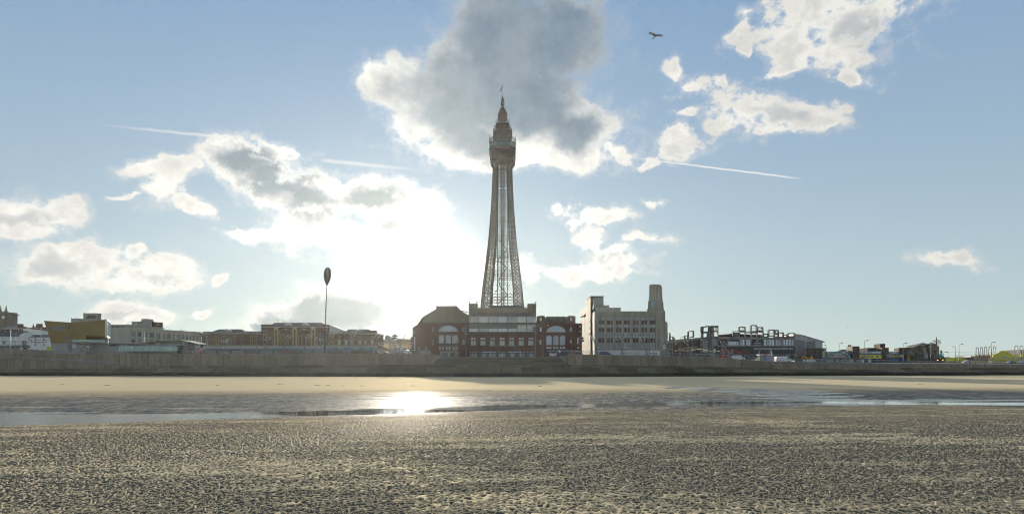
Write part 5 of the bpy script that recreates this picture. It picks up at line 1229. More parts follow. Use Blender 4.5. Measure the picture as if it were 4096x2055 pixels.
for py, t_ in ((1286, 1.6), (1292, 1.2), (1333.5, 3), (1384, 1.6)): b.box('string_course', 2146, 2302, py - t_ / 2, py + t_ / 2, -.25, .27, 'brick_red')
for k in range(7): b.box('dentil', 2186 + k * 11, 2192 + k * 11, 1287, 1291, -.12, .14, 'brick_brown')
arch_trim(b, 2183, 2266, 1327, 1299.5, -.2, t=1.5, m='brick_brown')
for px in (2178, 2209.7, 2237, 2270): b.box('pilaster', px - 2, px + 2, 1336, 1396, -.2, .22, 'brick_brown')
for px in (2150, 2174, 2296): b.box('buttress', px - 2, px + 2, 1288, 1400, -.28, .3, 'brick_red')
b.box('banner', 2185, 2320, 1395.5, 1427, -.5, .25, 'dark_panel')
text("The ultimate live action journey through Blackpool's murky past.", 2192, 2314, 1402.5, 6, b, -.58, 'pale_paint', .03)
b.poly('smile_sign', [(2198, 1410.5), (2204, 1412), (2212, 1412.6), (2220, 1412), (2226, 1410.5), (2225.5, 1421), (2212, 1424), (2198.5, 1421.5)], -.62, .1, 'pale_paint'); marks('5', 2206, 2217, 1418, 2.6, b, -.72, 'red_paint', .02)
b.poly('hanging_sign', [(2234, 1397.5), (2242.5, 1401), (2242.5, 1410), (2234, 1410)], -.9, .2, 'pale_paint'); b.box('red_sign', 2288.6, 2298.7, 1400.5, 1413, -.8, .2, 'red_paint')

# cream store with the square clock tower
b = Bld('cream_store_building', 'tall cream tiled 1930s store with square clock tower and sunlit side wall', 'building', 2378, 330, 2661, z0=8.5)
cols_ = [2400 + 34.25 * k for k in range(7)]; ws = []
for c in cols_:
    for s in (0, 14.2):
        for py, h, nz in ((1273.8, 11.5, 2), (1303, 14, 3), (1339.5, 23, 4), (1381.8, 24.5, 5)): ws.append((c + s, py, 12, h, dict(nx=3, nz=nz)))
b.wall('front_wall', 2378, 2660, 1245, None, ws, 'stone_cream', fm='frame_dark', gm='pane_mid2', fw=.11, th=.7)
for c in cols_:
    for s in (0, 14.2):
        for a_, c_ in ((1281.5, 1295.5), (1311, 1327), (1352, 1369)): b.box('spandrel', c + s - 5.9, c + s + 5.9, a_, c_, -.05, .3, 'spandrel_brown')
    b.box('centre_fin', c + 6.2, c + 8.0, 1264, 1398, -.14, .5, 'stone_pale')
for k in range(8): a = 2386.5 + 34.25 * k; b.box('pier', a - 4.5, a + 4.5, 1262, 1398, -.22, .24, 'stone_cream'); b.box('pier_fluting', a - 1.0, a + 1.0, 1256, 1398, -.38, .2, 'stone_pale')
b.box('string_course', 2378, 2660, 1397.5, 1400.5, -.4, .45, 'stone_pale'); b.box('parapet', 2378, 2660, 1244, 1247, -.2, .8, 'stone_pale'); b.box('string_course', 2378, 2660, 1252, 1253, -.12, .15, 'stone_pale')
b.box('rear_block', 2378, 2660, 1245, None, .7, 7, 'stone_cream')
b.box('shop_fascia', 2382, 2640, 1402, 1427, -.2, .22, 'render_white')
for a in range(2390, 2640, 36): b.box('shop_window', a, a + 28, 1419, 1428, -.3, .12, 'pane_mid')
text('THE ALBERT AND THE LION', 2476, 2560, 1413, 5, b, -.32, 'frame_dark', .04); marks('4.5', 2601, 2627, 1413, 4, b, -.32, 'frame_dark', .04)
b.box('roof_storey', 2382, 2483, 1229.5, 1246, 4.5, 3.2, 'stone_pale'); b.box('roof_storey', 2374, 2437, 1219.5, 1232, 5.2, 3, 'concrete'); b.box('roof_storey', 2374, 2387, 1216, 1232, 5, 2, 'concrete')
# side flank: runs back obliquely and catches the sun
fk = Bld('store_flank_wing', 'sunlit tan side wing of the cream store with a tall stair tower', 'building', 2317, 392, 2379, 331.5, z0=8.6)
fk.box('wall', 2317, 2379, 1250, None, 0, 9, 'tan_flank', pref=2372)
fk.box('upper_wall', 2319, 2345, 1236, 1262, .1, 7, 'tan_flank', pref=2330); fk.box('stair_tower', 2343, 2362, 1192, None, -.5, 7, 'tan_flank', pref=2352); fk.box('stair_tower_cap', 2342.5, 2362.5, 1191, 1193, -.7, 7.4, 'stone_cream', pref=2352)
fk.box('plant_room', 2362, 2375, 1195.5, 1240, .6, 5, 'grey_render', pref=2368); fk.box('plant_room_cap', 2362, 2373, 1194, 1196, .5, 5.2, 'stone_cream', pref=2368)
for px, py, w, h in ((2347, 1218, 3, 10), (2347, 1240, 3, 7), (2347, 1263, 3, 8), (2335, 1271, 3, 14), (2320, 1283, 4, 8), (2334, 1298, 6, 11), (2334, 1322, 6, 10), (2348, 1288, 3, 6), (2348, 1302, 3, 6), (2359, 1284, 3, 12), (2355.5, 1311, 3, 10), (2359, 1311, 3, 10), (2363, 1311, 3, 10), (2355.5, 1333, 3, 11), (2359, 1333, 3, 11), (2363, 1333, 3, 11), (2371, 1277, 4, 11), (2368, 1306, 3, 12), (2374, 1301, 3, 11), (2368, 1327, 3, 14), (2348, 1327, 3, 6), (2357, 1355, 8, 8), (2372, 1350, 4, 10)):
    fk.win(px, py, w * .8, h, 1, 2, 'frame_dark', 'pane_dark', off=-.58 if 2343 < px < 2362 else -.08, fw=.07)
for py in (1262, 1290, 1318, 1345): fk.box('string_course', 2317, 2379, py - .6, py + .6, -.1, .12, 'stone_cream', pref=2372)
# clock tower of the store
ck = Bld('store_clock_tower', 'square cream clock tower rising from the corner of the 1930s store', 'clock tower', 2588, 331.2, 2661, z0=8.5)
ck.box('corner_block', 2627, 2661, 1242, None, -.7, 9, 'stone_cream')
def stage(a, c, pt, pb, o, split=.83):
    """tower stage seen on its front and, narrowly, on its right flank"""
    m_ = a + (c - a) * split; dep = 7.0 - 2 * o * .5; z1, z0 = ck.Z(pt, 2620, o), ck.Z(pb, 2620, o)
    mb = MB(); mb.prismz([(ck.X(a, o), o), (ck.X(m_, o), o), (ck.X(c, o + dep), o + dep), (ck.X(a, o + dep) + .2, o + dep)], z0, z1); return mb.build('tower_stage', _m('stone_cream'), ck.t)
for a, c, pt, pb, o in ((2588.5, 2657.5, 1236, 1246, -.2), (2590.5, 2656, 1228, 1236, 0), (2592, 2654, 1203.5, 1228, .2), (2595.5, 2650.5, 1186, 1203.5, .5), (2597, 2648.8, 1140, 1186, .7), (2600, 2646, 1136.5, 1140, 1.1)): stage(a, c, pt, pb, o)
for px in (2610, 2622, 2634): ck.box('tower_rib', px - .8, px + .8, 1140, 1200, .5, .25, 'stone_pale')
for cx_, w_ in ((2613, 9.8),):
    x, z, r = ck.X(cx_, .2), ck.Z(1215.3, cx_, .2), w_ * 331 / F; mb = MB(); mb.box(x - r, x + r, .05, .2, z - r, z + r); mb.build('clock_face', _m('pane_blue'), ck.t); trim_frame(ck, cx_, 1215.3, 21, 21, -.02, 1.4, 'frame_dark', 'clock_surround')
    hm = MB()
    for k in range(12): t0 = math.pi / 6 * k; hm.bar((x + r * .55 * math.sin(t0), .0, z + r * .55 * math.cos(t0)), (x + r * .88 * math.sin(t0), .0, z + r * .88 * math.cos(t0)), .15)
    hm.build('hour_marks', _m('frame_dark'), ck.t); MB().bar((x, -.06, z), (x + .05, -.06, z - r * .75), .13).bar((x, -.06, z), (x - .1, -.06, z + r * .5), .16).build('clock_hands', _m('frame_dark'), ck.t)
mb = MB(); mb.quad((ck.X(2644.5, 1) + .05, 1.6, ck.Z(1225, 2647)), (ck.X(2651.5, 5) + .05, 5.6, ck.Z(1225, 2647)), (ck.X(2651.5, 5) + .05, 5.6, ck.Z(1206, 2647)), (ck.X(2644.5, 1) + .05, 1.6, ck.Z(1206, 2647))); mb.build('side_clock_face', _m('pane_blue'), ck.t)
for px in (2646, 2654): ck.win(px, 1275, 4, 10, 1, 2, 'frame_dark', 'pane_mid', off=-.76)
for px in (2634, 2640, 2645.5, 2651, 2657): ck.box('corner_fluting', px - .9, px + .9, 1283, 1400, -.95, .26, 'stone_pale')
rw = Bld('store_right_wing', 'fluted cream side wing at the right corner of the 1930s store', 'building', 2656, 331, 2670, 345, z0=8.5)
for k, (a, pt) in enumerate(((2656, 1262), (2660, 1283), (2664, 1286), (2667, 1290))): rw.box('fluted_bay', a, a + 3.4, pt, None, .15 * k, 8, 'stone_cream', pref=a + 1)
ck.box('hanging_sign', 2652, 2665, 1379.5, 1395, -1.9, .25, 'render_white'); marks('6', 2654, 2663, 1384, 3, ck, -2.0, 'frame_dark', .02); marks('6', 2654, 2663, 1390, 3, ck, -2.0, 'red_paint', .02)
# ---------------------------------------------------------------- concrete venue, arcades and amusements to the right
def rrect(x0, x1, z0, z1, r, n=4):
    p = []
    for cx, cz, a in ((x1 - r, z1 - r, 0), (x0 + r, z1 - r, 1), (x0 + r, z0 + r, 2), (x1 - r, z0 + r, 3)):
        for k in range(n + 1): t = math.pi / 2 * (a + k / n); p.append((cx + r * math.cos(t), cz + r * math.sin(t)))
    return p
def ring_mesh(x0, x1, z0, z1, tx, tz_, dep, r):
    o, i = rrect(x0, x1, z0, z1, r), rrect(x0 + tx, x1 - tx, z0 + tz_, z1 - tz_, max(.12, r - tx * .6)); n = len(o); mb = MB()
    mb.v = [(x, 0, z) for x, z in o] + [(x, 0, z) for x, z in i] + [(x, dep, z) for x, z in o] + [(x, dep, z) for x, z in i]
    for k in range(n):
        j = (k + 1) % n; mb.f += [(k, n + k, n + j, j), (2 * n + k, 2 * n + j, 3 * n + j, 3 * n + k), (k, j, 2 * n + j, 2 * n + k), (n + k, 3 * n + k, 3 * n + j, n + j)]; mb.sm += [False] * 4
    return mb
def rframe(b, a, c, pt, pb, off=-.4, dep=3.0, t=3.2, name='roof_frame', m='frame_concrete'):
    d = b.D((a + c) / 2, off); x0, x1 = b.X(a, off), b.X(c, off); z1, z0 = b.Z(pt, (a + c) / 2, off), b.Z(pb, (a + c) / 2, off); q = t * d / F
    sx = (x1 - x0) / max(.01, (c - a) * d / F)
    return link(name, ring_mesh(x0, x1, z0, z1, q * sx, q, dep, .55).mesh(name, _m(m)), b.t, (0, off, 0))
def rpanel(b, a, c, pt, pb, off, dep, m, name='panel', r=.4):
    x0, x1 = b.X(a, off), b.X(c, off); z1, z0 = b.Z(pt, (a + c) / 2, off), b.Z(pb, (a + c) / 2, off)
    mb = MB(); mb.prism(rrect(x0, x1, z0, z1, min(r, (x1 - x0) * .3, (z1 - z0) * .3)), off, off + dep); return mb.build(name, _m(m), b.t)
b = Bld('concrete_venue', 'brutalist concrete entertainment venue with rounded openings and roof frames lettered as a venue', 'building', 2845, 330, 3181, z0=8.2)
b.box('wall', 2845, 3180, 1349.5, 1384, 0, 22, 'concrete'); b.box('lower_wall', 2873, 3180, 1416, None, 0, 22, 'concrete'); b.box('fascia_backing', 2845, 3180, 1384, 1416, .05, 22, 'concrete')
# upper screen wall with through openings
b.wall('screen_wall', 2932, 3055, 1323, 1350, [(2969.5, 1338, 19, 19, dict(open=1)), (2993, 1339.5, 20, 16, dict(open=1)), (3017, 1340, 20, 16, dict(open=1)), (3041, 1338.5, 19, 20, dict(open=1)), (2946, 1327, 24, 6, dict(open=1)), (2993, 1325.2, 18, 3, dict(open=1))], 'concrete', th=1.2)
b.poly('rear_roof', [(2874, 1339), (2932, 1333.5), (3055, 1338.5), (3055, 1350), (2874, 1350)], 6, 8, 'brown_cladding')
for a, c, pt, pb in ((2932, 2958, 1328, 1344), (2956, 2983, 1306, 1323.5), (3004, 3030, 1299, 1326.5), (3030, 3054, 1307, 1324), (3054, 3076.5, 1333, 1349), (3075, 3100, 1317, 1345.5), (3100, 3116, 1318, 1334.5), (3098, 3116, 1334, 1351), (3113, 3136, 1328, 1351), (3134, 3154, 1338, 1351), (3152, 3182, 1331, 1346.5)):
    rframe(b, a, c, pt, pb, dep=1.8); st_ = MB(); x0, x1 = b.X(a + 4), b.X(c - 4)
    for py in ((pt + pb) / 2 - 1, (pt + pb) / 2 + 4): st_.bar((x0, .4, b.Z(py, a)), (x1, .4, b.Z(py, a)), .07)
    st_.bar(((x0 + x1) / 2, .4, b.Z(pt + 5, a)), ((x0 + x1) / 2, .4, b.Z(pb - 3, a)), .07); st_.build('light_rack', M_iron, b.t)
b.box('end_pier', 3100, 3182, 1345, 1352, -.1, 1.5, 'concrete')
for px in (2876, 2888, 2901, 2921): MB().bar((b.X(px, 6), 6, b.Z(1339, px, 6)), (b.X(px, 6), 6, b.Z(1328, px, 6)), .1).bar((b.X(px, 6), 6, b.Z(1334, px, 6)), (b.X(px + 13, 6), 6, b.Z(1334, px, 6)), .05).build('aerial', M_iron, b.t)
rpanel(b, 2874.5, 2908, 1354.5, 1380.5, -.12, .15, 'brown_cladding'); rpanel(b, 2911, 2956, 1355, 1381, -.12, .15, 'dark_panel', 'balcony_opening')
for k in range(4): b.box('balcony_glass', 2911.5 + 11 * k, 2921.7 + 11 * k, 1365, 1380, -.22, .08, 'pane_pale')
for a, c, n in ((2958.5, 2979, 2), (2983, 3002.5, 2), (3054.5, 3097.5, 4), (3101.5, 3124, 2), (3132, 3176, 4)):
    rpanel(b, a - .5, c + 1.5, 1355.5, 1383, -.12, .15, 'frame_dark', 'window_surround')
    w = (c - a) / n
    for k in range(n): b.win(a + w * (k + .5), 1369.5, w - .6, 25, 1, 1, 'frame_dark', 'pane_pale', off=-.26, fw=.06, rz=(.6,))
rpanel(b, 3007, 3052, 1356, 1382, -.14, .16, 'dark_panel', 'sign_panel')
text('CHAMPAGNE BAR', 3016, 3043, 1372, 4.2, b, -.2, 'pale_paint', .03); text('& SEA VIEW RESTAURANT', 3011, 3048, 1378.5, 3.8, b, -.2, 'pale_paint', .03)
def star(bl, px, py, r_px, off, m, pts=5, inner=.42, name='star', rot=0):
    x, z, r = bl.X(px, off), bl.Z(py, px, off), r_px * bl.D(px, off) / F; P_ = []
    for k in range(pts * 2): t = math.pi / 2 + rot + math.pi * k / pts; rr_ = r if k % 2 == 0 else r * inner; P_.append((x + rr_ * math.cos(t), z + rr_ * math.sin(t)))
    mb = MB(); c = len(mb.v); mb.v = [(x, off, z)] + [(p[0], off, p[1]) for p in P_]; n = len(P_)
    for k in range(n): mb.f.append((0, 1 + (k + 1) % n, 1 + k)); mb.sm.append(False)
    return mb.build(name, _m(m), bl.t)
star(b, 3029.5, 1363, 5.5, -.2, 'pale_paint'); star(b, 3029.5, 1363, 2.6, -.22, 'red_paint')
rpanel(b, 2874, 3180, 1385, 1416, -.2, .24, 'dark_panel', 'fascia_sign')
text('Sands', 2881, 2936, 1402, 20, b, -.32, 'pale_paint', .03, shear=.4, name='lettering_edge'); text('Sands', 2882, 2935, 1402, 18, b, -.38, 'red_paint', .05, shear=.4); text('Venue', 2942, 2994, 1406, 13, b, -.32, 'red_paint', .05)
text('WORLD CLASS RESTAURANT AND ENTERTAINMENT VENUE', 3014, 3172, 1394, 8.6, b, -.3, 'pale_paint', .04)
for a, c in ((2880, 2912), (2914, 2950), (2952, 2988), (2990, 3012), (3014, 3050), (3052, 3092), (3096, 3146), (3158, 3178)): rpanel(b, a, c, 1419, 1436, -.1, .12, 'dark_panel' if a != 3158 else 'brown_cladding', 'doorway')
for px in (2965, 2982, 2995): mb = MB(); mb.ball((b.X(px, -.3), -.3, b.Z(1423, px)), .35, 8, 5); mb.build('globe_lamp', _m('pale_paint'), b.t)
b.box('canopy', 2915, 3004, 1416, 1419, -1.6, 1.7, 'concrete')
# corner block with stacked frames
b.box('corner_tower', 2846, 2857, 1310, 1350, 1.0, 6, 'concrete')
rframe(b, 2843, 2874, 1302, 1325.5, -.5, 5); rframe(b, 2843, 2874, 1324, 1352, -.4, 1.2, t=2.6); rframe(b, 2843, 2874, 1350, 1384, -.3, 1.2, t=2.6, name='corner_frame')
mb = MB(); mb.lathe([(1.75, b.Z(1378, 2857)), (1.75, b.Z(1350.5, 2857))], b.X(2857, 1.2), 2.2, 16); mb.build('stair_drum', _m('stone_pale'), b.t)
rpanel(b, 2845.5, 2871.5, 1385.5, 1412, -.2, .24, 'dark_panel', 'sign_panel')
b.poly('cone_sign', [(2856, 1404), (2861, 1404), (2859.5, 1411), (2857.5, 1411)], -.3, .08, 'pale_paint'); mb = MB(); mb.ball((b.X(2858.5, -.3), -.28, b.Z(1398, 2858)), .55, 8, 6, (1, .3, 1.3)); mb.build('scoop_sign', _m('pale_paint'), b.t)

lw = Bld('concrete_venue_wing', 'long oblique concrete wing of the venue with dark rounded panels', 'building', 2669, 380, 2845, 330.5, z0=8.2)
lw.box('wall', 2669, 2845, 1349, None, 0, 12, 'concrete', pref=2802)
rframe(lw, 2801.5, 2836, 1304, 1329, -.4, 1.4, 3.4); lw.box('corner_fin', 2836, 2846, 1307, 1350, -.2, 1.5, 'concrete'); rframe(lw, 2803, 2836, 1328, 1352, -.3, 1.2, 3); lw.box('inner_post', 2826, 2829, 1331, 1350, .6, .8, 'concrete')
for a, c, pt, pb in ((2665, 2679, 1332, 1364), (2675, 2691, 1345, 1360), (2691, 2697, 1351, 1360), (2736, 2750.5, 1341, 1356), (2749.5, 2773, 1323, 1350)): rframe(lw, a, c, pt, pb, -.3, .6, 2.4 if c - a < 20 else 3)
for a, c, pt, pb in ((2670, 2675.5, 1372, 1393), (2677, 2688, 1370, 1394), (2691, 2714, 1369, 1434), (2717, 2749, 1365, 1390), (2752, 2768, 1361, 1387), (2771, 2787, 1359, 1385), (2789, 2801, 1358, 1415), (2804.5, 2840, 1355.5, 1413), (2677, 2688, 1398, 1434), (2717, 2749, 1395, 1434), (2753, 2787, 1392, 1434), (2804.5, 2840, 1418, 1434)):
    rpanel(lw, a, c, pt, pb, -.12, .16, 'dark_panel' if a in (2804.5, 2677) else 'brown_cladding', 'recessed_panel')
for py in (1375, 1402): lw.box('hatch', 2699, 2707, py - 3.5, py + 3.5, -.2, .1, 'stone_pale', pref=2703)
lw.box('poster', 2810, 2831, 1360, 1409, -.2, .08, 'grey_panel', pref=2820); 
for i, py in enumerate((1371, 1376, 1381, 1386, 1391)): lw.box('poster_line', 2814, 2828, py, py + 1.6, -.26, .05, 'pane_blue', pref=2820)
lw.box('poster_picture', 2812, 2829, 1397, 1407, -.26, .05, 'pane_pale', pref=2820)
mb = MB()
for k in range(34):
    f = k / 33; px = 2714 + 165 * f; y_ = 1398 + 4 * math.sin(f * 9) + 4 * f; d = 322; mb.ball(AT(px, y_, d), .07, 5, 3)
    if k < 33: mb.bar(AT(px, y_ - .8, d), AT(2714 + 165 * (k + 1) / 33, 1398 + 4 * math.sin((k + 1) / 33 * 9) + 4 * (k + 1) / 33 - .8, d), .03)
tag(mb.build('festoon_lights', M_bulb), 'string of small bulbs looping in front of the concrete venue wing', 'string lights', kind='stuff')

b = Bld('metal_shed', 'low grey metal clad shed with a falling roofline beside the concrete venue', 'building', 3180, 352, 3300, z0=6.4)
b.poly('wall', [(3180, 1335), (3193, 1336), (3198, 1336), (3264, 1356), (3290, 1362), (3290, 1430), (3180, 1430)], 0, 20, 'metal_roof'); b.poly('roof_edge', [(3197, 1335), (3264, 1354.5), (3300, 1366), (3300, 1368), (3264, 1356.5), (3197, 1336.8)], -.4, 21, 'grey_panel')
b.poly('lower_cladding', [(3180, 1355), (3226, 1366), (3226, 1424), (3180, 1424)], -.15, .2, 'grey_panel'); b.poly('lower_cladding', [(3226, 1366), (3262, 1362), (3262, 1424), (3226, 1424)], -.14, .2, 'grey_panel')
b.box('site_fence', 3180, 3250, 1424, None, -2, .2, 'frame_brown'); 
for px in range(3184, 3250, 11): b.box('fence_post', px, px + 1.2, 1420, 1452, -2.3, .3, 'frame_dark')

b = Bld('dark_billboard_block', 'dark box building with a pale mural strip left of the arcade sign', 'building', 3249, 345, 3306, z0=6.0)
b.box('dark_wall', 3250, 3287, 1391.5, None, 0, 9, 'brown_cladding'); b.box('billboard', 3253, 3276, 1392, 1425, -.2, .2, 'dark_panel'); b.box('lit_edge', 3248.5, 3250.5, 1392, 1425, .2, 8, 'tan_brick')  # sunlit left side of the box put in as a paler strip
b.box('mural_strip', 3287, 3304, 1391, None, -.1, 8, 'tan_mural'); rpanel(b, 3289, 3297, 1394, 1418, -.2, .1, 'dark_panel', 'portrait_panel'); b.box('portrait', 3290.5, 3295.5, 1404, 1416, -.26, .06, 'yellow_paint')

b = Bld('island_arcade', 'brown brick box towered amusement arcade signed CORAL ISLAND with yellow banners', 'arcade', 3305, 345, 3680, z0=5.9)
b.box('wall', 3305, 3680, 1416, None, 1.0, 25, 'dark_panel')
b.box('glazed_band_backing', 3305, 3655, 1404.5, 1416, .6, 20, 'grey_panel')
for a in [3307 + 10.5 * k for k in range(8)] + [3439 + 9.7 * k for k in range(9)] + [3555.5 + 9 * k for k in range(4)] + [3629 + 9 * k for k in range(3)]: b.box('roof_light', a, a + 8.6, 1404.5, 1413, .3, .3, 'pane_blue')
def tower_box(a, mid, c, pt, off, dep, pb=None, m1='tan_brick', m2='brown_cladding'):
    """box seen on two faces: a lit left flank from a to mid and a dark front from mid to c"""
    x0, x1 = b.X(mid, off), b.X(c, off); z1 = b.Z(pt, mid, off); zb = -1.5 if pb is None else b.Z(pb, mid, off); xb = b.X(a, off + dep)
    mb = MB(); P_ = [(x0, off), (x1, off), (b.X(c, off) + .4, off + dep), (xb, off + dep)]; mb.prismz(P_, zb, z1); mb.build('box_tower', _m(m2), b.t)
    f = MB(); f.quad((x0 - .02, off, zb), (x0 - .02, off, z1), (xb - .02, off + dep, z1), (xb - .02, off + dep, zb)); f.quad((x0 - .02, off, zb), (xb - .02, off + dep, zb), (xb - .02, off + dep, z1), (x0 - .02, off, z1)); f.build('lit_flank', _m(m1), b.t)  # sunlit flank and shaded front are put into the face colours
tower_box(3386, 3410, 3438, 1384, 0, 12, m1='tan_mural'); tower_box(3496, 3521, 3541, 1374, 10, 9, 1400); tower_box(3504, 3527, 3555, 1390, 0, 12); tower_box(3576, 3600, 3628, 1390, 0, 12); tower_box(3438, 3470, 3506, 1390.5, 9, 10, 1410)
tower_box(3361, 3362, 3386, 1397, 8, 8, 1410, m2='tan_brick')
for px in (3394.5, 3401.5): mb = MB(); mb.lathe([(.42, b.Z(1386, px, 5)), (.42, b.Z(1378.5, px, 5))], b.X(px, 5), 5, 10); mb.build('flue', _m('tan_brick'), b.t)
b.poly('shaped_sign', [(3306, 1430), (3308, 1420), (3314, 1416), (3322, 1415), (3334, 1409), (3345, 1406), (3354, 1402), (3364, 1407), (3372, 1411), (3382, 1417), (3394, 1419), (3402, 1424), (3404, 1430)], -.6, .5, 'tan_mural')
mb = MB()
for seq in ([(3306, 1426), (3311, 1419), (3318, 1418), (3328, 1416), (3334, 1410), (3346, 1406.5), (3354, 1404)], [(3354, 1404), (3364, 1405), (3371, 1412), (3380, 1417.5), (3390, 1418), (3402, 1424), (3398, 1426), (3390, 1422)]): mb.tube([Vector((b.X(p, -.7), -.7, b.Z(q, p, -.7))) for p, q in seq], .22, 6)
mb.build('teal_scroll', _m('teal_paint'), b.t); text('CORAL', 3336, 3368, 1416, 8, b, -.72, 'pale_paint'); text('ISLAND', 3333, 3375, 1425, 8, b, -.72, 'pale_paint')
star(b, 3318, 1416, 3.5, -.8, 'yellow_paint'); star(b, 3388, 1415, 3.5, -.8, 'yellow_paint')
b.box('shop_canopy', 3287, 3455, 1430, 1433, -1.5, 2, 'frame_dark')
b.box('yellow_banner', 3438.5, 3526, 1418, 1433, -.3, .2, 'yellow_paint'); marks('4.3', 3445, 3465, 1422.5, 3.6, b, -.36, 'vehicle_red', .03); marks('6', 3445, 3466, 1428, 5.5, b, -.36, 'blue_paint', .03); marks('3.3.4', 3470, 3493, 1423, 2.6, b, -.36, 'grey_panel', .02); marks('4.11', 3470, 3494, 1427, 2.6, b, -.36, 'grey_panel', .02); star(b, 3511, 1425, 5.5, -.38, 'brown_cladding', 9, .5, 'burst')
b.box('letter_panel', 3545, 3616, 1416, 1431, -.4, .3, 'grey_panel'); text('CORAL ISLAND', 3552, 3613, 1423.3, 8, b, -.46, 'yellow_paint', .05)
b.box('second_banner', 3630, 3671, 1421, 1445, -.3, .2, 'yellow_paint'); marks('5.3', 3638, 3660, 1428.5, 4.5, b, -.36, 'vehicle_red', .03); marks('5', 3638, 3660, 1434.5, 5.5, b, -.36, 'blue_paint', .03); marks('4.5', 3644, 3660, 1440.5, 2.6, b, -.36, 'brown_cladding', .02)
b.box('ground_band', 3457, 3630, 1437, 1440, -.2, .3, 'blue_paint'); b.box('ground_band', 3500, 3550, 1437.5, 1440.5, -.26, .2, 'vehicle_red'); b.box('white_poster', 3473.5, 3485, 1435, 1450, -.5, .1, 'render_white'); marks('4', 3475, 3484, 1437.5, 2.2, b, -.55, 'vehicle_red', .02)
for a in range(3545, 3625, 13): b.box('arcade_bay', a, a + 9, 1432, 1446, .3, .5, 'grey_panel')

# tram shelter in front of the arcade
s_ = Bld('tram_shelter', 'long flat roofed tram shelter with glass bays and yellow posters', 'shelter', 3286, 300, 3456, z0=5.3)
s_.box('roof', 3310, 3456, 1431.5, 1434, -2.2, 4.4, 'grey_panel'); s_.poly('roof_wing', [(3286, 1438), (3300, 1434), (3357, 1433), (3357, 1436), (3300, 1437)], -2, 4, 'grey_panel')
for k in range(16):
    a = 3293 + 10.2 * k; s_.box('glass_bay', a + .6, a + 9.6, 1436 if a > 3355 else 1438, 1452, -.1, .08, 'pane_pale' if k % 4 else 'pane_dark'); s_.box('post', a - .5, a + .5, 1434, 1456, -.25, .3, 'frame_dark')
for a in (3369, 3435): s_.box('poster', a, a + 9, 1436, 1453, -.4, .12, 'yellow_paint'); s_.box('poster_figure', a + 3, a + 6, 1441, 1451, -.46, .06, 'grey_panel')
for px in (3380, 3400): mb = MB(); mb.ball((s_.X(px), -.6, s_.Z(1436, px)), .14, 6, 4); mb.build('warm_lamp', M_bulb, s_.t)

# themed castle arcade
b = Bld('themed_castle', 'mock ruined castle arcade with tiled roofs, striped dome and mast', 'arcade', 3642, 338, 3775, z0=5.7)
b.box('stone_wall', 3673, 3742, 1408, None, 0, 16, 'stone_block'); b.box('upper_wall', 3656, 3712, 1388, 1410, 2, 12, 'stone_block'); b.box('upper_wall', 3712, 3745, 1379, 1410, 1.5, 12, 'stone_block'); b.box('pale_annexe', 3643, 3665, 1398, 1420, 3, 8, 'stone_cream'); b.box('annexe_cap', 3641.5, 3667, 1396.5, 1398.5, 2.6, 8.8, 'frame_brown')
b.hip('tiled_roof', 3670, 3712, 1381, 3690, 3696, 1370, 2, 9, 'frame_brown'); b.hip('tiled_roof', 3711, 3746, 1377.5, 3726, 3732, 1370, 1.5, 9, 'frame_brown'); b.poly('lean_to_roof', [(3654, 1388), (3672, 1381), (3690, 1381), (3690, 1386)], 1.6, 8, 'frame_brown'); b.box('gable_wall', 3673, 3710, 1381, 1390, 2.4, 8, 'stone_block')
for px, py, w, h in ((3677, 1391, 7, 9), (3683, 1385, 5, 5), (3697, 1387, 5, 7), (3715, 1394, 4, 6), (3725, 1394, 4, 6)): rpanel(b, px - w / 2, px + w / 2, py - h / 2, py + h / 2, 1.2, .3, 'frame_dark', 'opening')
mb = MB(); mb.bar((b.X(3650, 4), 4, b.Z(1398, 3650)), (b.X(3650, 4), 4, b.Z(1388, 3650)), .15).bar((b.X(3650, 4), 4, b.Z(1389, 3650)), (b.X(3656, 4), 4, b.Z(1389, 3656)), .12); mb.build('roof_rail', M_iron, b.t)
rpanel(b, 3682.5, 3694.5, 1410.5, 1427, -.25, .2, 'stone_cream', 'arch_surround', 1.0); rpanel(b, 3684.5, 3692.5, 1412.5, 1427, -.32, .12, 'frame_dark', 'arch_doorway', .8); b.box('balcony', 3678, 3697, 1421, 1427, -.8, .9, 'frame_dark')
b.box('arcade_wall', 3674, 3698, 1426.5, 1437, -.3, .4, 'stone_cream')
for px in (3679, 3686, 3693): rpanel(b, px - 2, px + 2, 1430, 1435, -.4, .12, 'frame_dark', 'arch', .3)
b.box('tall_buttress', 3697, 3705, 1392, 1417, -.5, 1.5, 'stone_cream'); b.box('pale_sign', 3698, 3712, 1416.5, 1437.5, -.7, .25, 'grey_render'); b.box('dark_bay', 3713, 3735, 1416, 1437, -.2, .3, 'dark_panel'); b.box('column', 3719, 3727, 1391, 1415, -.4, .8, 'stone_cream')
dm = MB(); cx_, cy_ = b.X(3754, 1), 4.2; r_ = 16 * 342 / F
dm.lathe([(r_, -1.5), (r_, b.Z(1388, 3754)), (r_ * 1.06, b.Z(1388, 3754)), (r_ * 1.06, b.Z(1386, 3754))], cx_, cy_, 16, False); dm.build('round_tower', _m('stone_block'), b.t)
z0_, z1_ = b.Z(1387, 3757), b.Z(1374.5, 3757); seg = 20
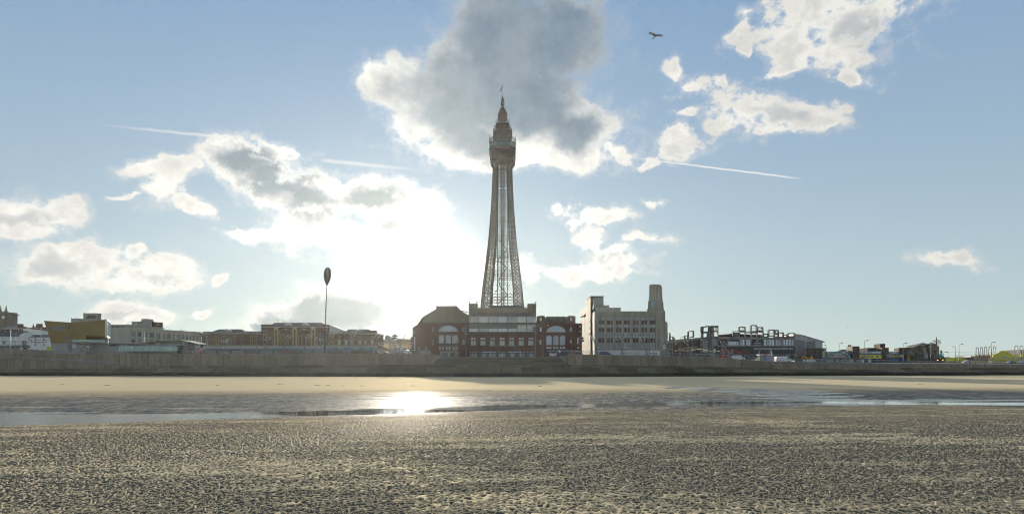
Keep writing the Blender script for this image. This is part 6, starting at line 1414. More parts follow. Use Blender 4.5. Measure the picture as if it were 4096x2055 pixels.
for k in range(seg):
    t0, t1 = 2 * math.pi * k / seg, 2 * math.pi * (k + 1) / seg; q = MB(); m_ = 6
    for j in range(m_):
        a0, a1 = math.pi / 2 * j / m_, math.pi / 2 * (j + 1) / m_; r0, r1 = r_ * .98 * math.cos(a0), r_ * .98 * math.cos(a1); h0, h1 = z0_ + (z1_ - z0_) * math.sin(a0), z0_ + (z1_ - z0_) * math.sin(a1)
        q.quad((cx_ + r0 * math.cos(t0), cy_ + r0 * math.sin(t0), h0), (cx_ + r0 * math.cos(t1), cy_ + r0 * math.sin(t1), h0), (cx_ + r1 * math.cos(t1), cy_ + r1 * math.sin(t1), h1), (cx_ + r1 * math.cos(t0), cy_ + r1 * math.sin(t0), h1), smooth=True)
    q.build('dome_stripe', _m('render_white' if k % 2 else 'dark_red_cabin' if 'dark_red_cabin' in MATS else 'red_paint'), b.t)
for px in (3749, 3756): b.box('pilaster', px - 1.5, px + 1.5, 1399, 1430, -.3, 1, 'stone_cream')
for px in (3742, 3766): rpanel(b, px - 3, px + 3, 1400, 1412, .4, .3, 'frame_dark', 'opening', .6)
ms = MB(); mx = b.X(3745.5, 3); ms.bar((mx, 3, b.Z(1380, 3745)), (mx, 3, b.Z(1346.5, 3745)), .62, .5, 8); ms.build('mast', _m('frame_brown'), b.t)
cn = MB(); zt, zb = b.Z(1358.5, 3745), b.Z(1368, 3745); x0, x1 = b.X(3735, 3), b.X(3757, 3)
for x in (x0, x0 + .6, x1 - .6, x1): cn.bar((x, 3, zt), (mx + (x - mx) * .55, 3, zb), .12)
cn.bar((x0, 3, zt), (x1, 3, zt), .16); cn.bar((x0, 3, zt - .6), (x1, 3, zt - .6), .08); cn.bar((mx - 1.0, 3, zb), (mx + 1.0, 3, zb), .3); cn.build('crows_nest', _m('frame_brown'), b.t)
wf = MB(); pr_ = [(3750, 1376), (3753, 1366), (3754, 1359), (3758, 1358), (3761, 1364), (3763, 1374)]
wf.tube([Vector((b.X(p, 2.5), 2.5, b.Z(q, p))) for p, q in pr_], .16, 5)
for p, q, p2, q2 in ((3753, 1368, 3761, 1365), (3752, 1371, 3762, 1370), (3755, 1361, 3757, 1376), (3747, 1378, 3754, 1368), (3759, 1361, 3760, 1376)): wf.bar((b.X(p, 2.5), 2.5, b.Z(q, p)), (b.X(p2, 2.5), 2.5, b.Z(q2, p2)), .14)
wf.build('white_frame_sculpture', _m('render_white'), b.t)  # white lattice for the frame sculpture beside the mast
tf = MB()
for px, py, r in ((3764, 1419, .8), (3762, 1425, .75), (3770, 1425, .75), (3766, 1414, .55), (3760, 1428, .55), (3772, 1430, .6), (3767, 1430, .7)): tf.ball((b.X(px, -1), -1, b.Z(py, px)), r, 10, 7, (1, .8, .9))
tf.build('teal_figure', _m('teal_paint'), b.t); b.box('yellow_chest', 3758, 3765, 1429.5, 1433, -1.6, .6, 'yellow_paint')  # plain rounded shapes for the teal figure
b.poly('entrance_canopy', [(3672, 1440), (3690, 1435), (3740, 1433), (3776, 1432), (3796, 1437), (3794, 1444), (3672, 1444)], -3, 4, 'brown_cladding')
rr2 = random.Random(5); pl = MB()
for k in range(46):
    px = 3770 + rr2.random() * 25; py = 1438 - rr2.random() * 7; x, z = b.X(px, -2), b.Z(py, px); pl.quad((x, -2.2, z), (x + .5, -2.6 + rr2.random(), z + .2), (x + .2, -2, z + .6)); pl.quad((x + .2, -2, z + .6), (x + .5, -2.6, z + .2), (x, -2.2, z))
pl.build('canopy_foliage', mat('dark_foliage', (.045, .055, .03), .8), b.t)
M_flame = mat('flame_lamp', (.9, .5, .15), .4, .05, 1, emit=(1.0, .42, .10), es=2.4)
for px, py in ((3751, 1439.5), (3771, 1439.5), (3788, 1440), (3791, 1440.5), (3794, 1441.5)): MB().ball((b.X(px, -3.1), -3.1, b.Z(py, px)), .20, 8, 6).build('flame_lamp', M_flame, b.t)
b.box('shopfront', 3676, 3790, 1446, None, .4, 3, 'grey_panel')
for k in range(12): b.box('shop_window', 3679 + 9 * k, 3686 + 9 * k, 1447, 1454, .3, .12, 'pane_mid')

# yellow amusement halls
b = Bld('yellow_arcade_wall', 'long yellow panelled arcade wall sprinkled with coloured stars', 'arcade', 3784, 332, 3898, z0=5.6)
for k in range(9):
    a = 3785 + 10.7 * k; MB().box(b.X(a), b.X(a + 10.4), 0, .4, b.Z(1448, a), b.Z(1431 - .45 * k, a)).build('panel', _m('yellow_paint'), b.t)
b.box('rear_block', 3785, 3881, 1429, None, .4, 14, 'grey_panel'); b.box('dark_end_block', 3882, 3898, 1427, None, .2, 12, 'brown_cladding'); b.box('canopy', 3803, 3850, 1442, 1445, -1.2, 1.3, 'yellow_paint')
for px, py, r, m_ in ((3859, 1433.5, 2, 'blue_paint'), (3866.5, 1436, 2.2, 'red_paint'), (3851, 1432, 1.6, 'pale_paint'), (3854, 1439, 1.4, 'blue_paint'), (3851, 1442.5, 1.6, 'red_paint'), (3875, 1440, 1.8, 'pale_paint'), (3838, 1431, 1.6, 'frame_brown'), (3842, 1436, 1.3, 'pale_paint'), (3827, 1434, 1.2, 'blue_paint'), (3820, 1437, 1.1, 'red_paint'), (3846, 1438, 1.3, 'blue_paint')): star(b, px, py, r, -.06, m_)
b.box('shopfront', 3785, 3900, 1450, None, -.2, .3, 'dark_panel')
for k in range(9): b.box('shop_window', 3787 + 12 * k, 3796 + 12 * k, 1450.5, 1455, -.3, .12, 'pane_mid' if k % 2 else 'vehicle_red')
b = Bld('arch_topped_arcade', 'low yellow arcade with a row of tall white hoop arches spelling WIN', 'arcade', 3897, 326, 3985, z0=5.6)
b.box('wall', 3898, 3985, 1422, None, 1.5, 14, 'grey_render'); b.box('yellow_fascia', 3880, 3985, 1442.5, 1452, -.3, .5, 'yellow_paint'); b.box('roof_box', 3883, 3899, 1423, 1428, 2, 5, 'metal_roof')
marks('6.10.4', 3885, 3945, 1447, 2.6, b, -.36, 'blue_paint', .02); b.box('shopfront', 3880, 3985, 1452, None, -.1, .2, 'dark_panel')
def hoop(bl, px, pt, pb, off=.2, w=6.5):
    P_ = []; x = bl.X(px, off); zt, zb = bl.Z(pt, px, off), bl.Z(pb, px, off); q = bl.D(px) / F; w0, w1 = w * q, w * .72 * q
    P_ = [(x - w0, zb)] + [(x - w1 * math.cos(math.pi * k / 10), zt - w1 + w1 * math.sin(math.pi * k / 10)) for k in range(11)] + [(x + w0, zb)]
    mb = MB(); mb.tube([Vector((a, off, c)) for a, c in P_], .24, 6); return mb.build('hoop_arch', _m('render_white'), bl.t)
for px, pt in ((3909, 1389), (3925.5, 1388), (3942, 1386.5), (3960, 1385.5), (3977.5, 1384.5)): hoop(b, px, pt, 1443)
for a, m_, ch in ((3900, 'yellow_paint', None), (3917, 'red_paint', 'W'), (3934, 'red_paint', 'I'), (3951, 'red_paint', 'N'), (3969, 'yellow_paint', None)):
    b.box('letter_panel', a, a + 11, 1419, 1428.5, -.3, .4, m_)
    if ch: text(ch, a + (4.3 if ch == 'I' else 2.5), a + (6.7 if ch == 'I' else 8.5), 1423.7, 6, b, -.4, 'yellow_paint', .04)
    else: marks('5', a + 1.5, a + 9.5, 1424, 3, b, -.4, 'frame_brown', .03)
b = Bld('cloud_shaped_sign_arcade', 'yellow cloud shaped sign reading GOLDEN MILE AMUSEMENTS', 'arcade', 3955, 322, 4100, z0=5.6)
b.poly('cloud_sign', [(3956, 1452), (3957, 1440), (3962, 1433), (3971, 1427), (3976, 1419), (3984, 1414.5), (3993, 1413), (3998, 1407), (4006, 1402.5), (4016, 1401.3), (4026, 1403.5), (4034, 1411), (4042, 1412.5), (4050, 1416), (4056, 1421.5), (4074, 1423), (4079, 1437), (4079, 1452)], 0, .8, 'yellow_paint')
for ch, px, py, rt in (('G', 3967, 1434.5, .35), ('O', 3977.5, 1432.5, .25), ('L', 3986.5, 1430.5, .2), ('D', 4001, 1429, .08), ('E', 4012, 1428.3, 0), ('N', 4023, 1428.5, -.06), ('M', 4043, 1430, -.2), ('I', 4054, 1432.5, -.25), ('L', 4063, 1434.8, -.3), ('E', 4072, 1438, -.35)):
    w = 2.2 if ch == 'I' else 4.4; text(ch, px - w - .6, px + w + .6, py, 9.4, b, -.06, 'grey_panel', .03, name='letter_shadow', rot=rt); text(ch, px - w, px + w, py, 8, b, -.14, 'pane_pale', .05, name='letter', rot=rt)
text('AMUSEMENTS', 3978, 4053, 1442.5, 6, b, -.08, 'vehicle_red', .05)
for px, py, r, m_ in ((4028.5, 1412, 3.6, 'red_paint'), (4006, 1417, 3, 'pale_paint'), (4001, 1410.5, 1.4, 'blue_paint'), (4019, 1417.5, 1.5, 'blue_paint'), (3985, 1419.5, 1.6, 'red_paint'), (3992, 1423.5, 1.2, 'blue_paint'), (4046.5, 1419, 1.5, 'blue_paint'), (4008, 1407.5, 1.2, 'red_paint'), (4018, 1405, 1.4, 'pale_paint'), (4038, 1416.5, 1.4, 'pale_paint'), (4060, 1442, 2, 'pale_paint'), (4040, 1436, 1.2, 'vehicle_red')): star(b, px, py, r, -.06, m_, 5 if r < 3.5 else 8)
b.box('rear_hall', 3980, 4078, 1432, None, .8, 16, 'grey_panel')
b.box('shopfront', 3960, 4079, 1449.5, None, -.15, .2, 'dark_panel')
for k in range(12): b.box('shop_window', 3974 + 8.6 * k, 3981 + 8.6 * k, 1450.5, 1455.5, -.25, .12, ('vehicle_red', 'dark_panel', 'pane_mid')[k % 3])
b = Bld('far_right_arcade', 'yellow fronted arcade with two white hoop arches cut by the right edge', 'arcade', 4058, 328, 4180, z0=5.6)
b.box('wall', 4076, 4180, 1424, None, .8, 14, 'grey_render'); b.box('yellow_fascia', 4080, 4180, 1439, 1449, -.3, .5, 'yellow_paint'); b.box('rear_block', 4082, 4180, 1398, 1430, 5, 10, 'stone_cream')
for px in (4065, 4085): hoop(b, px, 1382, 1442, w=8.5)
b.box('yellow_panel', 4061, 4073, 1415.5, 1421.5, -.2, .4, 'yellow_paint'); b.box('yellow_panel', 4083, 4097, 1415, 1424, -.2, .4, 'yellow_paint'); star(b, 4091, 1444, 2, -.4, 'pale_paint'); b.box('shopfront', 4080, 4180, 1450, None, -.2, .3, 'dark_panel')
# ---------------------------------------------------------------- lamps, masts, railings' neighbours
def base_z(px, d): return ground_z(px, d)
LG = 'street lamps along the promenade'
def arm_lamp(px, pt, d, side, label, w=.20):
    z0 = base_z(px, d); t = thing('street_lamp', label, 'street lamp', (PX(px, d), d, z0), group=LG); h = PZ(pt, d) - z0
    MB().tube([(0, 0, -.3), (0, 0, h * .45)], w * .62, 8).build('lower_post', M_steel, t); MB().tube([(0, 0, h * .45), (0, 0, h)], w * .42, 8).build('upper_post', M_steel, t)
    MB().tube([(0, 0, h - .1), (side * .5, 0, h + .15), (side * 1.1, 0, h + .22)], .07, 6).build('arm', M_steel, t)
    m = MB(); m.box(side * 1.1 - .45, side * 1.1 + .55, -.16, .16, h + .12, h + .36); m.build('lamp_head', _m('frame_dark'), t)
    MB().tube([(0, -.18, 1.0), (0, -.18, 1.9)], .12, 6).build('access_box', M_steel, t)
for a in ((3222, 1359, 262, 1, 'single armed street lamp standing before the grey metal shed'), (3307, 1381, 330, -1, 'single armed street lamp right of the pale mural strip, head to the left'), (3357, 1373, 300, 1, 'single armed street lamp in front of the shaped arcade sign'),
          (3457, 1363, 266, 1, 'single armed street lamp left of the long yellow banner'), (3613, 1374, 270, 1, 'single armed street lamp at the end of the yellow island lettering'), (3723, 1366.5, 270, 1, 'single armed street lamp before the mock castle arcade'),
          (3774, 1409, 360, 1, 'short distant street lamp just right of the striped dome'), (3795.5, 1410, 370, -1, 'small distant street lamp above the yellow starred wall, head left'), (3821.5, 1387.5, 300, -1, 'tall street lamp with head to the left before the yellow starred wall'),
          (3836, 1378.5, 268, 1, 'tall street lamp with head to the right before the yellow starred wall'), (3965, 1370, 266, 1, 'single armed street lamp between the hoop arches and the cloud sign'), (3507, 1384, 290, -1, 'slim street lamp with round white head before the yellow banner'),
          (2914, 1355, 258, 1, 'street lamp rising before the dark venue lettering beside the left white van'), (2722, 1348.5, 262, 1, 'street lamp in front of the oblique concrete wing'), (733.5, 1320, 300, -1, 'street lamp before the right half of the cream offices')):
    arm_lamp(*a)
def plain_post(px, pt, d, label, w=.15, m=None, lean=0.0, cap=True):
    z0 = base_z(px, d); t = thing('post', label, 'post', (PX(px, d), d, z0), group='plain tall posts on the promenade'); h = PZ(pt, d) - z0
    MB().tube([(0, 0, -.3), (lean * .5, 0, h * .5), (lean, 0, h)], [w * .6, w * .5, w * .36], 8).build('pole', m or M_steel, t)
    if cap: MB().ball((lean, 0, h), w * 1.0, 8, 6, (1.2, 1.2, .6)).build('cap', m or M_steel, t)
    return t
M_white = mat('white_pole_paint', (.55, .56, .55), .5, .06, 1)
for a in ((825, 1334.5, 265, 'tall grey post in front of the left end of the brick shopping hall'), (1026.5, 1327, 262, 'tall grey post before the joint of the low and tall brick pavilions'), (1089.5, 1336, 262, 'grey post with small cap left of the first brown column'),
          (1333, 1328, 262, 'grey post just right of the tall leaf topped pole'), (1378, 1338.5, 262, 'slim grey post before the right brick pavilion'), (1634, 1335, 262, 'grey post with round cap at the mouth of the side street'),
          (1896, 1340, 268, 'slim post before the second window pair of the tower building'), (1909, 1347, 268, 'shorter slim post beside another before the tower building'), (1939, 1343, 300, 'grey post before the third window pair of the tower building'),
          (2056, 1343, 300, 'grey post in front of the letters of the tower building'), (2166, 1342, 300, 'left one of two close posts at the foot of the right brick wing'), (2174, 1341.5, 302, 'right one of two close posts at the foot of the right brick wing'), (2286, 1346, 262, 'grey post before the dungeon banner beside the red sign'),
          (2391, 1357, 258, 'grey post beside the blue van'), (2416.5, 1345, 264, 'grey post with a bright cap before the second window column of the cream store'), (2664, 1372, 262, 'grey post below the hanging sports sign'), (2903, 1363, 262, 'slim grey post before the red script lettering'),
          (652, 1344, 300, 'dark slim post before the middle of the cream offices'), (63, 1333, 262, 'dark post in front of the white pub'), (3269, 1389, 258, 'white post before the dark billboard'), (962, 1334, 300, 'slim post between two low brick pavilions')):
    plain_post(*a)
for px, pt, lab in ((2852, 1378, 'weathered cream pole below the ice cream sign'), (2892, 1375.5, 'weathered cream pole in front of the red script lettering'), (3080.5, 1388, 'cream pole above the blue snack kiosk')): plain_post(px, pt, 264, lab, .22, mat('cream_pole', (.50, .46, .36), .6, .15, 2), cap=False)
def wire_mast(px, pt, d, label, m):
    z0 = base_z(px, d); t = thing('tram_mast', label, 'tram mast', (PX(px, d), d, z0), group='tram wire masts'); h = PZ(pt, d) - z0
    MB().tube([(0, 0, -.3), (0, 0, h)], [.14, .10], 8).build('pole', m, t); a = MB()
    for f, s in ((.42, -1), (.55, -1), (.68, -1), (.55, 1)): a.bar((0, 0, h * f), (s * 2.2, 0, h * f + .1), .07); a.bar((s * 2.2, 0, h * f + .1), (s * 2.2, 0, h * f - 1.0), .05)
    a.build('bracket', M_iron, t)
for a in ((42.5, 1319, 262, 'white tram wire mast in front of the pub', M_white), (164, 1311, 266, 'white tram wire mast before the oyster rooms', M_white), (577, 1328, 300, 'tram wire mast before the third window of the cream offices', M_steel)): wire_mast(*a)

def fountain_lamp(px, pt, pb, d, tiers, label, balls=True):
    z0 = base_z(px, d); t = thing('fountain_lamp', label, 'street lamp', (PX(px, d), d, z0), group='branching ornamental lamps'); h = PZ(pt, d) - z0; q = d / F
    MB().tube([(0, 0, -.4), (0, 0, h * .5), (0, 0, h)], [.24, .17, .07], 8).build('column', M_steel, t)
    for k in range(tiers):
        zz_ = h - (8 + 10.5 * k) * q
        for j, (sx, sy) in enumerate(((-1, 0), (1, 0), (-.5, -.86), (.5, -.86), (-.5, .86), (.5, .86))):
            L = 8.6 * q; P_ = [Vector((0, 0, zz_ - 7 * q))] + [Vector((sx * L * f, sy * L * f, zz_ + g_ * q)) for f, g_ in ((.22, -3), (.45, -.3), (.7, .8), (.9, -.2), (1.0, -3))]
            br = MB().tube(P_, [.085] * 4 + [.07, .06], 5).build('arm', M_steel, t)
            if balls: MB().lathe([(.12, 0), (.34, -.15), (.34, -.35), (.15, -.5)], P_[-1].x, P_[-1].y, 8).build('lantern', M_iron2, t, (0, 0, P_[-1].z))
for a in ((1282, 1325, 1410, 262, 2, 'two tiered branching lamp beside the leaf topped pole'), (1579.5, 1329, 1412, 262, 2, 'two tiered branching lamp against the sky at the side street'), (1863.5, 1294, 1427, 268, 4, 'four tiered branching lamp left of the tower building windows'),
          (2142.5, 1297, 1427, 268, 4, 'four tiered branching lamp where the tower building meets the right wing'), (2325, 1339, 1418, 262, 2, 'two tiered branching lamp at the right end of the brick wing'), (2597, 1344, 1422, 262, 2, 'two tiered branching lamp below the square clock tower')): fountain_lamp(*a)

def lean_lamp(px, ptx, pt, d, label):
    z0 = base_z(px, d); t = thing('leaning_lamp', label, 'street lamp', (PX(px, d), d, z0), group='leaning curved lamps with clusters of spotlights'); h = PZ(pt, d) - z0; dx_ = (ptx - px) * d / F; s = 1 if dx_ > 0 else -1
    P_ = [Vector((dx_ * f ** 1.7, 0, h * f - (.3 if f == 0 else 0))) for f in (0, .2, .4, .6, .8, 1.0)]
    MB().tube(P_, [.36, .34, .29, .23, .17, .10], 8).build('column', M_steel, t)
    for k, (f, sd) in enumerate(((.80, -1), (.84, 1), (.88, -1), (.92, 1), (.96, -1), (1.0, 1), (1.0, -1))):
        p = Vector((dx_ * f ** 1.7, 0, h * f)); e = p + Vector((sd * (.85 - .1 * (k // 3)), -.3, .45)); MB().tube([p, p + Vector((sd * .45, -.1, .45)), e], .05, 4).build('arm', M_steel, t)
        MB().lathe([(.08, .14), (.24, .02), (.26, -.18), (.05, -.2)], 0, 0, 8).build('spotlight', M_white, t, e)
for a in ((1056, 1077, 1350, 262, 'leaning spotlight lamp before the first brown panel of the brick hall'), (1133, 1159, 1345, 262, 'leaning spotlight lamp before the first big brick arch'), (1216, 1243, 1341, 262, 'leaning spotlight lamp before the second big brick arch'),
          (1262, 1273, 1352, 280, 'thin leaning lamp behind the two tiered branching lamp'), (1290, 1296, 1352, 285, 'thin leaning lamp behind the foot of the leaf topped pole'), (1306, 1331, 1338, 262, 'leaning spotlight lamp just right of the leaf topped pole'), (1397, 1418, 1334, 262, 'leaning spotlight lamp before the right pediment of the brick hall'),
          (1493, 1515, 1338, 262, 'leaning spotlight lamp at the right end of the brick hall'), (1597, 1621, 1336, 262, 'leaning spotlight lamp against the sky above the cabin'), (1821, 1826, 1361, 300, 'slightly leaning lamp before the painted shopfront of the ballroom wing'),
          (2388, 2369, 1344, 262, 'leaning spotlight lamp at the left corner of the cream store'), (2491, 2469, 1350, 262, 'leaning spotlight lamp before the third window column of the cream store'), (2588, 2566, 1352, 262, 'leaning spotlight lamp left of the lamp under the clock tower'),
          (2678, 2655, 1356, 262, 'leaning spotlight lamp at the right corner of the cream store'), (2763, 2736, 1358, 262, 'leaning spotlight lamp before the middle of the concrete wing'), (2842, 2813, 1361, 262, 'leaning spotlight lamp before the venue poster'), (2915, 2887, 1369, 262, 'leaning spotlight lamp before the red script lettering of the venue')): lean_lamp(*a)
def globe_lamp(px, py, d, label):
    z0 = base_z(px, d); t = thing('globe_lamp', label, 'street lamp', (PX(px, d), d, z0), group='short globe lamps'); h = PZ(py, d) - z0
    MB().tube([(0, 0, -.3), (0, 0, h - .2)], .07, 6).build('pole', M_steel, t); MB().ball((0, 0, h), .30, 10, 8).build('globe', M_white, t)
for a in ((891.5, 1391.5, 280, 'white globe lamp below the script sign of the brick hall'), (1038.5, 1389, 280, 'white globe lamp left of the first leaning lamp'), (1149.5, 1387, 280, 'white globe lamp at the first big brick arch'), (1294.5, 1382, 275, 'white globe lamp beside the foot of the leaf topped pole'),
          (783, 1394, 280, 'white globe lamp at the entrance of the cream offices'), (2613.5, 1394.5, 270, 'white globe lamp below the square clock tower'), (2771, 1397.5, 270, 'white globe lamp before the concrete wing'), (2391.5, 1389, 259, 'white globe lamp beside the blue van')): globe_lamp(*a)

# the tall leaf topped pole
d = 262.0; z0 = base_z(1299, d); t = thing('leaf_sculpture', 'very tall thin bent pole topped by a dark leaf shaped oval', 'sculpture', (PX(1299, d), d, z0)); q = d / F
def lp(px, py): return Vector(((px - 1299) * q, 0, PZ(py, d) - z0))
MB().tube([lp(1299, 1413), lp(1300, 1350), lp(1302, 1280), lp(1304.5, 1210), lp(1307.5, 1145)], [.40, .30, .25, .20, .17], 8).build('pole', M_iron2, t)
mb = MB(); pr_ = [(0.0, 1144), (2.2, 1141), (6.5, 1133), (10.5, 1124), (13.6, 1112), (15, 1098), (14.2, 1086), (11.2, 1077), (6.5, 1071), (2, 1069)]
n = 14; b0 = 0
for w_, py in pr_:
    c = lp(1307.5 + (1144 - py) / 75 * 3.4, py)
    for i in range(n): a_ = 2 * math.pi * i / n; mb.v.append((c.x + w_ * q * math.cos(a_), c.y + max(.12, w_ * q * .22) * math.sin(a_), c.z))
for k in range(len(pr_) - 1):
    for i in range(n): j = (i + 1) % n; mb.f.append((k * n + i, k * n + j, (k + 1) * n + j, (k + 1) * n + i)); mb.sm.append(True)
mb.f.append(tuple((len(pr_) - 1) * n + i for i in range(n))); mb.sm.append(False)
mb.build('leaf_head', mat('dark_leaf_metal', (.07, .07, .065), .55, .15, .5, streak=True), t)
MB().lathe([(.9, -.2), (.8, .9), (.45, 1.3)], 0, 0, 10).build('plinth', M_iron2, t)

# overhead wires
def wire(name, pts, label, r=.025):
    mb = MB()
    for p, q_ in zip(pts[:-1], pts[1:]): mb.bar(p, q_, r * 2)
    tag(mb.build(name, M_iron2), label, 'overhead wire')
def sag(a, b, s, n=10): return [a + (b - a) * (k / n) - Vector((0, 0, s * 4 * (k / n) * (1 - k / n))) for k in range(n + 1)]
wire('tram_wire', sag(AT(-200, 1360, 262), AT(200, 1358, 264), .5), 'upper tram wire crossing in front of the white pub')
wire('tram_wire', sag(AT(-200, 1366, 262), AT(210, 1364, 264), .5), 'lower tram wire crossing in front of the white pub')
wire('tram_wire', sag(AT(3722, 1404, 290), AT(4200, 1405, 290), .5), 'upper tram wire over the yellow arcade wall')
wire('tram_wire', sag(AT(3836, 1413, 290), AT(4200, 1414, 290), .3), 'middle tram wire over the yellow arcade wall')
wire('festoon_wire', sag(AT(3722, 1408, 272), AT(3965, 1412, 268), 1.0), 'sagging light cable between lamps over the yellow wall')

# gantry board, signs, boards
def board(px0, px1, pt, pb, d, name, label, m, trim='frame_white', head=None, txt=None):
    bb = Bld(name, label, 'sign', px0, d, px1); bb.box('panel', px0, px1, pt, pb, 0, .12, m); fr_ = trim_frame(bb, (px0 + px1) / 2, (pt + pb) / 2, px1 - px0 + 1, pb - pt + 1, -.06, .8, trim, 'frame')
    if head: bb.box('header', px0 + .8, px1 - .8, pt + .8, pt + 3, -.08, .08, head)
    if txt: text(txt, px0 + 2, px1 - 2, (pt + pb) / 2, 3, bb, -.1, 'vehicle_red', .02)
    for px in (px0, px1): bb.box('leg', px - .4, px + .4, pt, None, .13, .1, 'frame_dark')
board(3955.5, 3970.5, 1437.5, 1453, 262, 'notice_board', 'white notice board with red heading left of the cloud sign', 'render_white', 'frame_brown', 'vehicle_red')
board(766, 772, 1397, 1408, 262, 'notice_board', 'small white and red notice board before the cream offices', 'render_white', 'frame_dark', 'vehicle_red')
board(1342, 1348, 1389, 1399, 262, 'notice_board', 'small dark sign beside the foot of the leaf topped pole', 'dark_panel', 'frame_dark')
tag(MB().box(PX(800, 262), PX(809, 262), 262, 262.5, 8.3, PZ(1399.5, 262)).build('litter_bin', _m('vehicle_red')), 'red bin beside the entrance of the cream offices', 'bin')
for px, lab in ((2878, 'feather flag beside the red container'),): pass
def flag(px, pt, d, label, m):
    z0 = base_z(px, d); t = thing('feather_flag', label, 'flag', (PX(px, d), d, z0)); h = PZ(pt, d) - z0
    MB().bar((0, 0, 0), (0, 0, h), .07).build('pole', M_steel, t); f = MB(); f.prism([(.04, h * .45), (.04, h), (.35, h * .85), (.55, h * .5), (-.0, h * .44)], -.02, .02); f.build('banner', _m(m), t)
flag(3036, 1400, 262, 'pale feather flag left of the blue snack kiosk', 'stone_cream'); flag(3085, 1400, 262, 'white and red feather flag right of the blue snack kiosk', 'render_white')
# ---------------------------------------------------------------- vehicles, kiosks, people, birds
def vehicle(name, label, cat, px0, px1, pt, pb, d, m, prof, wheels, wins, face=1, wid=2.0, z0=None, lamps=True):
    """prof: (f along length, g up height) side outline; face 1 = front to the right"""
    x0, x1 = PX(px0, d), PX(px1, d); L = x1 - x0; zb = PZ(pb, d) if z0 is None else z0; H = PZ(pt, d) - zb; t = thing(name, label, cat, ((x0 + x1) / 2, d, zb))
    def X_(f): return (f - .5) * L * face
    pts = [(X_(f), g_ * H) for f, g_ in prof]; pts = pts if face > 0 else pts
    area = sum(a[0] * b_[1] - b_[0] * a[1] for a, b_ in zip(pts, pts[1:] + pts[:1]))
    if area < 0: pts = pts[::-1]
    body = MB(); n = len(pts); ins = .08
    # chamfered shell: slightly narrower roof edges
    rings = [(-wid / 2, 1.0), (-wid / 2 + .02, 1.0), (wid / 2, 1.0)]
    body.prism(pts, -wid / 2, wid / 2); ob = body.build('body', m, t); bv = ob.modifiers.new('bevel', 'BEVEL'); bv.width = .06; bv.segments = 2; bv.limit_method = 'ANGLE'
    for f in wheels:
        r = .34; w = MB(); w.lathe([(r * .6, -.11), (r, -.10), (r, .10), (r * .6, .11)], 0, 0, 14)
        w.v = [(a, c, b_) for a, b_, c in w.v]; w.f = [tuple(reversed(q_)) for q_ in w.f]
        me_ = w.mesh('wheel', _m('tyre'))
        for y in (-wid / 2 + .08, wid / 2 - .08):
            wo = link('wheel', me_, t, (X_(f), y, r)); hb = MB(); hb.lathe([(.03, -.13), (r * .55, -.12), (r * .55, .12), (.03, .13)], 0, 0, 10); hb.v = [(a, c, b_) for a, b_, c in hb.v]; link('hub', hb.mesh('hub', M_steel), wo)
    for w_ in wins:
        poly = [(X_(f), g_ * H) for f, g_ in w_]
        for y in (-wid / 2 - .015, wid / 2 - .015): MB().prism(poly if sum(a[0] * b_[1] - b_[0] * a[1] for a, b_ in zip(poly, poly[1:] + poly[:1])) > 0 else poly[::-1], y, y + .03).build('side_window', _m('pane_dark'), t)
    if lamps:
        MB().box(*(sorted((X_(.985), X_(1.0) + .02 * face))), -wid / 2 + .1, -wid / 2 + .45, .24 * H, .34 * H).build('headlight', _m('pane_pale'), t); MB().box(*(sorted((X_(0) - .02 * face, X_(.01)))), -wid / 2 + .05, -wid / 2 + .25, .3 * H, .5 * H).build('tail_light', _m('vehicle_red'), t)
    return t
VAN = [(0.0, .14), (.005, .90), (.05, .97), (.60, 1.0), (.70, .95), (.84, .60), (.97, .50), (1.0, .40), (1.0, .16), (.96, .12), (.02, .12)]
VW = [[(.70, .58), (.70, .86), (.76, .80), (.83, .58)]]
vehicle('parked_van', 'white panel van parked at the right end of the concrete venue', 'van', 3101.5, 3163, 1424, 1449, 262, _m('vehicle_white'), VAN, (.16, .82), VW + [[(.08, .60), (.08, .62), (.55, .62), (.55, .60)]])
vehicle('parked_van', 'white panel van parked before the big red lettering of the venue', 'van', 2925, 2978, 1420.5, 1440, 262, _m('vehicle_white'), VAN, (.16, .82), VW)
vehicle('parked_van', 'dark blue van parked behind the railing left of the cream store', 'van', 2396, 2443, 1404, 1421, 262, _m('vehicle_blue'), VAN, (.16, .82), VW)
c_ = Bld('red_container', 'low red container standing beside the left white van', 'container', 2881, 264, 2923)
c_.box('shell', 2881, 2923, 1420, 1436, 0, 2.4, 'vehicle_red')
for k in range(8): c_.box('rib', 2883 + 5 * k, 2884.5 + 5 * k, 1421, 1436, -.06, .08, 'red_paint')
c_.box('roof_edge', 2880.5, 2923.5, 1419.5, 1420.7, -.08, 2.6, 'vehicle_red')
# blue snack kiosk with white and red canopy
c_ = Bld('snack_kiosk', 'blue snack kiosk with a white and red pitched canopy and pale end', 'kiosk', 3038, 261, 3098, z0=4.9)
c_.box('cabin', 3047, 3096, 1423, None, 0, 2.4, 'kiosk_blue' if 'kiosk_blue' in MATS else 'pane_blue'); c_.box('pale_end', 3038, 3047, 1424, None, .2, 2.0, 'stone_cream'); c_.box('canopy_top', 3037, 3087, 1416, 1420.5, -.4, 3, 'render_white'); c_.box('canopy_valance', 3038, 3086, 1420.5, 1422.8, -.45, .3, 'red_paint')  # left end in pale cream
c_.poly('canopy_peak', [(3042, 1422), (3061, 1416.8), (3080, 1422)], -.5, .1, 'red_paint'); c_.box('hatch', 3054, 3058, 1426, 1432, -.05, .1, 'frame_dark'); c_.box('swirl_sign', 3062, 3082, 1431, 1433.5, -.05, .08, 'vehicle_red'); star(c_, 3090, 1428, 2.4, -.06, 'red_paint', 8, .7, 'roundel')
for px, m_ in ((3023, 'pale_paint'), (3031, 'yellow_paint')):
    t_ = c_.box('a_board', px, px + 4, 1432, 1442, -.6, .15, m_)
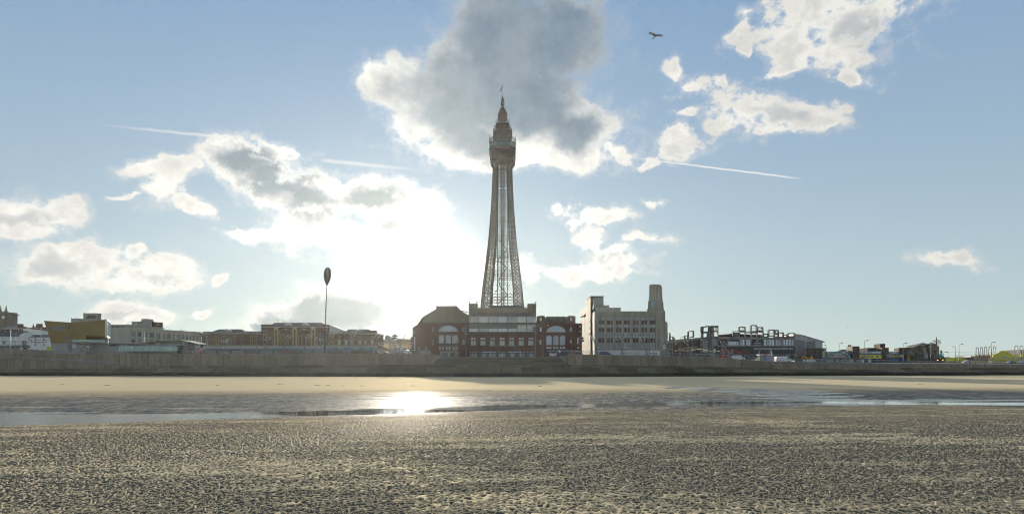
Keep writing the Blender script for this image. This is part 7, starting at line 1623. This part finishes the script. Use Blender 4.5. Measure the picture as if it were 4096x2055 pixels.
# cabin and cars by the side street
c_ = Bld('promenade_cabin', 'small pale cabin with a flat pink edged roof behind the railing at the side street', 'cabin', 1580, 262, 1618)
c_.box('wall', 1582, 1616, 1392, 1412.5, 0, 3, 'grey_render'); c_.box('roof', 1579.5, 1618.5, 1389.5, 1391.8, -.4, 3.8, 'stone_cream'); c_.box('base_band', 1582, 1616, 1411, 1413.5, -.05, .1, 'frame_dark')
for a, c in ((1583, 1587), (1588, 1600), (1602, 1608)): c_.box('window', a, c, 1393.5, 1400, -.06, .1, 'pane_pale')
CAR = [(0, .30), (.02, .52), (.10, .60), (.24, .95), (.36, 1.0), (.58, .98), (.76, .60), (.95, .52), (1.0, .36), (.99, .18), (.02, .16)]
CW = [[(.16, .62), (.26, .90), (.40, .92), (.40, .62)], [(.43, .62), (.43, .92), (.57, .90), (.70, .62)]]
vehicle('parked_car', 'white rounded car glinting beside the pale cabin', 'car', 1618.5, 1641, 1399, 1415, 263, _m('vehicle_white'), [(0, .3), (.02, .7), (.2, .98), (.5, 1.0), (.85, .9), (1, .5), (1, .16), (0, .16)], (.2, .8), [[(.15, .6), (.25, .88), (.7, .88), (.85, .6)]])
vehicle('parked_car', 'pale car with red lights left of the wing wall and steps', 'car', 1680, 1723, 1398, 1414.5, 263, _m('car_silver') if 'car_silver' in MATS else mat('car_silver', (.35, .36, .37), .3, .05, 1, coat=.7), CAR, (.2, .8), CW, -1)
for k, (a, c, lab, m_) in enumerate(((1490, 1522, 'dark car behind the railing below the right end of the brick hall', 'car_dark'), (1530, 1560, 'silver car behind the railing at the mouth of the side street', 'car_silver'), (1648, 1672, 'dark car at the foot of the ballroom wing', 'car_dark'), (1180, 1212, 'dark car behind the railing below the two big brick arches', 'car_dark'), (880, 912, 'grey car behind the railing below the script sign', 'car_silver'), (2735, 2765, 'dark car low behind the railing before the concrete wing', 'car_dark'), (3851, 3875, 'silver car parked before the yellow starred wall', 'car_silver'), (4030, 4056, 'dark car parked below the cloud shaped sign', 'car_dark'), (4074, 4100, 'blue grey car at the right edge', 'car_silver'), (2785, 2812, 'dark car behind the railing below the venue poster', 'car_dark'))):
    d_ = 285; z_ = ground_z((a + c) / 2, d_); pt = HY - (z_ + 1.5 - EYE) * F / d_
    vehicle('parked_car', lab, 'car', a, a + 4.3 * F / d_ * .82, pt, 0, d_, _m(m_), CAR, (.2, .8), CW, 1 if k % 2 else -1, z0=z_)
# excavator
t = thing('excavator', 'orange excavator arm working behind the fence beside the metal shed', 'excavator', (PX(3225, 300), 300, ground_z(3225, 300))); o = t.location
def ex(px, py): return AT(px, py, 300) - o
m = MB().tube([ex(3238, 1438), ex(3224, 1430), ex(3214, 1425)], [.45, .42, .3], 6).build('boom', _m('orange_paint'), t)
MB().tube([ex(3214, 1424), ex(3209, 1431), ex(3205, 1438)], [.32, .28, .22], 6).build('dipper_arm', _m('orange_paint'), t); MB().box(ex(3203, 1440).x, ex(3208, 1440).x, -.5, .5, ex(3203, 1443).z, ex(3203, 1437).z).build('bucket', M_iron2, t)
MB().box(ex(3236, 0).x, ex(3248, 0).x, -1.3, 1.3, .9, 2.2).build('engine_house', _m('orange_paint'), t); MB().box(ex(3237, 0).x, ex(3243, 0).x, -1.2, -.2, 2.2, 3.2).build('cab', _m('pane_dark'), t)
for y in (-1.2, .7): MB().box(ex(3234, 0).x, ex(3250, 0).x, y, y + .5, 0, .9).build('track', _m('tyre'), t)
tag(MB().box(PX(3214, 275), PX(3262, 275), 275, 275.6, ground_z(3230, 275), ground_z(3230, 275) + 1.0).build('barrier', _m('render_white')), 'low white barrier before the orange excavator', 'barrier')
t = thing('cable_drum', 'dark round cable drum standing behind the railing by the beach cafe', 'cable drum', (PX(718, 256), 256, ground_z(718, 256)))
w = MB(); w.lathe([(.15, -.3), (.75, -.28), (.75, -.2), (.4, -.18), (.4, .18), (.75, .2), (.75, .28), (.15, .3)], 0, 0, 16); w.v = [(a, c, b_ + .75) for a, b_, c in w.v]; w.build('drum', _m('tyre'), t); MB().bar((0, -.4, .75), (0, .4, .75), .1).build('axle', M_steel, t)

# people: skin-modifier bodies, clothes as thin shells over them
def skin_mesh(name, verts, edges, rad, m, parent, sub=1):
    me = bpy.data.meshes.new(name); me.from_pydata(verts, edges, []); me.materials.append(m); o = link(name, me, parent)
    sk = o.modifiers.new('skin', 'SKIN'); sk.use_smooth_shade = True
    if not me.skin_vertices: me.attributes.new('skin_vertices', 'FLOAT', 'POINT') if False else None
    return o, me, rad, sub
PEOPLE = []
def person(label, px, py_foot, d, h, pose, top, bottom, hair=(.05, .035, .025), face=0.0, z=None):
    z0 = PZ(py_foot, d) if z is None else z; t = thing('person', label, 'person', (PX(px, d), d, z0), face); s = h / 1.75
    J = dict(pel=(0, 0, .92), ch=(0, 0, 1.25), nk=(0, 0, 1.46), hd=(0, 0, 1.62), lk=(-.11, -.02, .50), lf=(-.12, .03, .06), rk=(.11, -.04, .50), rf=(.12, 0, .06), lh=(-.10, 0, .88), rh=(.10, 0, .88), ls=(-.19, 0, 1.41), rs=(.19, 0, 1.41), le=(-.24, .0, 1.14), re=(.24, 0, 1.14), lw=(-.20, -.16, .95), rw=(.20, -.16, .95), lt=(-.12, -.14, .03), rt=(.12, -.16, .03))
    J.update(pose); J = {k: Vector(v_) * s for k, v_ in J.items()}
    def chain(name, ks, rs, m, parent):
        # tapered limbs swept with smooth tubes and merged in one mesh
        mb = MB()
        for seq, rr_ in zip(ks, rs):
            P_ = [J[k] if isinstance(k, str) else Vector(k) * s for k in seq]; Q_, R_ = [], []
            for i in range(len(P_) - 1):
                for f in (0, .33, .66): Q_.append(P_[i].lerp(P_[i + 1], f)); R_.append((rr_[i] + (rr_[i + 1] - rr_[i]) * f) * s)
            Q_.append(P_[-1]); R_.append(rr_[-1] * s); mb.tube(Q_, R_, 8)
        o = mb.build(name, m, parent); rm = o.modifiers.new('remesh', 'REMESH'); rm.mode = 'VOXEL'; rm.voxel_size = .028 * s; rm.use_smooth_shade = True
        return o
    skin = mat('skin', (.42, .25, .17), .6, .05, 3)
    mbs = [('pel', 'ch', 'nk'), ('nk', 'hd'), ('ch', 'ls', 'le', 'lw'), ('ch', 'rs', 're', 'rw'), ('pel', 'lh', 'lk', 'lf', 'lt'), ('pel', 'rh', 'rk', 'rf', 'rt')]
    rds = [(.13, .14, .055), (.055, .07), (.10, .055, .042, .03), (.10, .055, .042, .03), (.11, .08, .055, .045, .04), (.11, .08, .055, .045, .04)]
    body = chain('body', mbs, rds, skin, t)
    hd = MB().ball(J['hd'] + Vector((0, 0, .03)) * s, .105 * s, 12, 9, (.85, 1, 1.15)); hd.ball(J['hd'] + Vector((0, -.10, .01)) * s, .022 * s, 6, 4, (.7, 1, 1.2)); hd.build('head', skin, t)
    MB().ball(J['hd'] + Vector((0, .02, .06)) * s, .112 * s, 12, 8, (.9, 1, 1.05)).build('hair', mat('hair_dark', hair, .7), t)
    chain('jacket', [('pel', 'ch', 'nk'), ('ch', 'ls', 'le', 'lw'), ('ch', 'rs', 're', 'rw')], [(.17, .185, .075), (.13, .075, .062, .05), (.13, .075, .062, .05)], top, t)
    chain('trousers', [('pel', 'lh', 'lk', 'lf'), ('pel', 'rh', 'rk', 'rf')], [(.15, .105, .078, .065)] * 2, bottom, t)
    for a, c in (('lf', 'lt'), ('rf', 'rt')): MB().tube([J[a], (J[a] + J[c]) / 2, J[c]], [.06 * s, .055 * s, .045 * s], 6).build('shoe', _m('tyre'), t)
    return t
navy = mat('navy_cloth', (.05, .05, .10)); blk = mat('black_cloth', (.03, .03, .035), .9); jean = mat('denim_cloth', (.06, .08, .12), .9); hiv = mat('hi_vis_cloth', (.55, .65, .05), .8, .05, 1, emit=None); pnk = mat('pink_cloth', (.55, .14, .16), .9)
person('person in a dark jacket standing alone at the foot of the right sea wall', 3941, 1470, 255, 1.78, dict(lf=(-.15, .03, .06), rf=(.15, 0, .06), lt=(-.17, -.1, .03), rt=(.17, -.12, .03), lk=(-.14, -.02, .5), rk=(.14, -.04, .5)), navy, blk)
person('person in dark clothes bending forward at the bottom of the steps by the right wall', 2267, 1457, 231, 1.7, dict(ch=(-.02, -.30, 1.12), nk=(-.03, -.46, 1.16), hd=(-.04, -.58, 1.10), ls=(-.2, -.38, 1.12), rs=(.16, -.38, 1.12), le=(-.22, -.42, .86), re=(.2, -.42, .86), lw=(-.16, -.42, .62), rw=(.14, -.42, .62), lk=(-.13, -.06, .48), rk=(.13, -.06, .48)), blk, blk)
person('person in a yellow green high visibility jacket behind the railing by the beach cafe', 680, 0, 250, 1.78, {}, hiv, navy, z=ground_z(680, 250) - .2)
person('person in a pink top walking before the hoop arched arcade', 3901, 0, 275, 1.7, dict(lf=(-.1, .25, .08), rf=(.1, -.25, .06), lk=(-.1, .02, .5), rk=(.1, -.18, .5)), pnk, jean, face=R(60), z=ground_z(3901, 275))
person('person in dark clothes standing before the dark end block of the yellow wall', 3877, 0, 276, 1.72, {}, blk, blk, z=ground_z(3877, 276))
person('person in a dark coat queuing at the hatch of the blue snack kiosk', 3055, 0, 258, 1.72, {}, blk, jean, face=R(180), z=ground_z(3055, 258))
person('second person at the blue snack kiosk, right of the one at its hatch', 3063, 0, 258, 1.68, {}, navy, blk, face=R(160), z=ground_z(3063, 258))
person('person in red sitting posture by the railing before the castle arcade', 3681, 0, 272, 1.6, dict(), _m('vehicle_red'), blk, z=ground_z(3681, 272) - .2)

# gulls
def gull_mesh():
    mb = MB(); S_ = 1 / 18.45 * 58.5 / F
    def P(x, y, dy=0.0): return Vector(((x - 1180) * S_, dy, -(y - 630) * S_))
    mb.tube([P(940, 850, .10), P(1000, 790, .06), P(1080, 700, .02), P(1170, 630, 0), P(1240, 590, -.02), P(1290, 555, -.05), P(1325, 522, -.07), P(1358, 508, -.09)], [.020, .022, .045, .062, .058, .040, .034, .010], 10)
    mb.quad(P(900, 810, .1), P(1000, 760, .06), P(1040, 800, .06), P(980, 868, .1)); mb.quad(P(980, 868, .11), P(1040, 800, .07), P(1000, 760, .07), P(900, 810, .11))
    for le, te, dy in (([(1180, 565), (1090, 510), (1010, 462), (860, 425), (750, 395), (650, 372)], [(1060, 700), (1010, 660), (930, 600), (830, 525), (770, 520), (672, 400)], (-.0, -.06, -.10, -.08, -.04, .02)), ([(1290, 590), (1370, 572), (1460, 566), (1540, 578), (1620, 598), (1692, 618)], [(1240, 672), (1330, 668), (1420, 662), (1500, 688), (1580, 690), (1660, 640)], (-.02, -.08, -.12, -.10, -.06, 0))):
        for side in (0, 1):
            for i in range(5):
                a, b_ = P(*le[i], dy[i]), P(*le[i + 1], dy[i + 1]); c, e = P(*te[i + 1], dy[i + 1] + .05), P(*te[i], dy[i] + .05); th = Vector((0, .02 if side else 0, .006 if side else -.006)) * (1 - i / 6)
                q_ = [a + th * 0, b_, c, e] if not side else [e, c, b_ + th, a + th]; mb.quad(*q_, smooth=True)
    return mb.mesh('gull', mat('gull_feathers', (.34, .31, .26), .8, .25, 6, col2=(.10, .085, .075)))
GM = gull_mesh(); t = thing('gull', 'brown speckled gull gliding with spread wings high to the right of the tower', 'gull', AT(2624, 144.5, 58.5)); link('body', GM, t)
MB().lathe([(.012, 0), (.003, .05)], 0, 0, 6).build('beak', _m('yellow_paint'), t, ((1362 - 1180) / 18.45 * 58.5 / F, -.09, (630 - 506) / 18.45 * 58.5 / F))
for px, py, w, lab in ((95, 1219.5, 4, 'tiny gull above the clock tower at the left edge'), (211, 1253, 6, 'tiny gull over the left tip of the gold clad building'), (708, 1283, 5.5, 'tiny gull above the cream offices'), (1001, 1259, 3, 'tiny gull left of the tall brick pavilion'), (3389, 1307, 8, 'tiny gull high above the island arcade'), (3014, 1152.5, 7, 'tiny gull above the concrete venue, upper of two'), (3068, 1203, 5, 'tiny gull above the concrete venue, lower of two'), (2314, 1182, 3.5, 'tiny gull left of the cream store stair tower'), (2187, 1142, 4, 'tiny gull right of the tower legs'), (1004, 1283, 7, 'tiny gull over the low brick pavilion'), (3809, 1376, 3, 'tiny gull right of the mock castle'), (4092, 1331, 5, 'tiny gull at the right edge'), (1734, 1223, 3, 'tiny gull left of the ballroom roof railing')):
    if px == 1004: continue
    d_ = 240; k = w / 57 * d_ / 58.5; o = link('gull', GM, None, AT(px, py, d_), 0, (k, k, k)); tag(o, lab, 'gull', 'distant gulls')
def perched(px, py, d, lab):
    o = MB().ball((0, 0, .13), .14, 8, 6, (1.4, .8, .9)).ball((.17, 0, .30), .07, 8, 6).bar((.23, 0, .30), (.32, 0, .28), .03).build('perched_gull', _m('render_white'), None, AT(px, py, d)); tag(o, lab, 'gull')
perched(2875, 1300.5, 329, 'gull perched on the corner roof frame of the venue'); perched(3179.5, 1329.5, 329, 'gull perched on the last roof frame of the venue'); perched(3185, 1335, 354, 'gull perched on the left end of the shed roof'); perched(753, 1319, 340, 'gull perched on the roof edge of the cream offices')

# dark weed clumps on the smooth sand
for k, (px, py, w, lab) in enumerate(((427, 1541, 26, 'long dark seaweed streak on the smooth sand below the gold clad building'), (870, 1541, 8, 'small seaweed clump on the sand below the script sign'), (1120, 1537, 18, 'dark seaweed streak on the sand below the first big brick arch'),
        (1270, 1541, 24, 'widest dark seaweed clump on the sand left of the leaf topped pole'), (1310, 1541, 10, 'seaweed clump on the sand straight below the leaf topped pole'), (1650, 1543, 12, 'seaweed clump on the sand below the left edge of the ballroom wing'), (1450, 1543, 7, 'small seaweed speck on the sand below the right pediment of the brick hall'),
        (2160, 1544, 8, 'seaweed clump on the sand below the open steps'), (3680, 1538, 10, 'seaweed clump on the sand below the mock castle'), (250, 1537, 7, 'small seaweed speck on the sand below the left tip of the gold building'), (1370, 1542, 8, 'small seaweed clump on the sand just right of the leaf topped pole'))):
    d_ = EYE * F / (py - HY); r_ = random.Random(k); mb = MB()
    for j in range(9): mb.ball(((r_.random() - .5) * w * d_ / F, (r_.random() - .5) * .6, .01), .05 + .05 * r_.random(), 6, 4, (2.2, 1.4, .45))
    tag(mb.build('seaweed_clump', mat('seaweed', (.05, .04, .02), .7), None, (PX(px, d_), d_, float(terrain_z(np.array([PX(px, d_)]), np.array([d_]))[0]) + .0)), lab, 'seaweed', 'seaweed clumps on the smooth sand')
# ---------------------------------------------------------------- thin sea haze lit by the low sun
hm_ = bpy.data.materials.new('haze_air'); hm_.use_nodes = True; nt = hm_.node_tree
nt.nodes.remove(nt.nodes['Principled BSDF'])
pv = nt.nodes.new('ShaderNodeVolumePrincipled'); pv.inputs['Color'].default_value = (.93, .95, .90, 1); pv.inputs['Density'].default_value = .000026; pv.inputs['Anisotropy'].default_value = .70
nt.links.new(pv.outputs[0], nt.nodes['Material Output'].inputs['Volume'])
tag(MB().box(-900, 900, -120, 900, -1.6, 178).build('haze', hm_), kind='stuff')
flush_texts()
